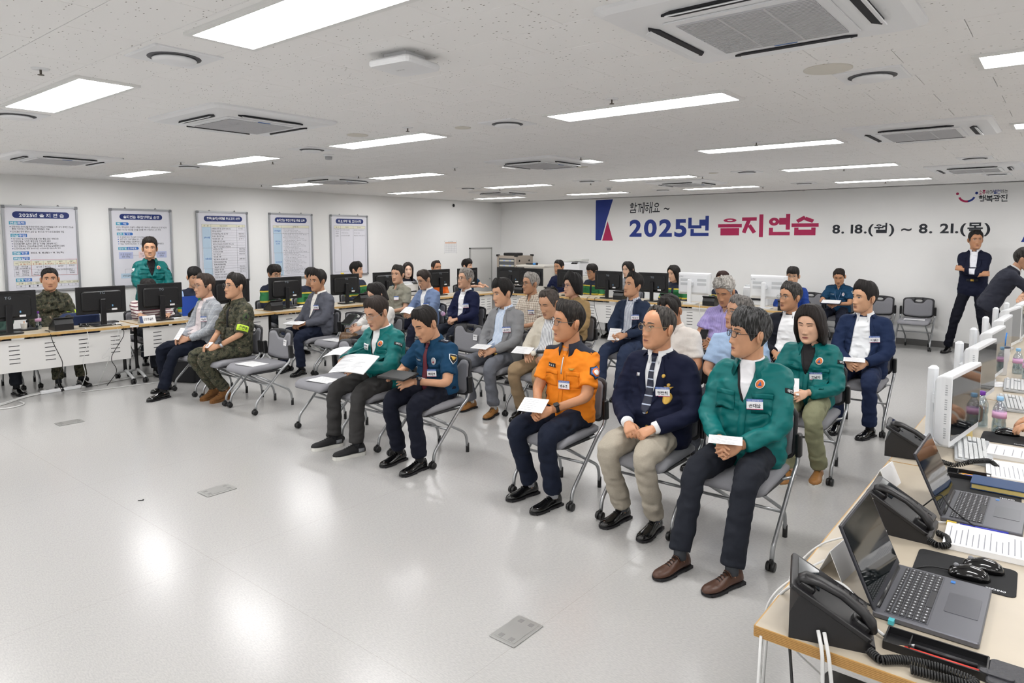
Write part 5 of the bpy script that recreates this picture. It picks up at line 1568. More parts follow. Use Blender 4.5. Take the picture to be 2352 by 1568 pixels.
# second row
cast('g8', 'man in charcoal blazer with navy trousers sitting before the fourth poster', -7.75, r2, 1.315, yaw=-.12, pitch=.04, kind='blazer', top='#5a5c66', shirt='#e9e6e0', legs='#1e2436', res=1, hair=('short', '#15110f', None, .022), hairkw=dict(top=1.5), feet=((.11, -.33, R_(17)), (-.24, -.33, R_(25))), name_tag=('최병철', .085, -.16), skin='#b07f5e', hands=((.07, -.23, .65), (-.10, -.24, .65)), poses=('grip', 'grip'), bw=1.1, belly=.04, age=.9)
cast('w9', 'dark-haired woman in white looking at a phone, half hidden by the green jacket', -6.5, r2, 1.235, yaw=.25, pitch=.32, kind='shirt', top='#e7e5e2', legs='#2a2a2e', res=1, hair=('bob', '#14100f', None, .018), skin='#d6a78c', female=True, hands=((.0, -.27, .70), (-.12, -.26, .72)), extras=('nopocket',), bw=.92, **HOLD)
cast('g10', 'man in grey blazer over blue striped shirt reading a paper, tan shoes', -4.53, r2, 1.325, yaw=.3, pitch=.16, kind='blazer', top='#86878a', shirt=M_STRIPEB, legs='#6d7078', res=1, hair=('short', '#100d0c', None, .024), hairkw=dict(top=1.2, part=.5), feet=((.14, -.30, R_(15)), (-.22, -.24, R_(3))), shoe=('brown', SHOE_TAN), sock=mat('sock_white', '#dcdcda', .9), name_tag=('손영진', .10, -.19), vee=[(0, .055), (-.14, .06), (-.28, .07), (-.42, .075)], skin='#c59474', hands=((.09, -.23, .645), (-.06, -.24, .645)), belly=.02, **HOLD)
cast('b11', 'man in cream jacket over striped shirt with khaki trousers reading', -3.92, r2, 1.285, yaw=.12, pitch=.34, kind='blazer', top='#cfc8ba', shirt=M_STRIPEG, legs='#9a8468', res=1, hair=('recede', '#241c19', '#5b534e', .015), feet=((.12, -.24, R_(10)), (-.19, -.20, R_(5))), sock=SOCK, vee=[(0, .055), (-.14, .07), (-.28, .085), (-.42, .09)], skin='#bb8a6a', hands=((.13, -.21, .645), (-.09, -.24, .66)), lapel=False, belly=.03, age=.9, poses=('grip', 'hold'))
cast('polo', 'man in pale beige polo shirt bowing his head behind the navy blazer', -2.63, r2, 1.31, yaw=.12, pitch=.5, kind='polo', top='#d9d3cd', legs='#3c3d42', sleeve='short', res=1, hair=('recede', '#191513', None, .016), skin='#b07c5a', bw=1.06, belly=.04, hands=((.1, -.22, .65), (-.05, -.24, .65)))
cast('lb', 'man in light blue short-sleeved shirt and dotted tie behind the green jacket', -2.06, r2, 1.285, yaw=.6, pitch=-.1, kind='shirt', top='#a9c2e2', tie='#22434a', legs='#33353c', sleeve='short', res=1, hair=('short', '#2d2a28', '#8f8a86', .017), hairkw=dict(mixv=.5), glasses=('rect', '#8a8580'), skin='#b9886a', bw=1.05, age=.9, extras=('nopocket',))
cast('w14', 'woman with shoulder-length dark hair in green jacket, tan loafers', -1.5, r2, 1.245, yaw=.1, pitch=.14, kind='jacket', top=M_TEAL, shirt='#2b2a2c', legs='#8b8c70', res=0, hair=('shoulder', '#1b1513', None, .022), female=True, skin='#d9a98c', feet=((.14, -.16, R_(6)), (-.02, -.30, R_(0))), shoe=('loafer', SHOE_TAN), sock='none', hands=((.06, -.22, .645), (-.08, -.23, .65)), name_tag=('조남자', .07, -.20), extras=('closed', 'innertee'), bw=.97, **HOLD)
# third row
cast('khaki', 'man in khaki short-sleeved shirt at the far side of the audience', -7.93, r3, 1.325, yaw=-.3, kind='shirt', top='#8f8d80', legs='#33343a', sleeve='short', res=1, hair=('short', '#191512', None, .018), hairkw=dict(top=1.3), skin='#bd8f72', name_tag=('', .07, -.17), bw=1.06, extras=('nopocket',))
cast('bluej', 'man in light blue blazer looking down at a booklet', -7.3, r3, 1.31, yaw=.15, pitch=.34, kind='blazer', top='#7284a6', shirt='#eef0f2', legs='#26293a', res=1, hair=('short', '#241d19', None, .016), glasses=('rect', '#6f6a66'), skin='#bb8c6e', name_tag=('', .08, -.2), hands=((.05, -.25, .68), (-.11, -.25, .69)), **HOLD)
cast('navy3', 'grey-haired man in navy blazer and white shirt holding a small bottle', -6.53, r3, 1.31, yaw=.18, pitch=-.1, kind='blazer', top='#161c3a', shirt='#eff0f2', legs='#20242f', res=1, hair=('short', '#3b3632', '#a8a29c', .022), hairkw=dict(top=1.3, mixv=.48), glasses=('rect', '#7a756f'), skin='#bf9073', name_tag=('조규진', .09, -.18), age=.8, poses=('grip', 'grip'), vee=[(0, .055), (-.12, .055), (-.28, .05), (-.40, .04)])
cast('plaid', 'grey-haired man in brown plaid shirt', -5.37, r3, 1.30, yaw=.36, kind='shirt', top=M_PLAID, legs='#2b3142', sleeve='short', res=1, hair=('short', '#55504c', '#b5b0aa', .019), hairkw=dict(mixv=.45), glasses=('rect', '#57524e'), skin='#b58564', name_tag=('조병출', .07, -.18), age=1.0, extras=('nopocket',))
cast('bob', 'woman with short black bob and pearl necklace in tan top', -4.72, r3, 1.30, yaw=.45, kind='shirt', top='#a98d63', legs='#3a3634', res=1, hair=('bob', '#0f0d0d', None, .026), hairkw=dict(top=1.6), glasses=('round', '#3a3560'), female=True, skin='#cf9f82', extras=('nopocket',))
cast('dk', 'man in dark blue suit with striped shirt, chin raised, paper in hands', -3.9, r3, 1.335, yaw=.38, pitch=-.16, kind='blazer', top='#29344a', shirt=M_STRIPEW, legs='#323d56', res=1, hair=('recede', '#110e0d', None, .022), hairkw=dict(top=1.3), skin='#bd8a68', name_tag=('정유성', .09, -.17), hands=((.07, -.23, .68), (-.08, -.24, .67)), vee=[(0, .055), (-.14, .06), (-.28, .06), (-.42, .06)], age=.7, **HOLD)
cast('purple', 'grey curly-haired man in purple striped shirt looking at a phone', -2.78, r3, 1.36, yaw=.08, pitch=.4, kind='shirt', top=M_STRIPEP, legs='#30323a', sleeve='short', res=1, hair=('short', '#6a655f', '#c2beb8', .026), hairkw=dict(curl=.9, mixv=.44, top=1.4), skin='#b58260', bw=1.1, belly=.04, hands=((.0, -.26, .70), (-.1, -.25, .72)), extras=('nopocket',), **HOLD)
cast('black', 'man in black jacket and white shirt with glasses, right of the purple shirt', -2.13, r3, 1.305, yaw=.5, pitch=-.02, kind='blazer', top='#1b1d26', shirt='#eeeff1', legs='#22242c', res=1, hair=('short', '#1b1917', '#6f6b68', .019), hairkw=dict(mixv=.62, top=1.4), glasses=('rect', '#7d7975'), skin='#b3815f', vee=[(0, .06), (-.14, .085), (-.28, .10), (-.42, .10)], age=.8, bw=1.05, lapel=False)
cast('navyR', 'man in navy suit and open white shirt at the right end of the back row', -1.46, r3, 1.335, yaw=.62, pitch=.0, kind='blazer', top='#1d2b4a', shirt='#eef0f3', legs='#222d49', res=0, hair=('short', '#130f0e', None, .024), hairkw=dict(top=1.4), skin='#c39270', feet=((.15, -.30, R_(-16)), (-.13, -.28, R_(0))), name_tag=('이엘근', .11, -.19), vee=[(0, .06), (-.14, .075), (-.28, .09), (-.42, .10)], hands=((.08, -.23, .645), (-.06, -.24, .645)), bw=1.07, belly=.02, **HOLD)
# officer on a wall chair
cast('wallpol', 'police officer in blue uniform writing on a clipboard at the back wall', -2.98, 12.32, 1.27, yaw=-.1, pitch=.42, kind='shirt', top=M_POLB, legs='#1b1f2d', sleeve='short', res=1, hair=('short', '#1c1613', None, .015), skin='#b5825f', hands=((.05, -.28, .68), (-.09, -.27, .70)), group='people at the back wall', **HOLD)
# standing people
cast('standL', 'smiling man in green jacket standing before the second poster', -9.95, 4.25, 1.735, rz=PI / 2 - .25, pose='stand', yaw=.15, kind='jacket', top=M_TEAL, shirt='#1c1c1f', legs='#23262e', res=1, hair=('short', '#17120f', None, .022), hairkw=dict(top=1.4), skin='#c28f6e', extras=('smile', 'innertee'), hands=((.06, -.21, 1.02), (-.02, -.24, 1.07)), poses=('relax', 'relax'), elbows=((.9, .3, -.3), (-.9, .3, -.3)), fdirs=((-.9, -.3, .1), (.9, -.3, .1)), backs=((0, -.9, .4), (0, -.9, .4)), group='standing people')
cast('standR', 'man in navy suit standing with folded arms against the back wall', -1.12, 12.35, 1.85, pose='stand', yaw=-.35, pitch=.02, kind='blazer', top='#161a2e', shirt='#e6e7ee', legs='#12141f', res=1, hair=('short', '#0f0c0b', None, .018), skin='#b17d5a', vee=[(0, .055), (-.16, .05), (-.26, .04), (-.32, .04)], hands=((-.11, -.19, 1.29), (.11, -.22, 1.22)), elbows=((.9, -.2, -.6), (-.9, -.2, -.6)), fdirs=((-.9, .1, .3), (.9, .1, .25)), backs=((0, -1, .2), (0, -1, .2)), feet=((.2, .02, .2), (-.28, .04, -.25)), poses=('grip', 'grip'), group='standing people')
cast('bend', 'man in dark suit jacket bending over the far end of the right desk row', -.70, 11.0, 1.56, rz=1.75, pose='bend', yaw=.1, pitch=.25, kind='blazer', top='#30323d', shirt='#e8e8ea', legs='#23242c', res=1, hair=('short', '#1a1715', '#5e5a57', .022), hairkw=dict(mixv=.62, top=1.3), glasses=('rect', '#55504c'), skin='#b98868', hands=((.2, -.55, .98), (-.15, -.5, .95)), group='standing people')
cast('edge', 'person in beige short-sleeved top at the right edge, arm bent', -.16, 10.75, 1.62, rz=-.6, pose='stand', yaw=.2, pitch=.3, kind='tee', top='#d9cfbd', legs='#16161a', sleeve='short', res=2, hair=('long', '#191412', None, .02), female=True, skin='#d2a385', hands=((.1, -.26, 1.0), (-.22, -.22, 1.02)), group='standing people')
# desk staff along the left wall (they face +x)
LD = dict(rz=PI / 2, res=2, group='staff at the left desks')
cast('d29', 'person with dark hair at the left edge of the picture behind a monitor', -9.62, 2.28, 1.39, yaw=.0, kind='camo', top=mat('dark_green_cloth', '#28443c', .8), legs='#22252c', hair=('fringe', DARK, None, .02), glasses=('rect', '#333'), **LD)
cast('d30', 'soldier in camouflage facing the camera at the left desk', -9.6, 2.93, 1.385, yaw=.28, pitch=.02, kind='camo', top=M_CAMO, legs=M_CAMO, skin='#bf8c6c', hair=('buzz', '#100d0c', None, .012), sleeve='long', jaw=1.08, bw=1.05, **LD)
cast('d31', 'person in striped sleeves hidden behind a monitor, hand on a mouse', -9.5, 4.0, 1.235, yaw=.2, pitch=.35, kind='vest', top=M_SLEEVEST, legs='#22252c', hair=('fringe', '#14100f', None, .02), lean=.06, hands=((.1, -.36, .76), (-.30, -.50, .79)), poses=('flat', 'flat'), **LD)
cast('d32', 'worker in rescue vest with light blue sleeves behind the grey checked blazer', -9.55, 4.68, 1.335, yaw=.25, pitch=.2, kind='vest', top=mat_bands('vest_blue_sleeve', '#a9c4e8', [(0, 0, -.17, .17, '#1a2238'), (2, 0, .78, .93, '#2c8a4c'), (2, 0, .74, .78, '#e0c23c')]), legs='#22252c', hair=('fringe', '#100d0c', None, .022), **LD)
cast('d33', 'worker in navy and green rescue vest, glasses, below the fourth poster', -9.55, 5.93, 1.325, yaw=.0, pitch=.15, kind='vest', top=m_vest(1.05), legs='#22252c', hair=('fringe', '#120e0d', None, .022), glasses=('rect', '#333'), **LD)
cast('d34', 'worker in rescue vest hidden behind the charcoal blazer man', -9.6, 6.62, 1.26, yaw=.1, pitch=.2, kind='vest', top=m_vest(.98), legs='#22252c', hair=('short', '#120e0d', None, .02), **LD)
cast('d35', 'young worker in green and navy vest looking right below the fifth poster', -9.6, 7.55, 1.32, yaw=-.55, kind='vest', top=m_vest(1.03), legs='#22252c', hair=('fringe', '#0f0c0b', None, .022), skin='#d2a284', **LD)
cast('d36', 'woman with long dark hair facing the camera at the left desks', -9.6, 8.76, 1.275, yaw=.6, kind='tee', top='#2c2c36', legs='#22252c', hair=('long', '#1a1412', None, .018), female=True, skin='#dfb59c', **LD)
cast('d37', 'man in orange uniform behind a monitor near the corner', -9.6, 9.5, 1.29, yaw=.2, kind='shirt', top=mat('orange_uniform', '#dd6c1c', .8), legs='#22252c', hair=('recede', '#1c1512', None, .016), skin='#b37e5c', extras=('nopocket',), **LD)
cast('d38', 'police officer in blue shirt at the corner desk, fringe of dark hair', -9.55, 10.33, 1.30, yaw=-.25, kind='shirt', top=M_POLB, legs='#22252c', sleeve='short', hair=('fringe', '#120d0c', None, .022), skin='#cf9f80', hands=((.14, -.34, .79), (-.12, -.34, .79)), poses=('flat', 'flat'), **LD)
# desk staff along the back wall
BD = dict(res=2, group='staff at the back desks')
cast('b39', 'young man in navy T-shirt seated behind a monitor before the banner', -7.74, 10.95, 1.31, yaw=.05, pitch=.05, kind='tee', top='#1d2547', legs='#22252c', sleeve='short', hair=('buzz', '#120f0e', None, .014), skin='#bb8866', **BD)
cast('b40', 'man with glasses in striped green vest behind a monitor', -6.96, 10.95, 1.25, yaw=.25, pitch=.2, kind='vest', top=m_vest(.97), legs='#22252c', hair=('fringe', '#15110f', None, .02), glasses=('rect', '#222'), skin='#b98766', **BD)
cast('b41', 'smiling woman with long black hair behind a monitor', -6.2, 10.95, 1.31, yaw=.2, pitch=.12, kind='tee', top='#8e9196', legs='#22252c', hair=('long', '#120e0d', None, .018), female=True, skin='#ddb298', extras=('smile',), **BD)
cast('b42', 'woman with long black hair in rescue vest beside the first white computer', -5.3, 10.95, 1.27, yaw=.3, pitch=.15, kind='vest', top=m_vest(.99), legs='#22252c', hair=('long', '#110d0c', None, .018), female=True, skin='#d8a98c', extras=('smile',), **BD)
cast('b43', 'woman with brown hair mostly hidden behind the first white computer', -4.42, 10.95, 1.20, yaw=.2, pitch=.2, kind='vest', top=m_vest(.92), legs='#22252c', hair=('long', '#2a1814', None, .018), female=True, skin='#d8a98c', **BD)
cast('b44', 'man with glasses behind the second white computer', -3.32, 10.95, 1.29, yaw=-.1, pitch=.05, kind='tee', top='#23408a', legs='#22252c', hair=('fringe', '#15100e', None, .022), glasses=('rect', '#8a8580'), skin='#c79878', **BD)
# workers of the right row, mostly outside the picture; only their hands reach into it
RD = dict(rz=-PI / 2, res=1, group='workers at the right desks')
cast('r1', 'worker at the right edge whose hand rests on a mouse', .42, 4.52, 1.3, kind='tee', top='#b9b2a6', legs='#22252c', sleeve='short', hands=((.05, -.56, .775), (-.03, -.62, .775)), poses=('relax', 'relax'), hair=('short', DARK, None, .018), lean=.12, skin='#d29d78', fdirs=((.1, -.97, -.1), (.1, -.97, -.12)), backs=((0, -.1, 1), (0, -.1, 1)), **RD)
cast('r2', 'worker at the right edge typing on the far keyboard', .46, 5.62, 1.3, kind='tee', top='#55607a', legs='#22252c', sleeve='short', hands=((.13, -.58, .78), (-.13, -.58, .78)), poses=('relax', 'relax'), hair=('short', DARK, None, .018), lean=.12, skin='#d2a07e', fdirs=((-.05, -.98, -.15), (.05, -.98, -.15)), backs=((0, -.1, 1), (0, -.1, 1)), **RD)
run_raw()
for _p in PEOPLE: _p.finish()
# ------------------------------------------------------------ chairs under everyone, and the empty ones
for k, lb in [('lt', 'under the man in the light grey checked blazer'), ('camo', 'under the soldier in the front row'), ('teal1', 'under the man reading the thick report'), ('police', 'under the police officer in the front row'), ('orange', 'under the firefighter in orange'), ('navy', 'under the older man in the navy blazer'), ('teal2', 'under the man in green at the right end'),
    ('g8', 'under the man in the charcoal blazer'), ('w9', 'under the woman looking at her phone'), ('g10', 'under the man in the grey blazer'), ('b11', 'under the man in the cream jacket'), ('polo', 'under the man in the beige polo'), ('lb', 'under the man in the light blue shirt'), ('w14', 'under the woman in the green jacket'),
    ('khaki', 'under the man in khaki'), ('bluej', 'under the man in the light blue blazer'), ('navy3', 'under the grey-haired man in the navy blazer'), ('plaid', 'under the man in the plaid shirt'), ('bob', 'under the woman with the black bob'), ('dk', 'under the man in the dark blue suit'), ('purple', 'under the man in purple stripes'), ('black', 'under the man in the black jacket'), ('navyR', 'under the man in the navy suit at the right'), ('wallpol', 'under the officer at the back wall')]:
    p = P_[k]; chair(p.x - (.03 if k in ('orange',) else 0), p.y, 0, 'grey nesting chair ' + lb, GA)
for k in ('d29', 'd30', 'd31', 'd32', 'd33', 'd34', 'd35', 'd36', 'd37', 'd38'):
    p = P_[k]; chair(p.x, p.y, PI / 2, 'grey chair behind the desks, under the ' + ' '.join(p.label.split()[:9]), 'chairs of the desk staff')
for k in ('b39', 'b40', 'b41', 'b42', 'b43', 'b44'):
    p = P_[k]; chair(p.x, p.y, 0, 'grey chair behind the desks, under the ' + ' '.join(p.label.split()[:9]), 'chairs of the desk staff')
for k in ('r1', 'r2'):
    p = P_[k]; chair(p.x, p.y, -PI / 2, 'grey chair out of frame at right, under the ' + ' '.join(p.label.split()[:6]), 'chairs of the desk staff')
chair(-6.50, r1, 0, 'empty grey chair with a paper on its seat beside the soldier', GA, True)
chair(-5.27, r1, 0, 'empty grey chair with a paper on its seat left of the man reading the report', GA, True)
chair(-7.2, r2, 0, 'empty grey chair beside the man in the charcoal blazer', GA, True)
chair(-5.2, r2, 0, 'empty grey chair behind the police officer', GA, True)
chair(-1.87, 12.52, 0, 'empty grey chair alone at the back wall near the standing man', GA)
chair(-2.44, 12.52, 0, 'empty grey chair at the back wall behind the navy suit man', GA)
chair(-3.54, 12.52, 0, 'empty grey chair at the back wall left of the officer with the clipboard', GA)
# ============================================================ BANNER ON THE BACK WALL
M_BLUE = mat('banner_blue', '#12318a', .55); M_PINK = mat('banner_crimson', '#b31253', .55); M_BK = mat('banner_black', '#1b2029', .55)
t = thing('wall_banner', 'long printed banner on the back wall announcing the exercise', 'banner', (0, YB, 0))
mb = MB(); mb.box((-4.1, -.0015, (1.69 + CEIL - .005) / 2), (8.3, .003, CEIL - .005 - 1.69)); mb.build('sheet', mat('banner_sheet', '#f1f1f0', .6), t)
def onb(p): return [(-8.1 + (x - 112) / 146 * .43, 2.57 - (y - 72) / 353 * .87) for x, y in p]
T0 = (0, -.0035, 0)
mb = MB(); mb.prism(onb([(112, 425), (160, 425), (182, 345), (205, 250), (213, 225), (258, 70), (112, 72)]), 0, .001, 0, R_BACK, T0); mb.build('blue_figure', M_BLUE, t)
mb = MB(); mb.prism(onb([(170, 428), (262, 428), (214, 258)]), 0, .001, 0, R_BACK, T0); mb.build('pink_triangle', M_PINK, t)
mb = MB(); mb.prism([(-.59, 1.70), (-.32, 1.70), (-.10, 2.1), (.02, 2.57), (-.25, 2.57)], 0, .001, 0, R_BACK, T0); mb.build('blue_figure', M_BLUE, t)
def letter(s, x0, x1, z0, z1, m, bold, shear=0.0, name='lettering'):
    mb = MB(); v, f = text_geo(s, bold); 
    put_text(mb, s, x0, z0, z1 - z0, x1 - x0, 0, R_BACK, (0, -.0045, 0), bold, 0, 'l', shear); return mb.build(name, m, t)
letter('함께해요 ~', -7.27, -6.36, 2.26, 2.49, M_BK, .012, .12)
letter('2025년', -7.26, -5.51, 1.77, 2.185, M_BLUE, .045)
letter('을지연습', -5.32, -3.48, 1.77, 2.19, M_PINK, .05)
letter('8. 18.(월) ~ 8. 21.(목)', -3.25, -.98, 1.785, 2.01, M_BK, .035)
for a0, a1, m in ((200, 282, M_PINK), (278, 340, M_BLUE)):
    mb = MB(); an = np.radians(np.linspace(a0, a1, 14)); c = V(-1.305, 2.425) if False else np.array([-1.305, 2.425])
    o_ = [(c[0] + .118 * math.cos(a), c[1] + .112 * math.sin(a)) for a in an]; i_ = [(c[0] + .09 * math.cos(a), c[1] + .082 * math.sin(a)) for a in an]
    mb.prism(o_ + i_[::-1], 0, .001, 0, R_BACK, T0); mb.build('logo_smile', m, t)
for x, m in ((-1.43, M_PINK), (-1.18, M_BLUE)):
    mb = MB(); mb.prism([(x + .02 * math.cos(a), 2.452 + .02 * math.sin(a)) for a in np.linspace(0, 2 * PI, 14, endpoint=False)], 0, .001, 0, R_BACK, T0); mb.build('logo_dot', m, t)
letter('소통', -1.15, -1.065, 2.43, 2.495, M_PINK, .02); letter('하며', -1.06, -.97, 2.43, 2.49, M_BK, .01); letter('발전', -.965, -.88, 2.432, 2.497, M_BLUE, .02); letter('하는', -.875, -.785, 2.435, 2.495, M_BK, .01)
letter('행복광진', -1.15, -.785, 2.31, 2.42, M_BK, .03)

# ============================================================ POSTERS ON THE LEFT WALL
M_BOARD = mat('board_white', '#e2e2ea', .35); M_FRAME = mat('board_frame', '#a7a9ad', .35, metal=.5)
M_CREAM = mat('table_cream', '#e6e4cf', .6); M_LBLUE = mat('table_blue', '#bcd3e6', .6); M_RED = mat('print_red', '#c0392f', .6); M_LINE = mat('print_line', '#8c8f97', .6); M_HEADB = mat('print_head_blue', '#2f6fc0', .5); M_HEADC = mat('print_head_cyan', '#4aa3c0', .5); M_PALEP = mat('print_pink', '#ecd3d3', .6); M_PALEV = mat('print_violet', '#bcc3e4', .6); M_WHITEI = mat('print_white', '#f4f6fa', .6)
PM = [M_NAVYINK, M_WHITEI, M_INK, M_HEADB, M_CREAM, M_LBLUE, M_RED, M_LINE, M_HEADC, M_PALEP, M_PALEV, M_INKG]
PW, PH = .88, 1.15
class Sheet:
    """prints in the pixel frame of the photo crop: x0..x1, y0..y1 is the whole board"""
    def __init__(s, x0, x1, y0, y1): s.k = (x0, x1, y0, y1); s.mb = MB()
    def p(s, x, y): x0, x1, y0, y1 = s.k; return (x - x0) / (x1 - x0) * PW, PH - (y - y0) / (y1 - y0) * PH
    def box(s, xa, xb, ya, yb, mi, z=.0):
        a, b = s.p(xa, yb); c, d = s.p(xb, ya); s.mb.box(((a + c) / 2, (b + d) / 2, z + .0003), (c - a, d - b, .0006), None, mi)
    def pill(s, xa, xb, ya, yb, mi, z=.0):
        a, b = s.p(xa, yb); c, d = s.p(xb, ya); r = (d - b) / 2
        pts = [(c - r + r * math.cos(q), b + r + r * math.sin(q)) for q in np.linspace(-PI / 2, PI / 2, 8)] + [(a + r - r * math.cos(q), b + r + r * math.sin(q)) for q in np.linspace(PI / 2, -PI / 2, 8)]
        s.mb.prism(pts, z, z + .0008, mi)
    def t(s, tx, xa, xb, ya, yb, mi=2, bold=.0, z=.0012):
        a, b = s.p(xa, yb); c, d = s.p(xb, ya); put_text(s.mb, tx, a, b, d - b, c - a, mi, bold=bold, z=z)
    def grid(s, xs, ys, mi=7, w=2):
        for x in xs: s.box(x - w / 2, x + w / 2, ys[0], ys[-1], mi, .0007)
        for y in ys: s.box(xs[0], xs[-1], y - w / 2, y + w / 2, mi, .0007)
def board(y0, label, sheet):
    t = thing('poster_board', label, 'poster', (XL, y0, 1.04), 0, 'framed information boards on the left wall')
    mb = MB(); mb.box((PW / 2, PH / 2, .012), (PW - .02, PH - .02, .012), None, 0); mb.v[0] = mb.v[0] @ R_LEFT.T; mb.build('board', M_BOARD, t)
    for nm, c, s_ in (('frame_bar', (PW / 2, .0125, .016), (PW, .025, .03)), ('frame_bar', (PW / 2, PH - .0125, .016), (PW, .025, .03)), ('frame_bar', (.0125, PH / 2, .016), (.025, PH - .05, .03)), ('frame_bar', (PW - .0125, PH / 2, .016), (.025, PH - .05, .03))):
        mb = MB(); mb.box(c, s_); mb.v[0] = mb.v[0] @ R_LEFT.T; mb.build(nm, M_FRAME, t)
    for cx in (.0175, PW - .0175):
        for cy in (.0175, PH - .0175):
            mb = MB(); mb.rbox((cx, cy, .018), (.04, .04, .034), .008); mb.v[0] = mb.v[0] @ R_LEFT.T; mb.build('frame_corner', mat('frame_corner_grey', '#7f8185', .5), t)
    for cx in (.22, .65):
        mb = MB(); mb.tube([(cx - .012, PH, .01), (cx, PH + .018, .01), (cx + .012, PH, .01)], .004, 5); mb.v[0] = mb.v[0] @ R_LEFT.T; mb.build('hook', mat('hook_dark', '#5c5e63', .4, metal=.5), t)
    m = sheet.mb; m.v = [(q + V(0, 0, .0185)) @ R_LEFT.T for q in m.v]; m.build('print', PM, t)
# first poster
s = Sheet(5, 1262, 45, 1520)
s.pill(170, 1118, 145, 258, 0); s.t('2025년 을 지 연 습', 278, 1025, 172, 240, 1, .03)
for tx, xa, xb, ya, yb in (('연습목적', 113, 378, 312, 368), ('연습중점', 128, 388, 523, 578), ('연습기간', 143, 405, 822, 878), ('연습일정', 150, 410, 915, 968), ('참가기관', 172, 430, 1280, 1335)):
    s.box(xa, (xa + xb) / 2, ya, yb, 8); s.box((xa + xb) / 2, xb, ya, yb, 3); s.t(tx, xa + 15, xb - 22, ya + 8, yb - 6, 1, .02)
for tx, xa, xb, ya in (('전쟁 이전 국지도발·국가위기관리 연습과 전쟁발발 이후 국가 총력전 연습을', 152, 1180, 388), ('통해 기관·부서·개인별 전시 행동절차 숙달', 155, 765, 425), ('전시대비 충무계획의 검증 및 개선으로 국가 비상대비태세 확립', 158, 1010, 470), ('위기관리 및 시민안전보호를 위한 통합 대응 역량강화', 165, 910, 592), ('전쟁상황을 가정한 통합상황 조치능력 배양', 168, 775, 635), ('비상대비계획 실효성 검토 및 기관별 대응능력 제고', 170, 885, 677), ('최근 변화하는 안보상황을 반영한 도상연습·실제훈련 다양화', 173, 1010, 718), ('인공지능(AI) 해킹 등에 의한 사이버위협 대응능력 강화', 175, 940, 760)):
    s.t(tx, xa, xb, ya, ya + 33, 2)
    if not tx.startswith('통해'): s.box(xa - 30, xa - 16, ya + 8, ya + 20, 0)
s.t('2025. 8. 18.(월) ~ 8. 21.(목)', 433, 985, 832, 868, 2, .01)
s.box(152, 1212, 985, 1060, 4); s.grid((152, 225, 430, 630, 830, 1020, 1212), (985, 1060, 1130, 1245))
for k, (a, d) in enumerate((('위기관리연습', '8. 13.(수)'), ('1일차', '8. 18.(월)'), ('2일차', '8. 19.(화)'), ('3일차', '8. 20.(수)'), ('4일차', '8. 21.(목)'))):
    c = (328, 530, 730, 925, 1115)[k]; s.t(a, c - (85 if k == 0 else 35), c + (85 if k == 0 else 35), 992, 1018); s.t(d, c - 70, c + 70, 1028, 1055, 6, .01)
for tx, xa, xb, ya in (('구분', 170, 215, 1012), ('연습', 172, 218, 1070), ('상황', 172, 218, 1100), ('국지도발', 270, 378, 1068), ('사이버테러 등', 242, 418, 1100), ('을지3종 ~ 을지2종', 512, 750, 1078), ('을지1종', 880, 970, 1072), ('전쟁선포', 1068, 1165, 1068), ('훈련', 175, 220, 1165), ('내용', 175, 220, 1200), ('통합방위', 278, 388, 1142), ('지원본부', 278, 388, 1175), ('운영연습', 278, 388, 1210), ('전시종합상황실 운영, 도상연습, 전시현안과제토의', 530, 1128, 1136), ('비상소집', 485, 592, 1172), ('06:00 예정', 462, 618, 1205), ('기관소산훈련', 662, 808, 1172), ('14:00', 700, 780, 1205), ('최종보고', 1072, 1170, 1160), ('15:00', 1082, 1160, 1195)):
    s.t(tx, xa, xb, ya, ya + 26)
s.box(430, 434, 968, 1242, 6, .001); s.box(1210, 1214, 968, 1242, 6, .001); s.box(430, 1214, 966, 970, 6, .001); s.box(430, 1214, 1240, 1244, 6, .001)
s.box(175, 1228, 1345, 1392, 4); s.grid((175, 320, 450, 588, 722, 850, 980, 1108, 1228), (1345, 1392, 1440))
for k, (a, b) in enumerate((('구 분', '14'), ('구청', '1'), ('경찰서', '1'), ('소방서', '1'), ('군부대', '1'), ('교육청', '2'), ('기관', '4'), ('업체', '4'))):
    c = (247, 385, 520, 655, 786, 915, 1044, 1168)[k]; s.t(a, c - 40, c + 40, 1355, 1382); s.t(b, c - 12, c + 12, 1402, 1428)
board(2.77, 'framed board at the far left with exercise purpose and schedule table', s)
# second poster
s = Sheet(60, 1110, 105, 1500)
s.pill(222, 948, 200, 300, 0); s.t('을지연습 종합상황실 운영', 285, 890, 222, 282, 1, .03)
for tx, xa, xb, ya in (('목  적', 160, 370, 350), ('임무 및 기능', 168, 432, 530), ('편성 및 운영체계', 180, 520, 788)):
    s.box(xa, (xa + xb) / 2, ya, ya + 50, 8); s.pill((xa + xb) / 2 - 30, xb, ya, ya + 50, 3); s.t(tx, xa + 16, xb - 45, ya + 8, ya + 43, 1, .02)
for tx, xa, xb, ya in (('비상시 행정업무의 효율적 수행을 위한 계속적인 상황유지와 군·경 작전의', 165, 1018, 420), ('원활한 지원 및 구민생활 안정을 도모를 위한 수행과정의 조정 통제', 168, 912, 462), ('각 담당관·과의 전시업무 조치사항을 조정·통제한다', 212, 795, 595), ('관련기관의 각종 상황을 접수, 전파 및 기록 유지한다', 214, 795, 636), ('분야별 상황을 종합분석하고 대책을 강구 건의한다', 216, 840, 677), ('상급 기관에 보고되는 각 담당관·과의 보고사항을 통제한다', 218, 958, 716)):
    s.t(tx, xa, xb, ya, ya + 32)
    if xa > 200: s.box(xa - 34, xa - 20, ya + 8, ya + 22, 3)
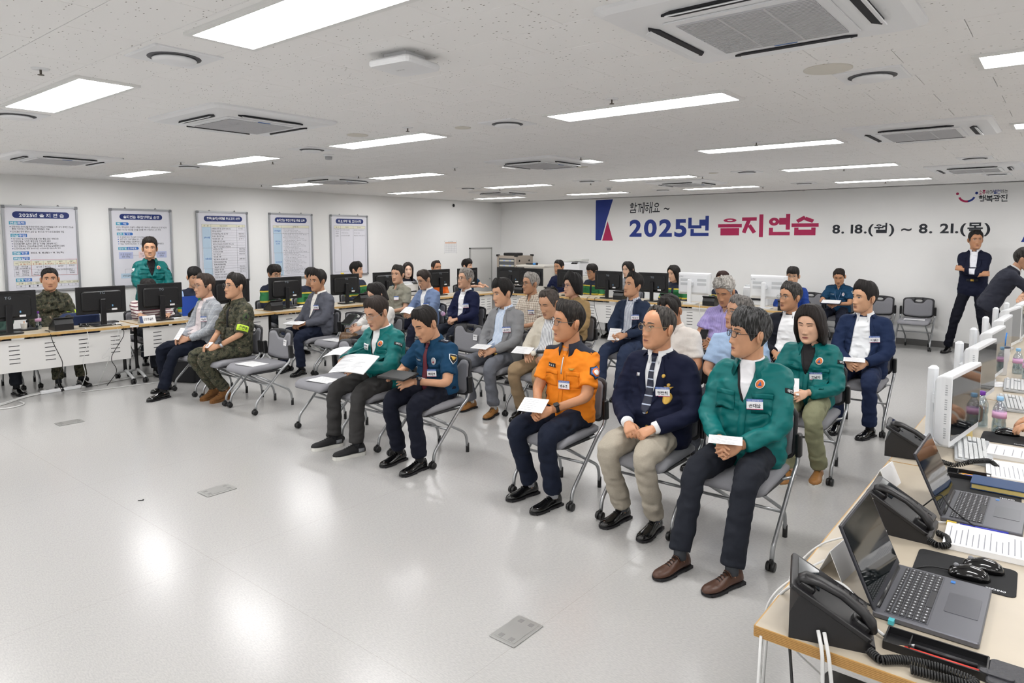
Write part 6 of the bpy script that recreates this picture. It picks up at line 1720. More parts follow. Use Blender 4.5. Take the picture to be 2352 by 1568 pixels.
for xa, xb, ya, yb, mi, l1, l2 in ((185, 420, 876, 996, 10, '군·경 정보작전', '합동 상황실'), (515, 760, 870, 990, 9, '전시 종합상황실', '(을지연습)'), (820, 1000, 870, 990, 10, '자원동원', '상황실'), (205, 400, 1258, 1345, 5, '상황총괄반', ''), (430, 620, 1255, 1342, 5, '행정기능', ''), (650, 840, 1252, 1340, 5, '자원동원반', ''), (865, 1055, 1235, 1325, 5, '홍보반', '')):
    s.box(xa, xb, ya, yb, mi); s.t(l1, xa + 25, xb - 30, ya + 25, ya + 58)
    if l2: s.t(l2, xa + 50, xb - 55, ya + 65, ya + 98)
s.box(420, 515, 935, 938, 7); s.box(278, 960, 1180, 1183, 7); s.box(278, 281, 1180, 1258, 7); s.box(958, 961, 1180, 1235, 7); s.box(636, 639, 990, 1180, 7)
board(4.06, 'framed board behind the standing man with headings and boxes diagram', s)
# third poster
s = Sheet(50, 715, 68, 985)
s.pill(142, 638, 128, 200, 0); s.t('충무(을지)사태별 주요조치 사항', 178, 608, 142, 186, 1, .03)
s.box(112, 672, 238, 272, 4); s.t('구  분', 135, 200, 246, 266); s.t('주요조치사항', 340, 440, 246, 266); s.t('비  고', 580, 650, 250, 270)
s.box(118, 226, 272, 540, 5); s.box(122, 230, 542, 808, 5); s.box(130, 236, 810, 960, 5)
s.t('3종사태', 138, 208, 395, 420, 3, .02); s.t('2종사태', 145, 218, 668, 694, 3, .02); s.t('1종사태', 150, 222, 880, 904, 3, .02)
rows = ['사태접수·전파 및 공무원 비상소집', '위해시설 점검강화', '전시종합상황실 준비 및 운영', '유·무선 통신망 정비', '충무계획 부분 시행', '주민통제 등 의견 확보', '동원자원 점검 및 전시전환 준비 지시', '기술인력 자원 점검 및 동원준비', '사태접수 및 전파', '전시전환 조직개편', '의회 기관소산', '충무계획 시행', '동원계획 및 동원령 시행', '민방위대 동원태세 확립', '화생방 방호태세 확립', '계엄업무 시행 준비', '사태접수 및 전파', '충무계획 전면 시행', '계엄업무 시행(계엄령 선포시)', '기관장 및 자체 주민소산']
for k, tx in enumerate(rows):
    y = 283 + k * 33.2; s.t(tx, 236 + k * 1.1, 236 + k * 1.1 + 13.5 * len(tx), y, y + 20); s.box(226 + k * .6, 672 + k * .6, y + 27, y + 28, 7)
    rm = ('전 부서', '', '행정지원과', '스마트정보과', '전 부서', '', '', '', '종합상황실', '행정지원과', '행정지원과', '', '관련 부서', '', '', '행정지원과', '종합상황실', '관련 부서', '', '')[k]
    if rm: s.t(rm, 585, 585 + 15 * len(rm), y, y + 18)
s.grid((112, 226, 558, 672), (238, 272, 541, 808, 960), 7, 2)
board(5.33, 'framed board with a blue-columned table above the two front-row men at left', s)
# fourth poster
s = Sheet(985, 1555, 100, 945)
s.pill(1060, 1478, 155, 222, 0); s.t('을지연습 종합상황실 반별 임무', 1085, 1450, 172, 208, 1, .03)
s.box(1035, 1505, 258, 290, 4); s.t('구 분', 1070, 1105, 264, 284); s.t('임무 및 기능', 1290, 1362, 264, 284)
s.box(1035, 1140, 290, 362, 5); s.box(1040, 1148, 364, 610, 5); s.box(1045, 1152, 612, 836, 5); s.box(1050, 1156, 838, 905, 5)
s.t('상황총괄반', 1048, 1130, 318, 338, 3, .02); s.t('행정기능', 1060, 1125, 455, 475, 3, .02); s.t('유지반', 1068, 1118, 485, 503, 3, .02); s.t('자원동원반', 1060, 1142, 720, 740, 3, .02)
lines = ['전쟁발발시 전시종합상황실 운영 총괄', '각종 상황접수 및 전파', '각 담당관·과 조치사항 조정 및 통제', '일일 상황보고서 작성', '상황총괄반 협조 사항', '유관기관 협조체계 유지 및 운영', '행정조직 유지에 관한 사항', '각종 통계자료 작성 유지', '주민등록 및 인구이동 통제', '민심동향 파악 및 보고', '의료 및 구호에 관한 사항', '기타 지시사항 이행']
for k in range(32):
    y = 296 + k * 18.6; tx = lines[(k * 5) % 12]; x0 = 1155 + (12 if k % 3 else 0) + k * .6
    s.t(tx, x0, x0 + 150 + (k * 37) % 150, y, y + 11, 11)
s.grid((1035, 1140, 1505), (258, 290, 363, 611, 837, 905), 7, 2)
board(6.60, 'framed board with a densely written duty table above the charcoal blazer man', s)
# fifth poster
s = Sheet(1772, 2255, 125, 930)
s.pill(1840, 2198, 175, 240, 0); s.t('주요상황 및 조치사항', 1868, 2170, 190, 228, 1, .03)
s.box(1818, 2222, 270, 305, 4); s.t('일 시', 1840, 1876, 278, 296); s.t('주요상황', 1958, 2000, 278, 296); s.t('조치사항', 2115, 2160, 278, 296)
for tx, xa, xb, ya in (('8. 18.(월)', 1830, 1888, 312), ('09:00', 1838, 1876, 334), ('을지3종사태 발령', 1908, 2012, 316), ('종합상황실 개소 및 상황전파 조치', 2070, 2205, 318), ('10:00', 1838, 1872, 362), ('공무원 비상소집', 1910, 1995, 356), ('비상소집 점검', 2072, 2145, 356), ('11:30', 1838, 1872, 396), ('을지2종사태 발령', 1908, 2015, 392), ('행동절차 및 조치사항 점검 보고', 2070, 2218, 392)):
    s.t(tx, xa, xb, ya, ya + 14, 11)
s.grid((1818, 1900, 2062, 2222), (270, 305, 880), 7, 2)
board(7.87, 'mostly empty framed board, rightmost of the five', s)
# notice paper, hole, hatch door
t = thing('notice_sheet', 'small calendar sheet taped to the left wall near the corner', 'notice', (XL, 10.9, 1.405))
mb = MB(); mb.box((.205, .14, .001), (.41, .28, .002)); mb.v[0] = mb.v[0] @ R_LEFT.T; mb.build('paper', M_PAPER, t)
mb = MB(); mb.box((.205, .235, .0023), (.36, .022, .0006), None, 1); put_text(mb, '8월 근무 편성표', .13, .255, .016, .15, 0, z=.0026)
for k in range(8): mb.box((.025 + k * .0514, .125, .0023), (.002, .2, .0004), None, 0)
for k in range(6): mb.box((.205, .025 + k * .04, .0023), (.36, .002, .0004), None, 0)
mb.v = [q @ R_LEFT.T for q in mb.v]; mb.build('calendar_grid', [M_INKG, mat('print_orange', '#dda37c', .6)], t)
for cy in (.01, .4):
    for cz in (.01, .27):
        mb = MB(); mb.box((cy, cz, .003), (.025, .016, .001), rotz(.7)); mb.v[0] = mb.v[0] @ R_LEFT.T; mb.build('tape', mat('tape_clear', '#dcdcd8', .3), t)
t = thing('wall_grommet', 'small dark round hole high on the left wall', 'wall hole', (XL, 11.2, 2.475))
mb = MB(); mb.lathe([(.05, 0), (.05, .008), (.036, .01), (.001, .01)], 20, 0, roty(PI / 2)); mb.build('ring', M_WHITEM, t)
mb = MB(); mb.lathe([(.036, .0102), (.034, .012), (.001, .012)], 20, 0, roty(PI / 2)); mb.build('opening', M_DARK, t)
t = struct(thing('door_1', 'grey door in the left wall beside the corner', 'door', (XL, 12.1, 0)))
del t['category'], t['label']
mb = MB(); mb.box((.012, 0, .75), (.024, .72, 1.48)); mb.build('leaf', mat('door_grey', '#dededc', .5), t)
for c, s_ in (((.016, -.375, .76), (.035, .03, 1.52)), ((.016, .375, .76), (.035, .03, 1.52)), ((.016, 0, 1.51), (.035, .78, .03))):
    mb = MB(); mb.box(c, s_); mb.build('door_frame', mat('door_frame_grey', '#aeaeac', .5), t)
mb = MB(); mb.ell((.04, .3, .78), (.02, .022, .022)); mb.build('knob', M_ALU, t)
# ============================================================ RACK, CABINET, PRINTERS
t = thing('equipment_rack', 'beige equipment rack with grey side standing in the corner', 'rack', (-9.82, 11.9, 0))
MRK = mat('rack_beige', '#a79c90', .45); MRD = mat('rack_dark', '#3b3c3f', .5)
mb = MB(); mb.box((0, .3, .68), (.56, .58, 1.34)); mb.build('body', MRK, t)
mb = MB(); mb.box((0, .004, .68), (.46, .02, 1.22)); mb.build('door_glass', mat('rack_glass', '#55585c', .15), t)
for z in (1.24, 1.13, 1.02):
    mb = MB(); mb.box((0, -.008, z), (.42, .01, .035)); mb.build('device', mat('rack_device', '#c2c1b4', .4), t)
    mb = MB(); mb.box((-.07, -.0145, z), (.05, .003, .02)); mb.box((.1, -.0145, z), (.05, .003, .02)); mb.build('display', mat('rack_display', '#9fb0e6', .4), t)
for sx in (-1, 1):
    mb = MB(); mb.box((sx * .255, -.005, .68), (.05, .03, 1.36)); mb.build('post', MRK, t)
    for yy in (0, .58):
        mb = MB(); mb.box((sx * .262, yy, 1.355), (.06, .06, .045)); mb.build('corner_cap', M_BLACKP, t)
mb = MB()
for yy in (.1, .45): mb.lathe([(.022, 0), (.022, .004), (.001, .004)], 12, 0, roty(PI / 2), (.28, yy, 1.24))
mb.build('side_lock', M_DARK, t)
mb = MB(); mb.rbox((.02, .2, 1.385), (.34, .3, .06), .02); tag(mb.build('amplifier', M_BLACKP, loc=(-9.82, 11.9, 0)), 'flat black device lying on top of the equipment rack', 'amplifier')
t = thing('cabinet', 'pale wooden cabinet with a flat top beside the equipment rack', 'cabinet', (-8.95, 11.62, 0))
MCB = mat('cabinet_pale', '#dcd8d0', .5, noise=.02, nscale=8)
mb = MB(); mb.box((0, .3, .57), (.72, .58, 1.14)); mb.build('body', MCB, t)
mb = MB(); mb.box((0, .3, 1.155), (.76, .62, .03)); mb.build('top_board', MCB, t)
for sx in (-1, 1):
    mb = MB(); mb.box((sx * .178, .004, .57), (.345, .016, 1.08)); mb.build('door', MCB, t)
t = thing('microphone', 'black handheld microphone with blue band on the cabinet', 'microphone', (-8.98, 11.72, 1.17), .35)
mb = MB(); mb.tube([(-.13, 0, .025), (.03, 0, .025)], [.016, .019], 10); mb.build('handle', M_BLACKP, t)
mb = MB(); mb.tube([(.03, 0, .025), (.09, 0, .025)], .024, 10); mb.build('band', mat('mic_blue', '#2b7fc4', .4), t)
mb = MB(); mb.ell((.115, 0, .028), (.03, .027, .027)); mb.build('head', M_DARK, t)
def printer(x, y, z, rz, w_, d_, h_, label):
    t = thing('printer', label, 'printer', (x, y, z), rz)
    mb = MB(); mb.rbox((0, d_ / 2, h_ * .45), (w_, d_, h_ * .9), .02); mb.build('body', M_WHITEP, t)
    mb = MB(); mb.rbox((0, d_ / 2 + .02, h_ * .94), (w_ * .96, d_ * .85, h_ * .1), .02); mb.build('lid', mat('printer_grey', '#c9cbcd', .4), t)
    mb = MB(); mb.box((0, -.002, h_ * .3), (w_ * .7, .006, h_ * .1)); mb.build('paper_slot', M_DARK, t)
    mb = MB(); mb.box((w_ * .3, .02, h_ * .9), (w_ * .25, .05, .02), rotx(.5)); mb.build('control_panel', M_BLACKP, t)
def stand(x, y, w_, d_, h_, label, nm='cabinet'):
    t = thing(nm, label, 'cabinet', (x, y, 0))
    mb = MB(); mb.box((0, d_ / 2, h_ / 2), (w_, d_, h_)); mb.build('body', MCB, t)
    for k in range(2):
        mb = MB(); mb.box((0, -.006, h_ * (.27 + .46 * k)), (w_ * .94, .014, h_ * .42)); mb.build('drawer', MCB, t)
stand(-8.2, 11.95, .8, .5, .95, 'low pale cabinet behind the navy T-shirt man')
printer(-8.25, 12.0, .95, 0, .58, .42, .30, 'white printer with papers on its lid behind the navy T-shirt man')
mb = MB(); mb.rbox((0, 0, .02), (.45, .3, .04), .01, roty(-.06)); tag(mb.build('document_stack', mat('paper_stack', '#d2d4cf', .8), loc=(-8.15, 12.2, 1.255)), 'loose stack of papers lying on the white printer', 'papers')
stand(-4.12, 11.55, .5, .5, .62, 'low pale cabinet behind the two white computers')
printer(-4.12, 11.6, .62, 0, .42, .4, .34, 'white printer behind the curly-haired man in purple')
printer(-9.2, 8.42, .72, PI / 2, .4, .3, .24, 'white printer on the left desk behind the light blue blazer')
# ============================================================ UNIFORM DETAILS
def deco(key, name, mats, fn):
    p = P_[key]; mb = MB(); fn(mb, p.S_top, p.fr, p)
    if mb.v: return mb.build(name, mats, p.root)
def armband(key, i, t, name, mats, fn):
    p = P_[key]; mb = MB(); fn(mb, p.S_top, p.arm_frame(i, t), p)
    if mb.v: return mb.build(name, mats, p.root)
M_LIME = mat('lime_band', '#c6ea3a', .6); M_OLIVE = mat('olive_patch', '#3c4a2c', .8); M_NAVC = mat('navy_cloth', '#1b2132', .8)
# green jackets: black sleeve patch with white letters, white card on the right chest of the reader
for k in ('teal2', 'w14', 'teal1', 'standL'):
    armband(k, 0, .28, 'sleeve_patch', [M_BLKC, M_BADGEW], lambda mb, S, fr, p: (strip(mb, S, fr, *rect(-.04, .04, -.014, .014), .004, 4, 4, 0, .003), drape_text(mb, S, fr, '광진구', -.03, -.009, .018, .06, .0055, 1)))
deco('teal1', 'chest_label', [M_BADGEW, M_INK, M_BADGEB], lambda mb, S, fr, p: (strip(mb, S, fr, *rect(-.135, -.055, -.155, -.105), .012, 4, 4, 0, .003), drape_text(mb, S, fr, '통장', -.1, -.127, .016, .035, .0135, 1), drape_text(mb, S, fr, '화양동', -.108, -.15, .016, .045, .0135, 1), strip(mb, S, fr, *disc(-.118, -.12, .008, 6), .0135, 2, 6, 2, .001)))
armband('standL', 1, .30, 'flag_patch', [M_BADGEW, mat('flag_red', '#c0334a', .6), mat('flag_blue', '#24428f', .6), M_INK], lambda mb, S, fr, p: (strip(mb, S, fr, *rect(-.035, .035, -.024, .024), .004, 4, 4, 0, .003), strip(mb, S, fr, *disc(0, .004, .011, 6, .006), .0055, 2, 6, 1, .001), strip(mb, S, fr, *disc(0, -.005, .011, 6, .006), .0055, 2, 6, 2, .001), [strip(mb, S, fr, *rect(x - .005, x + .005, y - .003, y + .003), .0055, 1, 2, 3, .001) for x, y in ((-.024, .014), (.024, .014), (-.024, -.014), (.024, -.014))]))
# soldier
armband('camo', 0, .80, 'lime_armband', [M_LIME, M_INK], lambda mb, S, fr, p: (strip(mb, S, fr, *rect(-.062, .062, -.032, .032), .006, 8, 5, 0, .005), drape_text(mb, S, fr, '훈련중', -.045, -.02, .04, .09, .0075, 1, .02)))
armband('camo', 0, .36, 'shoulder_patch', [M_OLIVE, M_BLKC], lambda mb, S, fr, p: (strip(mb, S, fr, *disc(0, 0, .034, 9, .042), .005, 4, 9, 0, .004), strip(mb, S, fr, [(-.002, .024), (-.018, -.02)], [(.002, .024), (.018, -.02)], .0065, 2, 4, 1, .001)))
armband('d30', 0, .72, 'lime_armband', [M_LIME], lambda mb, S, fr, p: strip(mb, S, fr, *rect(-.06, .06, -.03, .03), .006, 6, 4, 0, .005))
for k in ('camo', 'd30'):
    for sx in (-1, 1):
        deco(k, 'vest_pouch', M_CAMO, lambda mb, S, fr, p: strip(mb, S, fr, *rect(sx * .075 - .055, sx * .075 + .055, -.38, -.26), .03, 5, 6, 0, .03))
        deco(k, 'vest_pouch', M_CAMO, lambda mb, S, fr, p: strip(mb, S, fr, *rect(sx * .08 - .04, sx * .08 + .04, -.22, -.12), .018, 5, 6, 0, .02))
        deco(k, 'vest_strap', M_CAMO, lambda mb, S, fr, p: strip(mb, S, fr, *rect(sx * .09 - .022, sx * .09 + .022, -.13, -.015), .014, 3, 6, 0, .012))
deco('camo', 'zip_tape', M_BLKC, lambda mb, S, fr, p: strip(mb, S, fr, *rect(-.012, .012, -.36, -.05), .012, 2, 8, 0, .01))
P_['camo'].collar(M_CAMO, .066, .038, .03, .35, .01, 'collar'); P_['d30'].collar(M_CAMO, .066, .038, .03, .35, .01, 'collar')
# police
for k in ('police', 'wallpol', 'd38'):
    deco(k, 'silver_badge', [M_SILV, mat('badge_red', '#8d2a36', .5)], lambda mb, S, fr, p: (strip(mb, S, fr, *disc(.085, -.125, .020, 9, .030), .008, 3, 9, 0, .004), strip(mb, S, fr, *disc(.085, -.132, .007, 7), .010, 2, 7, 1, .002)))
    armband(k, 0, .34, 'shield_patch', [M_BADGEW, M_BLKC, M_GOLD], lambda mb, S, fr, p: (strip(mb, S, fr, [(-.034, .036), (-.034, -.002), (-.002, -.046)], [(.034, .036), (.034, -.002), (.002, -.046)], .004, 4, 8, 0, .004), strip(mb, S, fr, [(-.030, .032), (-.030, -.002), (-.002, -.040)], [(.030, .032), (.030, -.002), (.002, -.040)], .0055, 4, 8, 1, .002), strip(mb, S, fr, [(-.026, .016), (-.010, -.004), (-.006, -.014)], [(.026, .016), (.010, -.004), (.006, -.014)], .007, 3, 6, 2, .001)))
    for sx in (-1, 1):
        p = P_[k]; up = (p.sp(.90) + p.X * sx * .105, p.X * .9 + p.N * .0, p.N * -1.0, p.Y)
        fr2 = (up[0], unit(p.X), unit(-p.N), unit(p.Y + p.X * sx * .35))
        mb = MB(); strip(mb, p.S_top, fr2, *rect(-.052, .052, -.026, .026), .006, 4, 4, 0, .004)
        for q in range(4): strip(mb, p.S_top, fr2, *disc(-.03 + .02 * q, 0, .0085, 6), .0085, 2, 6, 1, .002)
        if mb.v: mb.build('epaulette', [M_NAVC, M_SILV], p.root)
    deco(k, 'name_strip', M_BADGEW, lambda mb, S, fr, p: drape_text(mb, S, fr, '박 재 영', -.115, -.135, .013, .06, .006, 0, .02))
deco('police', 'tie_clip', M_SILV, lambda mb, S, fr, p: strip(mb, S, fr, *rect(-.03, .022, -.262, -.254), .021, 3, 2, 0, .004))
P_['police'].card('박재영', .075, -.215)
p = P_['wallpol']; mb = MB(); O, X, Y, N = p.fr
mb.tube([O + X * .06 + N * .05 - Y * .01, p.S_top.hit(O, X, Y, N, .04, -.12, .008) if p.S_top.hit(O, X, Y, N, .04, -.12, .008) is not None else O, p.S_top.hit(O, X, Y, N, 0, -.26, .01)], .003, 5)
mb.tube([O - X * .06 + N * .05 - Y * .01, p.S_top.hit(O, X, Y, N, -.04, -.12, .008), p.S_top.hit(O, X, Y, N, 0, -.26, .01)], .003, 5); mb.build('lanyard', mat('lanyard_blue', '#6d8fc0', .6), p.root)
# firefighter
deco('orange', 'name_patch', [M_BLKC, M_BADGEW], lambda mb, S, fr, p: (strip(mb, S, fr, *rect(-.125, -.055, -.135, -.108), .006, 4, 3, 0, .003), drape_text(mb, S, fr, '박 용 호', -.118, -.129, .014, .056, .0075, 1)))
def star(cx, cy, r0, r1, n=6):
    a = np.linspace(PI / 2, -PI / 2, n + 1); rr = [r0 if i % 2 == 0 else r1 for i in range(n + 1)]
    return [(cx - r * math.cos(t_) - .0005, cy + r * math.sin(t_)) for r, t_ in zip(rr, a)], [(cx + r * math.cos(t_) + .0005, cy + r * math.sin(t_)) for r, t_ in zip(rr, a)]
armband('orange', 0, .40, 'star_patch', [M_NAVC, M_BADGEW, M_BADGEO, M_BADGEB], lambda mb, S, fr, p: (strip(mb, S, fr, *star(0, 0, .050, .040), .004, 4, 13, 0, .004), strip(mb, S, fr, *star(0, 0, .043, .034), .0055, 4, 13, 3, .001), strip(mb, S, fr, *disc(0, 0, .030, 9), .007, 3, 9, 2, .001), strip(mb, S, fr, *disc(0, 0, .019, 9), .0085, 3, 9, 1, .001)))
deco('orange', 'chest_eagle', M_GOLD, lambda mb, S, fr, p: strip(mb, S, fr, [(.055, -.125), (.068, -.140)], [(.10, -.125), (.086, -.140)], .008, 3, 3, 0, .002))
for sx in (-1, 1):
    p = P_['orange']; fr2 = (p.sp(.90) + p.X * sx * .11, unit(p.X), unit(-p.N), unit(p.Y + p.X * sx * .4))
    mb = MB(); strip(mb, p.S_top, fr2, *rect(-.075, .075, -.045, .045), .004, 6, 5, 0, .004); mb.build('shoulder_yoke', M_NAVC, p.root)
deco('orange', 'zip', M_SILV, lambda mb, S, fr, p: strip(mb, S, fr, *rect(-.004, .004, -.17, -.06), .008, 1, 6, 0, .002))
# blazers
deco('navy', 'crest', [M_GOLD], lambda mb, S, fr, p: (strip(mb, S, fr, *disc(.115, -.235, .026, 9, .034), .009, 3, 9, 0, .004), strip(mb, S, fr, [(.09, -.168), (.108, -.185)], [(.145, -.168), (.127, -.185)], .010, 3, 4, 0, .003), strip(mb, S, fr, *disc(.117, -.158, .010, 6), .010, 2, 6, 0, .003)))
deco('navy', 'lapel_pin', M_GOLD, lambda mb, S, fr, p: strip(mb, S, fr, *disc(.085, -.105, .011, 8), .014, 2, 8, 0, .003))
deco('navy', 'flag_pin', M_SILV, lambda mb, S, fr, p: strip(mb, S, fr, *rect(-.10, -.078, -.125, -.105), .014, 2, 3, 0, .003))
# wrist watches
for k, i, m in (('orange', 0, M_BLKC), ('police', 0, M_NAVC), ('camo', 0, M_SILV), ('navyR', 0, M_SILV)):
    p = P_[k]; d = unit(p.W[i] - p.E[i]); c = p.W[i] - d * .03
    mb = MB(); mb.tube([c - d * .011, c + d * .011], .0315, 14, 0)
    nrm = unit(V(.3, -.4, .85) - (V(.3, -.4, .85) @ d) * d); R = np.stack([np.cross(nrm, d), d, nrm], 1)
    mb.rbox(c + nrm * .034, (.032, .036, .009), .008, R, 1); mb.build('wrist_watch', [m, M_BLACKS], p.root)
p = P_['bob']; mb = MB(); O, X, Y, N = p.fr
for q in np.linspace(-1.9, 1.9, 24): mb.ell(O + X * .075 * math.sin(q) + N * (.075 * math.cos(q) + .012) - Y * (.005 + .045 * max(0, math.cos(q))), (.005, .005, .005), 6, 4)
mb.build('necklace', mat('pearl', '#ece4d4', .3), p.root)
# ============================================================ PAPERS, PHONES AND OTHER HELD THINGS
def sheet(name, label, cat, loc, size, rx=0.0, rz=0.0, ry=0.0, lines=6, thick=.0012, bend=.0, mats=None, group=None):
    mb = MB(); n = 6; w_, d_ = size
    for s, z in ((1, thick), (-1, 0)):
        v = []; f = []
        for i in range(n + 1):
            x = -w_ / 2 + w_ * i / n; zz = z + bend * (1 - (2 * x / w_) ** 2)
            v += [(x, -d_ / 2, zz), (x, d_ / 2, zz)]
        for i in range(n): q = (2 * i, 2 * i + 2, 2 * i + 3, 2 * i + 1); f.append(q if s > 0 else q[::-1])
        mb.add(v, f, 0)
    if thick > .004 and not bend: mb.box((0, 0, thick / 2), (w_ * .995, d_ * .995, thick - .001), None, 0)
    R = rotz(rz) @ rotx(rx) @ roty(ry)
    rnd = random.Random(len(label))
    for k in range(lines):
        y = d_ / 2 - d_ * (k + 1) / (lines + 1); ww = w_ * rnd.uniform(.45, .8); x = -w_ * .42 + ww / 2
        mb.box((x, y, thick + bend * (1 - (2 * x / w_) ** 2) * .95 + .0006), (ww, d_ * .012, .0004), None, 1)
    mb.v = [q @ R.T for q in mb.v]
    return tag(mb.build(name, mats or [M_PAPER, mat('ink_light', '#9c9da5', .8)], loc=loc), label, cat, group)
GP = 'programme papers'
def held(k, label, dx=0, dy=-.30, z=.69, size=(.21, .15), rx=.35, rz=0.0, ry=0.0, **kw):
    p = P_[k]; z -= .022; dy += .03; size = (size[0] * .88, size[1] * .88); return sheet(kw.pop('name', 'paper'), label, kw.pop('cat', 'paper'), (p.x + dx, p.y + dy, z), size, rx, rz, ry, group=GP, **kw)
held('lt', 'folded paper standing in the hands of the man in the light grey blazer', .06, -.33, .72, (.09, .17), .9, .2)
held('camo', 'small folded paper in the hands of the front-row soldier', .05, -.33, .66, (.07, .10), .6, .2)
held('orange', 'white paper held by the firefighter in orange', -.03, -.36, .70, (.20, .16), .45, .25, .0)
held('teal2', 'white paper in the lap of the man in green at the right end', .0, -.335, .705, (.20, .10), .25, .35)
held('w14', 'white paper held by the woman in the green jacket', -.05, -.31, .71, (.15, .17), .75, .3)
held('navyR', 'white paper held by the man in the navy suit at the right', .0, -.32, .70, (.20, .12), .2, .2)
held('g10', 'white paper held by the man in the grey blazer', -.02, -.33, .70, (.21, .15), .2, .15)
held('b11', 'white paper held by the man in the cream jacket', -.1, -.33, .72, (.22, .15), .35, .2)
held('dk', 'white paper drooping from the hands of the man in the dark blue suit', -.03, -.33, .71, (.15, .19), .75, .3)
held('g8', 'white paper lying on the knees of the man in the charcoal blazer', -.04, -.33, .685, (.30, .20), .12, .3)
held('bluej', 'open booklet read by the man in the light blue blazer', -.05, -.33, .74, (.22, .16), .55, .1, bend=.02)
t = sheet('report', 'thick open report lying across the lap of the man in green reading', 'report', (-4.50, r1 - .37, .735), (.34, .26), .42, .3, -.05, 12, .006, .018)
sheet('report_page', 'loose page held in the right hand of the man reading the report', 'page', (-4.78, r1 - .33, .805), (.24, .14), .35, .15, -.2, 5, .001, .012)
for x, y, lb in ((-6.50, r1 - .12, 'paper on the seat of the empty chair beside the soldier'), (-5.24, r1 - .13, 'paper on the seat of the empty chair left of the report reader'), (-7.2, r2 - .12, 'paper on the seat of the empty chair beside the charcoal blazer'), (-1.87, 12.40, 'paper on the seat of the empty chair at the back wall')):
    sheet('paper', lb, 'paper', (x, y, .472), (.29, .20), 0, .12, 0, 6, group=GP)
# tablet of the police officer, phones, clipboard, bottle, handbag
def slab(name, label, cat, loc, size, R, m1, m2=None, parts=('case', 'screen')):
    t = thing(name, label, cat, loc)
    mb = MB(); mb.rbox((0, 0, 0), size, .012, R); mb.build(parts[0], m1, t)
    mb = MB(); mb.box(R @ V(0, 0, size[2] / 2 + .0006), (size[0] * .92, size[1] * .9, .001), R); mb.build(parts[1], m2 or M_SCREEN, t)
    return t
slab('tablet', 'black tablet in a folding cover on the lap of the police officer', 'tablet', (-3.98, r1 - .36, .715), (.27, .19, .014), rotz(.15) @ rotx(.12), M_BLACKP, mat('tablet_cover', '#1a1a1c', .5))
slab('smartphone', 'smartphone held by the man in purple stripes', 'phone', (-2.86, r3 - .35, .79), (.08, .16, .01), rotz(.2) @ rotx(.5), M_BLACKP)
slab('smartphone', 'phone in a dark green flip cover held by the dark-haired woman', 'phone', (-6.6, r2 - .35, .80), (.16, .17, .014), rotx(.7), mat('cover_green', '#2c3a30', .6))
slab('clipboard', 'dark clipboard with a sheet on the lap of the officer at the wall', 'clipboard', (-3.0, 12.32 - .36, .715), (.30, .22, .012), rotz(.1) @ rotx(.2), mat('clip_navy', '#1b2233', .5), M_PAPER, ('board', 'sheet'))
def bottle(x, y, z, label, cap, group=None, s=1.0, label_band=True, R=None):
    t = thing('water_bottle', label, 'bottle', (x, y, z), 0, group)
    R = I3 if R is None else R
    mb = MB(); mb.lathe([(.026 * s, 0), (.031 * s, .006), (.031 * s, .05), (.028 * s, .07), (.031 * s, .085), (.031 * s, .115), (.029 * s, .135), (.02 * s, .158), (.0125 * s, .17), (.0125 * s, .18)], 18, 0, R); mb.build('bottle_body', mat_glass('pet_plastic', '#e6eef2', .22, .08), t)
    mb = MB(); mb.lathe([(.0255 * s, .008), (.0285 * s, .012), (.0285 * s, .05), (.026 * s, .07), (.028 * s, .085), (.028 * s, .11)], 16, 0, R); mb.build('water', mat_glass('water_clear', '#dfe9ee', .12, .02), t)
    mb = MB(); mb.lathe([(.0145 * s, .178), (.0155 * s, .182), (.0155 * s, .196), (.0135 * s, .2)], 14, 0, R); mb.build('cap', mat('cap_' + cap, cap, .4), t)
    if label_band: mb = MB(); mb.lathe([(.0318 * s, .085), (.0318 * s, .12)], 18, 0, R); mb.build('label_band', mat('label_pink', '#d9a9cf', .5), t)
    return t
bottle(-6.52, r3 - .33, .68, 'small water bottle in the hands of the man in the navy blazer', '#cfe0ee', None, .9, True, rotx(.9))
t = thing('handbag', 'brown patterned handbag on the seat between the empty chair and the woman', 'bag', (-6.80, r2 - .2, .472), .2)
MBAG = mat('snake_leather', '#6b4f33', .4, noise=.55, nscale=60)
mb = MB(); mb.loft([[(x * sx, y * sy, z) for x, y in [(math.cos(a) * .5, math.sin(a) * .5) for a in np.linspace(0, 2 * PI, 18, endpoint=False)]] for sx, sy, z in ((.26, .16, 0), (.30, .19, .03), (.29, .17, .09), (.25, .10, .13), (.2, .05, .14))], smooth=True); mb.build('bag_body', MBAG, t)
mb = MB(); mb.tube(smooth_path([(-.07, 0, .13), (-.06, 0, .19), (.06, 0, .19), (.07, 0, .13)], .04), .009, 8); mb.build('handle', MBAG, t)
t = thing('office_bag', 'black fabric bag on the floor behind the front-row soldier\'s neighbour', 'bag', (-8.38, 3.95, 0), .5)
mb = MB(); mb.rbox((0, 0, .14), (.34, .16, .28), .03); mb.build('bag_body', M_BLKC, t)
mb = MB(); mb.tube(smooth_path([(-.08, 0, .28), (-.07, 0, .34), (.07, 0, .34), (.08, 0, .28)], .04), .008, 6); mb.build('handle', M_BLKC, t)

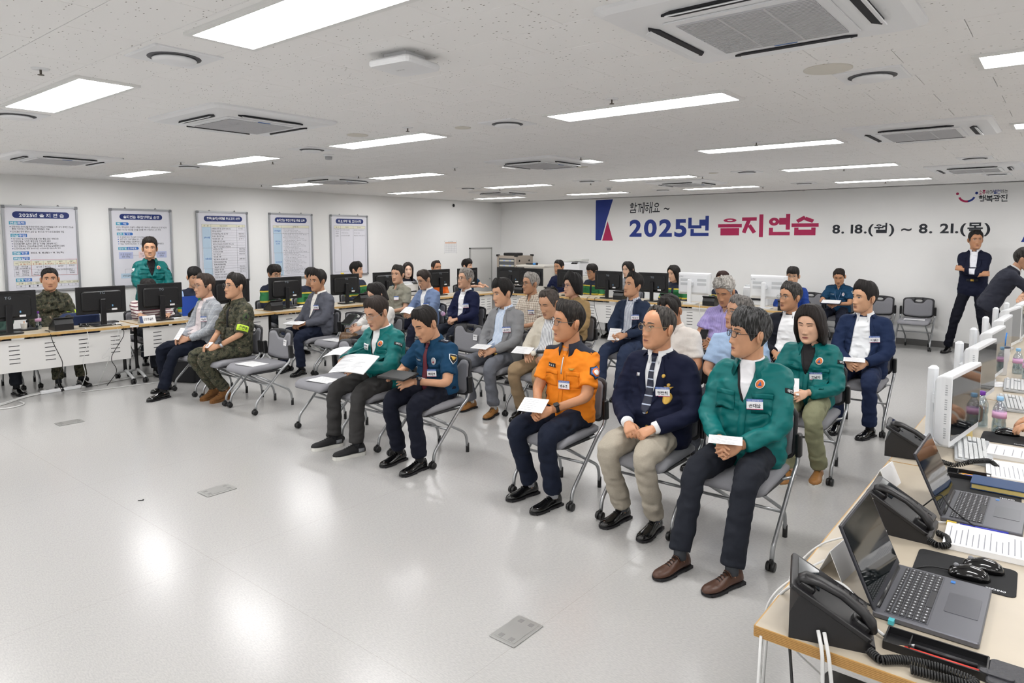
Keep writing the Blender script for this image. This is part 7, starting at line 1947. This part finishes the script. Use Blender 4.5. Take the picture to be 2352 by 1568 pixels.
# ============================================================ DESK PHONES
M_PH = mat('phone_black', '#1a191b', .4); M_PHS = mat('phone_screen', '#23282c', .08)
def phone_proto():
    """back toward -x, user at +x"""
    t = thing('desk_phone', 'phone', 'phone')
    mb = MB(); prof = [(-.10, 0), (.105, 0), (.105, .022), (-.075, .125), (-.10, .07)]
    mb.prism([(p[0], p[1]) for p in prof], -.095, .095, 0, rotx(PI / 2)); pb = mb.build('base', M_PH, t)
    sl = math.atan2(.103, .18); R = roty(sl); c = V(.0, 0, .083)
    mb = MB(); mb.rbox(c + R @ V(-.005, 0, .006), (.225, .205, .014), .01, R); fp = mb.build('face_plate', M_PH, t)
    mb = MB(); mb.box(c + R @ V(-.07, .025, .0142), (.062, .12, .002), R); mb.build('display', M_PHS, fp)
    for i in range(4):
        for j in range(3):
            mb = MB(); mb.rbox(c + R @ V(.022 + i * .021, .02 + j * .024, .0155), (.013, .017, .005), .003, R); mb.build('key', mat('phone_key', '#2b2a2d', .5), fp)
    mb = MB()
    pts = [c + R @ V(x, -.06, z) for x, z in ((-.10, .02), (-.09, .034), (-.06, .046), (0, .052), (.06, .046), (.09, .034), (.105, .018))]
    mb.tube(pts, [(.022, .012), (.025, .015), (.022, .012), (.019, .011), (.022, .012), (.026, .015), (.022, .012)], 12); mb.build('handset', M_PH, t)
    mb = MB(); mb.rbox(c + R @ V(-.08, -.06, .018), (.05, .05, .02), .015, R); mb.rbox(c + R @ V(.075, -.06, .018), (.05, .05, .02), .015, R); mb.build('cradle', M_PH, t)
    mb = MB(); put_text(mb, 'SAMSUNG', -.035, 0, .012, .07, 0, np.stack([V(0, -1, 0), unit(V(.025, 0, .055)), unit(np.cross(V(0, -1, 0), V(.025, 0, .055)))], 1), V(-.0885, 0, .09), .01, .001); mb.build('maker_mark', M_GREYP, pb)
    return t
PHO = phone_proto(); _pn = 0
def phone(x, y, rz, label, group='black desk phones'):
    global _pn
    place(PHO, _pn == 0, (x, y, .72), rz, label, group); _pn += 1
phone(-.46, 1.935, .28, 'black desk phone at the near corner of the right table')
phone(-.43, 2.78, .0, 'black desk phone between the two laptops')
phone(-.565, 3.78, .12, 'black desk phone behind the second laptop')
for y, lb in ((2.80, 'black desk phone in front of the soldier at the left desk'), (4.40, 'black desk phone beside the blue folder on the left desk'), (5.50, 'black desk phone left of the charcoal blazer man'), (7.1, 'black desk phone at the desk behind the fifth poster\'s worker')):
    phone(-8.93, y, PI, lb)
for x, lb in ((-8.02, 'black desk phone beside the name plate in the corner'), (-7.32, 'black desk phone before the navy T-shirt man'), (-5.87, 'black desk phone right of the smiling woman\'s monitor'), (-5.0, 'black desk phone left below the first white computer'), (-4.28, 'black desk phone right below the first white computer'), (-3.14, 'black desk phone right below the second white computer')):
    phone(x, 10.14, PI / 2, lb)
# ============================================================ RIGHT TABLE: LAPTOPS
M_LAP = mat('laptop_grey', '#6a6b72', .35, metal=.5); M_KEY = mat('laptop_key', '#2a2a2e', .5); M_LSCR = mat('laptop_screen', '#0e1416', .05)
def laptop(x, y, label):
    """hinge toward -x, user at +x"""
    t = thing('laptop', label, 'laptop', (x, y, .72), 0, 'open grey laptops')
    mb = MB(); mb.rbox((.125, 0, .010), (.25, .36, .017), .008); bs = mb.build('base', M_LAP, t)
    th = -.42
    R = roty(th); h0 = V(.004, 0, .02)
    mb = MB(); mb.rbox(h0 + R @ V(0, 0, .12), (.008, .36, .238), .003, R); ld = mb.build('lid', mat('lid_dark', '#3a3b41', .4, metal=.3), t)
    mb = MB(); mb.box(h0 + R @ V(.0045, 0, .126), (.0012, .34, .21), R); mb.build('screen', M_LSCR, ld)
    mb = MB(); mb.tube([(.006, -.15, .018), (.006, .15, .018)], .008, 8); mb.build('hinge', M_BLACKS, t)
    mb = MB(); mb.box((.08, 0, .0190), (.105, .33, .0012)); mb.build('key_bed', mat('key_bed', '#515259', .5), bs)
    mb = MB(); mb.rbox((.195, .01, .0190), (.08, .13, .001), .004); mb.build('touchpad', mat('touchpad', '#5d5e65', .3, metal=.4), bs)
    mb = MB(); mb.box((.155, .15, .0193), (.012, .016, .0008)); mb.build('sticker', mat('sticker_blue', '#2477c9', .4), bs)
    kb = mat('key_print', '#c9cbd0', .5)
    km = MB(); km.rbox((0, 0, .0011), (.0148, .0178, .0022), .002, seg=1); km.box((0, 0, .0024), (.004, .006, .0003), None, 1); kme = km.mesh('key', [M_KEY, kb])
    for i in range(6):
        for j in range(17):
            if i == 5 and 5 <= j <= 10: continue
            o = bpy.data.objects.new('key', kme); COL.objects.link(o); o.parent = bs; o.location = (.035 + i * .0172, -.152 + j * .019, .0196)
            if i == 0: o.scale = (.7, 1, 1)
    mb = MB(); mb.rbox((.035 + 5 * .0172, -.0095, .0207), (.0148, .11, .0022), .002, seg=1); mb.build('space_key', M_KEY, bs)
laptop(-.38, 2.245, 'open grey laptop nearest the camera')
laptop(-.33, 3.125, 'open grey laptop farther back beside the paper stack')
# mouse pads, mice
def pad(x, y, sx, sy, rz, label):
    t = thing('mouse_pad', label, 'mouse pad', (x, y, .72), rz)
    mb = MB(); mb.rbox((0, 0, .0018), (sx, sy, .0035), .02); mb.build('mat', mat('pad_black', '#16171a', .85), t)
    mb = MB(); put_text(mb, 'TECHNO', sx * .22, -sy * .42, .012, .05, 0, I3, (0, 0, 0), .02, .0042); mb.build('mark', M_WHITEI, t)
pad(-.21, 2.535, .27, .21, .03, 'black mouse pad beside the nearest laptop'); pad(-.235, 3.43, .26, .2, .05, 'black mouse pad beside the second laptop under the blue notebook')
pad(-.22, 4.38, .20, .22, 0, 'black mouse pad under the hand at the right edge')
M_MOUSE = mat('mouse_gloss', '#0b0b0c', .12, coat=.5)
def mouse(x, y, z, rz, label):
    t = thing('computer_mouse', label, 'mouse', (x, y, z), rz, 'black computer mice')
    mb = MB(); mb.loft([[(px, py * wy, hz if False else zz) for px, py in ()] for wy, zz in ()] or [[(xx, w_ * math.cos(a), max(.0, .001 + hh * (math.sin(a) if math.sin(a) > 0 else 0))) for a in np.linspace(-.0, 2 * PI, 14, endpoint=False)] for xx, w_, hh in ((-.055, .006, .008), (-.05, .022, .02), (-.03, .031, .03), (0, .033, .038), (.03, .031, .034), (.048, .022, .022), (.056, .006, .006))], smooth=True); mb.build('shell', M_MOUSE, t)
    mb = MB(); mb.lathe([(.006, -.004), (.008, 0), (.006, .004)], 10, 0, rotx(PI / 2), (-.034, 0, .03)); mb.build('wheel', M_GREYP, t)
mouse(-.195, 2.50, .7235, .1, 'black computer mouse nearer the laptop on the pad'); mouse(-.165, 2.585, .7235, .12, 'black computer mouse farther on the pad beside the papers')
mouse(-.215, 4.47, .7235, .1, 'black computer mouse under the hand at the right edge')
for y, lb in ((3.06, 'black computer mouse on the left desk in front of the soldier\'s monitor'), ):
    mouse(-9.0, y, .72, 1.2, lb)
# pen trays
def tray(x, y, rz, L, label, pens=True):
    t = thing('pen_tray', label, 'pen tray', (x, y, .72), rz)
    W_ = .085
    mb = MB(); mb.box((0, 0, .002), (L, W_, .004)); mb.build('floor_plate', M_BLACKS, t)
    for c, s_ in (((0, W_ / 2, .011), (L, .004, .022)), ((0, -W_ / 2, .011), (L, .004, .022)), ((L / 2, 0, .011), (.004, W_, .022)), ((-L / 2, 0, .011), (.004, W_, .022)), ((-L * .25, .01, .010), (.003, W_ * .7, .018))):
        mb = MB(); mb.box(c, s_); mb.build('wall_strip', M_BLACKS, t)
    return t
tray(-.215, 1.965, .02, .22, 'black pen tray beside the nearest laptop'); tray(-.30, 3.565, .06, .16, 'black pen tray beside the blue notebook')
def pen(x, y, z, L, rz, col, label, pencil=False, r=.0038):
    t = thing('pencil' if pencil else 'pen', label, 'pencil' if pencil else 'pen', (x, y, z), rz)
    mb = MB(); mb.tube([(-L / 2 + .015, 0, r), (L / 2, 0, r)], r, 7 if pencil else 10); mb.build('barrel', mat('pen_' + col, col, .4), t)
    mb = MB(); mb.tube([(-L / 2, 0, r), (-L / 2 + .015, 0, r)], [.0005, r], 8); mb.build('tip', mat('wood_tip', '#d8b78c', .6) if pencil else M_ALU, t)
pen(-.215, 1.938, .725, .17, .02, '#f0992b', 'yellow pencil in the near pen tray', True); pen(-.205, 1.948, .725, .18, .03, '#cf3326', 'red pencil in the near pen tray', True)
pen(-.20, 1.966, .725, .15, .02, '#1c1c20', 'black ballpoint pen in the near pen tray', False, .0055)
pen(-.27, 3.585, .725, .14, .1, '#eaa62e', 'yellow pencil in the far pen tray', True); pen(-.265, 3.57, .725, .13, .1, '#2a3fae', 'blue pen in the far pen tray')
pen(-.20, 2.935, .725, .16, .12, '#2b35b4', 'blue pen between the second laptop and the paper stack', False, .005)
# name cards, documents, notebook, wallet
def namecard(x, y, rz, label, tx, w_=.16, z=.72, cat='name plate'):
    t = thing('name_card', label, cat, (x, y, z), rz)
    for s in (-1, 1):
        R = rotx(s * .42); mb = MB(); mb.box((0, 0, 0), (w_, .002, .095), R); mb.v[0] += V(0, s * .0195, .0435); mb.build('card_face', M_PAPER, t)
    n = unit(V(0, -math.cos(.42), math.sin(.42))); up = unit(V(0, math.sin(.42), math.cos(.42))); R = np.stack([V(1, 0, 0), up, n], 1)
    mb = MB(); mb.box(V(-w_ * .4, -.0205, .0435), (w_ * .2, .09, .0006), R, 1); put_text(mb, tx, -w_ * .26, -.018, .036, w_ * .62, 0, R, V(0, -.0207, .0435), .015, .0008); mb.build('print', [M_INK, mat('card_navy', '#33466f', .5)], t)
namecard(-.525, 2.30, PI / 2 + PI - .1, 'folded name card beside the nearest laptop', '총무과'); namecard(-.565, 3.23, PI / 2 + PI - .1, 'folded name card behind the second desk phone', '보건과')
namecard(-8.83, 3.70, PI / 2, 'folded name plate at the front edge of the left desk', '상황총괄반', .19); namecard(-8.18, 10.12, .2, 'folded name plate in the corner of the desk rows', '기술지원반', .17)
sheet('document_stack', 'stack of printed documents between the laptops', 'papers', (-.17, 2.80, .721), (.21, .25), 0, PI / 2 + .05, 0, 14, .02, 0)
sheet('document_stack', 'stapled document bundle at the right edge behind the notebook', 'papers', (-.14, 3.74, .721), (.28, .22), 0, PI / 2 + .1, 0, 12, .016, 0)
sheet('document_stack', 'white notebook pages at the right edge beside the hand', 'papers', (-.15, 4.06, .721), (.2, .24), 0, PI / 2, 0, 6, .02, 0)
sheet('paper', 'loose sheet with a table lying before the tumbler', 'paper', (-.38, 5.98, .721), (.22, .2), 0, .4, 0, 8)
t = thing('notebook', 'dark blue notebook lying over the second mouse pad', 'notebook', (-.175, 3.465, .7255), .02)
mb = MB(); mb.box((0, 0, .012), (.20, .115, .02)); mb.build('pages', mat('page_edge', '#d8c27a', .7), t)
mb = MB(); mb.rbox((0, 0, .024), (.21, .125, .005), .006); mb.rbox((0, 0, .001), (.21, .125, .003), .006); mb.build('cover', mat('cover_blue', '#27426b', .6), t)
t = thing('wallet_case', 'dark leather case at the bottom right edge of the table', 'case', (-.03, 1.955, .72), 0)
mb = MB(); mb.rbox((0, 0, .01), (.15, .12, .02), .015); mb.build('body', mat('leather_grey', '#35353a', .5, bump=.3, bscale=90), t)
mb = MB(); mb.rbox((-.055, -.02, .022), (.07, .022, .005), .01); mb.build('strap', mat('leather_grey', '#35353a', .5), t)
# white computers of the right row, screens toward +x
for k_, (y, lb) in enumerate(((4.10, 'nearest white computer of the right row, seen from its side'), (5.18, 'second white computer of the right row'), (6.02, 'third white computer of the right row'), (6.95, 'fourth white computer of the right row'), (7.9, 'fifth white computer of the right row'), (8.6, 'farthest white computer of the right row'))):
    aio(-.445 if y < 8 else -.40, y, -PI / 2 - (.13, .10, .08, .05, .12, .05)[k_], lb, 'white computers of the right desk row', .225)
# keyboards
M_KBW = mat('keyboard_grey', '#b7babd', .5); M_KBK = mat('keyboard_key', '#d3d5d6', .5)
def keyboard_proto():
    t = thing('keyboard', 'keyboard', 'keyboard')
    mb = MB(); mb.rbox((0, 0, .010), (.155, .44, .018), .012, roty(.05)); kc = mb.build('case', M_KBW, t)
    km = MB(); km.rbox((0, 0, .003), (.0165, .0165, .007), .002, seg=1); kme = km.mesh('key', M_KBK)
    for i in range(6):
        for j in range(21):
            if j in (15, 16) and i in (2, 3) or (i == 5 and 4 <= j <= 8) or (j == 17 and i == 0): continue
            o = bpy.data.objects.new('key', kme); COL.objects.link(o); o.parent = kc; o.location = (-.055 + i * .0195 + (.006 if i else 0), -.205 + j * .0205, .0215 - .05 * (-.055 + i * .0195)); o.rotation_euler = (0, .05, 0)
    mb = MB(); mb.rbox((.046, -.205 + 6 * .0205, .023), (.0165, .1, .007), .003, seg=1); mb.build('space_key', M_KBK, kc)
    return t
KB = keyboard_proto()
for n, (x, y, r, lb) in enumerate(((-.325, 4.0, .12, 'grey keyboard in front of the nearest white computer'), (-.235, 5.30, .1, 'grey keyboard under the typing hand at the right edge'), (-.245, 5.95, .05, 'grey keyboard beside the loose sheet on the right desks'))):
    place(KB, n == 0, (x, y, .72), r, lb, 'grey keyboards of the right desks')
def dark_kb(x, y, rz, lb):
    t = thing('keyboard', lb, 'keyboard', (x, y, .72), rz, 'black keyboards of the left and back desks')
    mb = MB(); mb.rbox((0, 0, .009), (.14, .42, .016), .01); mb.build('case', M_BLACKP, t)
    mb = MB()
    for i in range(5): mb.box((-.045 + i * .0215, 0, .0185), (.016, .40, .004))
    mb.build('key_rows', mat('kb_black_key', '#2d2d30', .5), t)
for y, lb in ((2.42, 'black keyboard before the monitor at the left edge'), (3.28, 'black keyboard behind the monitor right of the soldier'), (4.05, 'black keyboard behind the monitor at the standing man'), (5.85, 'black keyboard behind the monitor left of the charcoal blazer')):
    dark_kb(-9.18, y, 0, lb)
# cups and bottles on the right desks
t = thing('tumbler', 'large white tumbler with a dark lid and blue straw', 'tumbler', (-.37, 6.42, .72))
mb = MB(); mb.lathe([(.034, 0), (.037, .01), (.039, .10), (.046, .115), (.049, .21), (.049, .215)], 24); mb.build('cup', mat('tumbler_white', '#dcdde0', .35), t)
mb = MB(); mb.lathe([(.051, .213), (.052, .222), (.03, .228), (.001, .228)], 24); mb.build('lid', mat('lid_navy', '#2b3140', .4), t)
mb = MB(); mb.tube([(.012, 0, .2), (.022, 0, .33)], .005, 8); mb.build('straw', mat('straw_blue', '#2f7fd0', .4), t)
t = thing('mug', 'brown metal mug with a handle beside the nearest white computer', 'mug', (-.41, 4.50, .72))
mb = MB(); mb.lathe([(.036, 0), (.04, .005), (.041, .165), (.043, .17), (.039, .17), (.037, .02), (.001, .018)], 24); mb.build('cup', mat('mug_brown', '#6f6157', .35, metal=.3), t)
mb = MB(); mb.tube(smooth_path([(.038, 0, .14), (.075, 0, .135), (.075, 0, .05), (.038, 0, .04)], .02), .006, 8); mb.build('handle', mat('mug_brown', '#6f6157', .35), t)
GB = 'water bottles on the desks'
bottle(-.345, 4.60, .72, 'water bottle with a purple cap beside the mug', '#6c2f9a', GB, 1.1, False); bottle(-.255, 4.50, .72, 'water bottle with a light blue cap and pink label', '#8fc0e6', GB, 1.05)
bottle(-.275, 6.55, .72, 'far water bottle with a light blue cap behind the tumbler', '#8fc0e6', GB, 1.05); bottle(-.205, 6.35, .72, 'far water bottle with a purple cap at the right edge', '#6c2f9a', GB, 1.05)
bottle(-9.22, 2.66, .72, 'water bottle with a purple cap beside the soldier\'s desk phone', '#6c2f9a', GB); bottle(-8.5, 10.12, .72, 'water bottle with a purple cap in the corner of the desks', '#7b3f9a', GB)
t = thing('paper_cup', 'white paper cup beside the left edge monitor', 'cup', (-9.15, 2.50, .72)); mb = MB(); mb.lathe([(.026, 0), (.034, .085), (.035, .088), (.032, .088), (.024, .004), (.001, .004)], 18); mb.build('cup', M_PAPER, t)
mb = MB(); mb.tube([(0, 0, .01), (.012, 0, .11)], .004, 6); mb.build('stirrer', mat('stick_orange', '#d98b3f', .6), t)
mb = MB(); mb.box((0, 0, .006), (.08, .24, .012)); tag(mb.build('sealed_box', mat('box_yellow', '#d3bd7a', .7), loc=(-.40, 4.36, .72), rz=.1), 'flat yellowish pack before the mouse pad at the right', 'box')
mb = MB(); mb.box((0, 0, .13), (.03, .22, .26), roty(-.1)); tag(mb.build('folder', mat('folder_blue', '#1f4fb8', .5), loc=(-9.2, 4.42, .72)), 'blue folder standing on the left desk beside a phone', 'folder')
mb = MB(); mb.rbox((0, 0, .14), (.16, .42, .28), .06); tag(mb.build('padded_jacket', mat('jacket_navy', '#24345c', .8, bump=.3, bscale=14), loc=(-9.30, 3.12, .58)), 'dark blue padded bag beside the soldier at the left desk', 'bag')
mb = MB(); mb.box((0, 0, .04), (.35, .25, .003)); tag(mb.build('desk_bag', mat('bag_cream', '#d9d0bb', .7), loc=(-8.95, 7.38, .69)), 'cream cloth lying on the left desk before the fifth poster', 'cloth')
for y, lb in ((3.32, 'papers on the left desk beside the black mouse'), (4.05, 'papers behind the name plate on the left desk'), (6.1, 'papers on the desk behind the charcoal blazer'), (9.7, 'papers on the corner desk')):
    sheet('paper', lb, 'paper', (-9.05, y, .721), (.21, .3), 0, .1, 0, 6, group='papers on the left desks')
# ============================================================ CABLES
def cable(label, pts, r, m, name='cable', k=6):
    P = smooth_path(pts, .12, k) if len(pts) > 2 else pts
    mb = MB(); mb.tube(P, r, 7); tag(mb.build(name, m), label, 'cable')
def coil(label, pts, R0, r, turns):
    P = resample(np.array(smooth_path(pts, .06, 6)), turns * 10)
    out = []
    for i, p in enumerate(P):
        d = unit(P[min(i + 1, len(P) - 1)] - P[max(i - 1, 0)]); n1 = unit(np.cross(d, V(0, 0, 1))); n2 = np.cross(d, n1); a = i * 2 * PI / 10
        out.append(p + n1 * R0 * math.cos(a) + n2 * R0 * math.sin(a))
    mb = MB(); mb.tube(out, r, 6); tag(mb.build('coiled_cord', M_CABLEB), label, 'cord')
coil('black coiled handset cord at the bottom edge of the right table', [(-.345, 1.862, .735), (-.315, 1.835, .735), (-.30, 1.85, .735), (-.27, 1.875, .735), (-.20, 1.895, .735), (-.12, 1.885, .735), (-.13, 1.86, .735), (-.25, 1.842, .735)], .009, .0028, 64)
coil('black coiled cord beside the phone between the laptops', [(-.335, 2.70, .735), (-.30, 2.66, .735), (-.27, 2.69, .735), (-.285, 2.76, .735), (-.315, 2.78, .735)], .009, .0028, 26)
coil('black coiled cord in front of the second laptop\'s phone', [(-.46, 3.72, .735), (-.36, 3.66, .735), (-.30, 3.70, .76), (-.24, 3.82, .745), (-.21, 3.76, .735)], .009, .0028, 40)
cable('white network cable arching beside the near table edge', [(-.60, 2.75, .03), (-.74, 2.5, .30), (-.70, 2.38, .62), (-.62, 2.42, .735), (-.5, 2.66, .735)], .0035, M_CABLEW)
cable('second white network cable beside the near table edge', [(-.62, 2.3, .02), (-.72, 2.15, .35), (-.68, 2.1, .66), (-.60, 2.2, .735), (-.45, 2.62, .76)], .0035, M_CABLEW)
cable('white cable running over the near phone to the pen tray', [(-.64, 1.95, .4), (-.64, 2.0, .70), (-.58, 2.08, .76), (-.45, 2.07, .80), (-.38, 2.0, .735), (-.33, 1.96, .735)], .0045, M_CABLEW)
for k, (x, dx) in enumerate(((-.44, .0), (-.425, .02))):
    cable('white cable hanging down from the near phone, %s one' % ('left' if k == 0 else 'right'), [(x - .02, 1.83, .76), (x, 1.80, .72), (x + dx + .01, 1.795, .5), (x + dx + .03, 1.80, .1)], .005, M_CABLEW)
cable('white cable hanging at the near table corner', [(-.60, 1.81, .70), (-.605, 1.80, .4), (-.60, 1.79, .02)], .004, M_CABLEW); cable('thin black cable hanging below the near table', [(-.53, 1.83, .69), (-.50, 1.85, .3), (-.44, 1.86, .02)], .004, M_CABLEB)
cable('black cable looping behind the nearest laptop', [(-.50, 2.13, .725), (-.47, 2.17, .735), (-.42, 2.13, .725), (-.38, 2.11, .728)], .003, M_CABLEB); cable('black mouse cable across the pad', [(-.34, 2.45, .725), (-.30, 2.50, .727), (-.25, 2.5, .73)], .002, M_CABLEB)
cable('thin black cable looping over the second phone', [(-.40, 2.92, .75), (-.33, 2.95, .83), (-.30, 2.90, .80), (-.27, 2.98, .745), (-.22, 2.93, .735)], .0025, M_CABLEB)
t = thing('network_plug', 'yellow network plug at the second laptop', 'plug', (-.29, 2.925, .722)); mb = MB(); mb.box((0, 0, .007), (.03, .014, .013)); mb.build('plug_body', mat('plug_yellow', '#e2c12f', .4), t)
mb = MB(); mb.tube([(-.015, 0, .006), (-.06, -.03, .006), (-.13, -.06, .008)], .0035, 6); mb.build('plug_cable', M_CABLEW, t)
t = thing('network_plug', 'cyan network plug at the nearest laptop', 'plug', (-.33, 2.058, .724)); mb = MB(); mb.box((0, 0, .006), (.014, .024, .012)); mb.build('plug_body', mat('plug_cyan', '#4fb9c4', .3), t)
t = thing('computer_case', 'dark computer case on a white stand under the near table', 'computer', (-.40, 2.0, 0)); mb = MB(); mb.rbox((.06, 0, .30), (.34, .3, .36), .02); mb.build('case', M_BLACKP, t); mb = MB(); mb.rbox((0, 0, .05), (.46, .34, .10), .02); mb.build('stand', M_WHITEM, t)
# cables on the left floor and over the left table edge
pts = [(-8.62, 2.0), (-8.78, 2.22), (-8.94, 2.42), (-9.03, 2.67), (-9.01, 2.9), (-9.02, 3.14), (-9.12, 3.55), (-9.11, 3.95), (-9.0, 4.6)]
for k in range(4):
    o = (k - 1.5) * .022
    cable('white floor cable along the left tables, strand %s' % ('nearest', 'second', 'third', 'farthest')[k], [(x - o + .012 * math.sin(i * 2 + k * 2), y + o * .5, .008 + .004 * (k % 2)) for i, (x, y) in enumerate(pts)], .0065, M_CABLEW)
cable('loose white cable loop on the floor at the left edge', [(-8.75, 2.3, .008), (-8.55, 2.32, .008), (-8.45, 2.15, .008), (-8.55, 1.98, .008), (-8.75, 2.05, .008)], .0065, M_CABLEW)
t = thing('power_strip', 'white power strip among the floor cables under the left table', 'power strip', (-8.98, 2.78, 0), .05); mb = MB(); mb.rbox((0, 0, .02), (.055, .42, .04), .015); mb.build('strip_body', M_WHITEP, t); mb = MB()
for k in range(4): mb.lathe([(.018, .04), (.018, .041), (.001, .041)], 12, 0, None, (0, -.14 + k * .09, 0))
mb.build('sockets', M_GREYP, t)
cable('white floor cable stretched in front of the left tables', [(-8.5, 4.6, .006), (-8.6, 3.6, .006), (-8.72, 2.9, .006)], .005, M_CABLEW)
def dangling(y, dy, m, lb, low=.1, r=.004):
    x = -8.76 + (y - 2.17) * .038
    cable(lb, [(x - .12, y, .735), (x - .01, y + .01, .735), (x + .028, y + .02, .62), (x + .03, y + dy, .35), (x + .02, y + dy * .4, low + .1), (x - .08, y + dy, .02)], r, m)
dangling(2.62, .12, M_CABLEB, 'black cable hanging over the panel of the leftmost table'); dangling(2.98, -.06, M_CABLEW, 'white cable hanging over the middle of the leftmost table'); dangling(3.36, -.16, M_CABLEB, 'black cable hanging at the right end of the leftmost table')
dangling(3.3, -.2, M_CABLEW, 'looping white cable under the second monitor', .3, .003); dangling(4.1, .15, M_CABLEW, 'white cable hanging from the monitor at the standing man'); dangling(5.65, -.06, M_CABLEW, 'white cable hanging left of the charcoal blazer man', .12, .003); dangling(7.2, .1, M_CABLEW, 'white cable hanging behind the empty chair of the second row', .12, .003)
for x, lb in ((-6.45, 'black cable hanging over the back table before the striped vest'), (-6.3, 'second black cable hanging over the back table'), (-5.45, 'white cable hanging at the back table left of the white computer'), (-4.4, 'white cable hanging under the first white computer')):
    cable(lb, [(x, 10.08, .735), (x + .01, 9.97, .735), (x + .03, 9.94, .6), (x + .12, 9.94, .32), (x + .2, 9.98, .05)], .004, M_CABLEB if 'black' in lb else M_CABLEW)
# stools' dark computer boxes under the back tables
for x, lb in ((-7.4, 'black computer tower under the back table at left'), (-5.0, 'black computer tower under the back table before the white computer')):
    t = thing('computer_case', lb, 'computer', (x, 10.4, 0)); mb = MB(); mb.rbox((0, 0, .2), (.18, .4, .38), .01); mb.build('case', M_BLACKP, t); mb = MB(); mb.box((0, -.201, .3), (.15, .004, .04)); mb.build('drive_bay', M_GREYP, t)
# belts with buckles, small label on the table joint, hand grip with a white ball
for k, y in (('g10', -.43), ('b11', -.42), ('standR', -.40)):
    deco(k, 'belt', [M_BLKC], lambda mb, S, fr, p: strip(mb, S, fr, *rect(-.075, .075, y - .036, y), .009, 5, 3, 0, .004))
    deco(k, 'belt_buckle', [M_GOLD], lambda mb, S, fr, p: strip(mb, S, fr, *rect(-.02, .022, y - .034, y - .002), .013, 2, 3, 0, .004))
mb = MB(); mb.box((0, 0, 0), (.002, .10, .02)); tag(mb.build('table_label', M_PAPER, loc=(-8.7055, 3.50, .706)), 'small white label on the wooden edge where two left tables meet', 'label')
p = P_['b11']; t = thing('hand_grip', 'black handle with a white ball in the lap of the man in the cream jacket', 'handle', (p.x + .09, p.y - .30, .70), .6)
mb = MB(); mb.tube([(-.02, 0, 0), (.09, 0, .005)], .016, 10); mb.build('handle', M_BLACKP, t)
mb = MB(); mb.ell((-.05, 0, -.012), (.026, .026, .026)); mb.build('ball', mat('ball_cream', '#e6e0d2', .5), t)
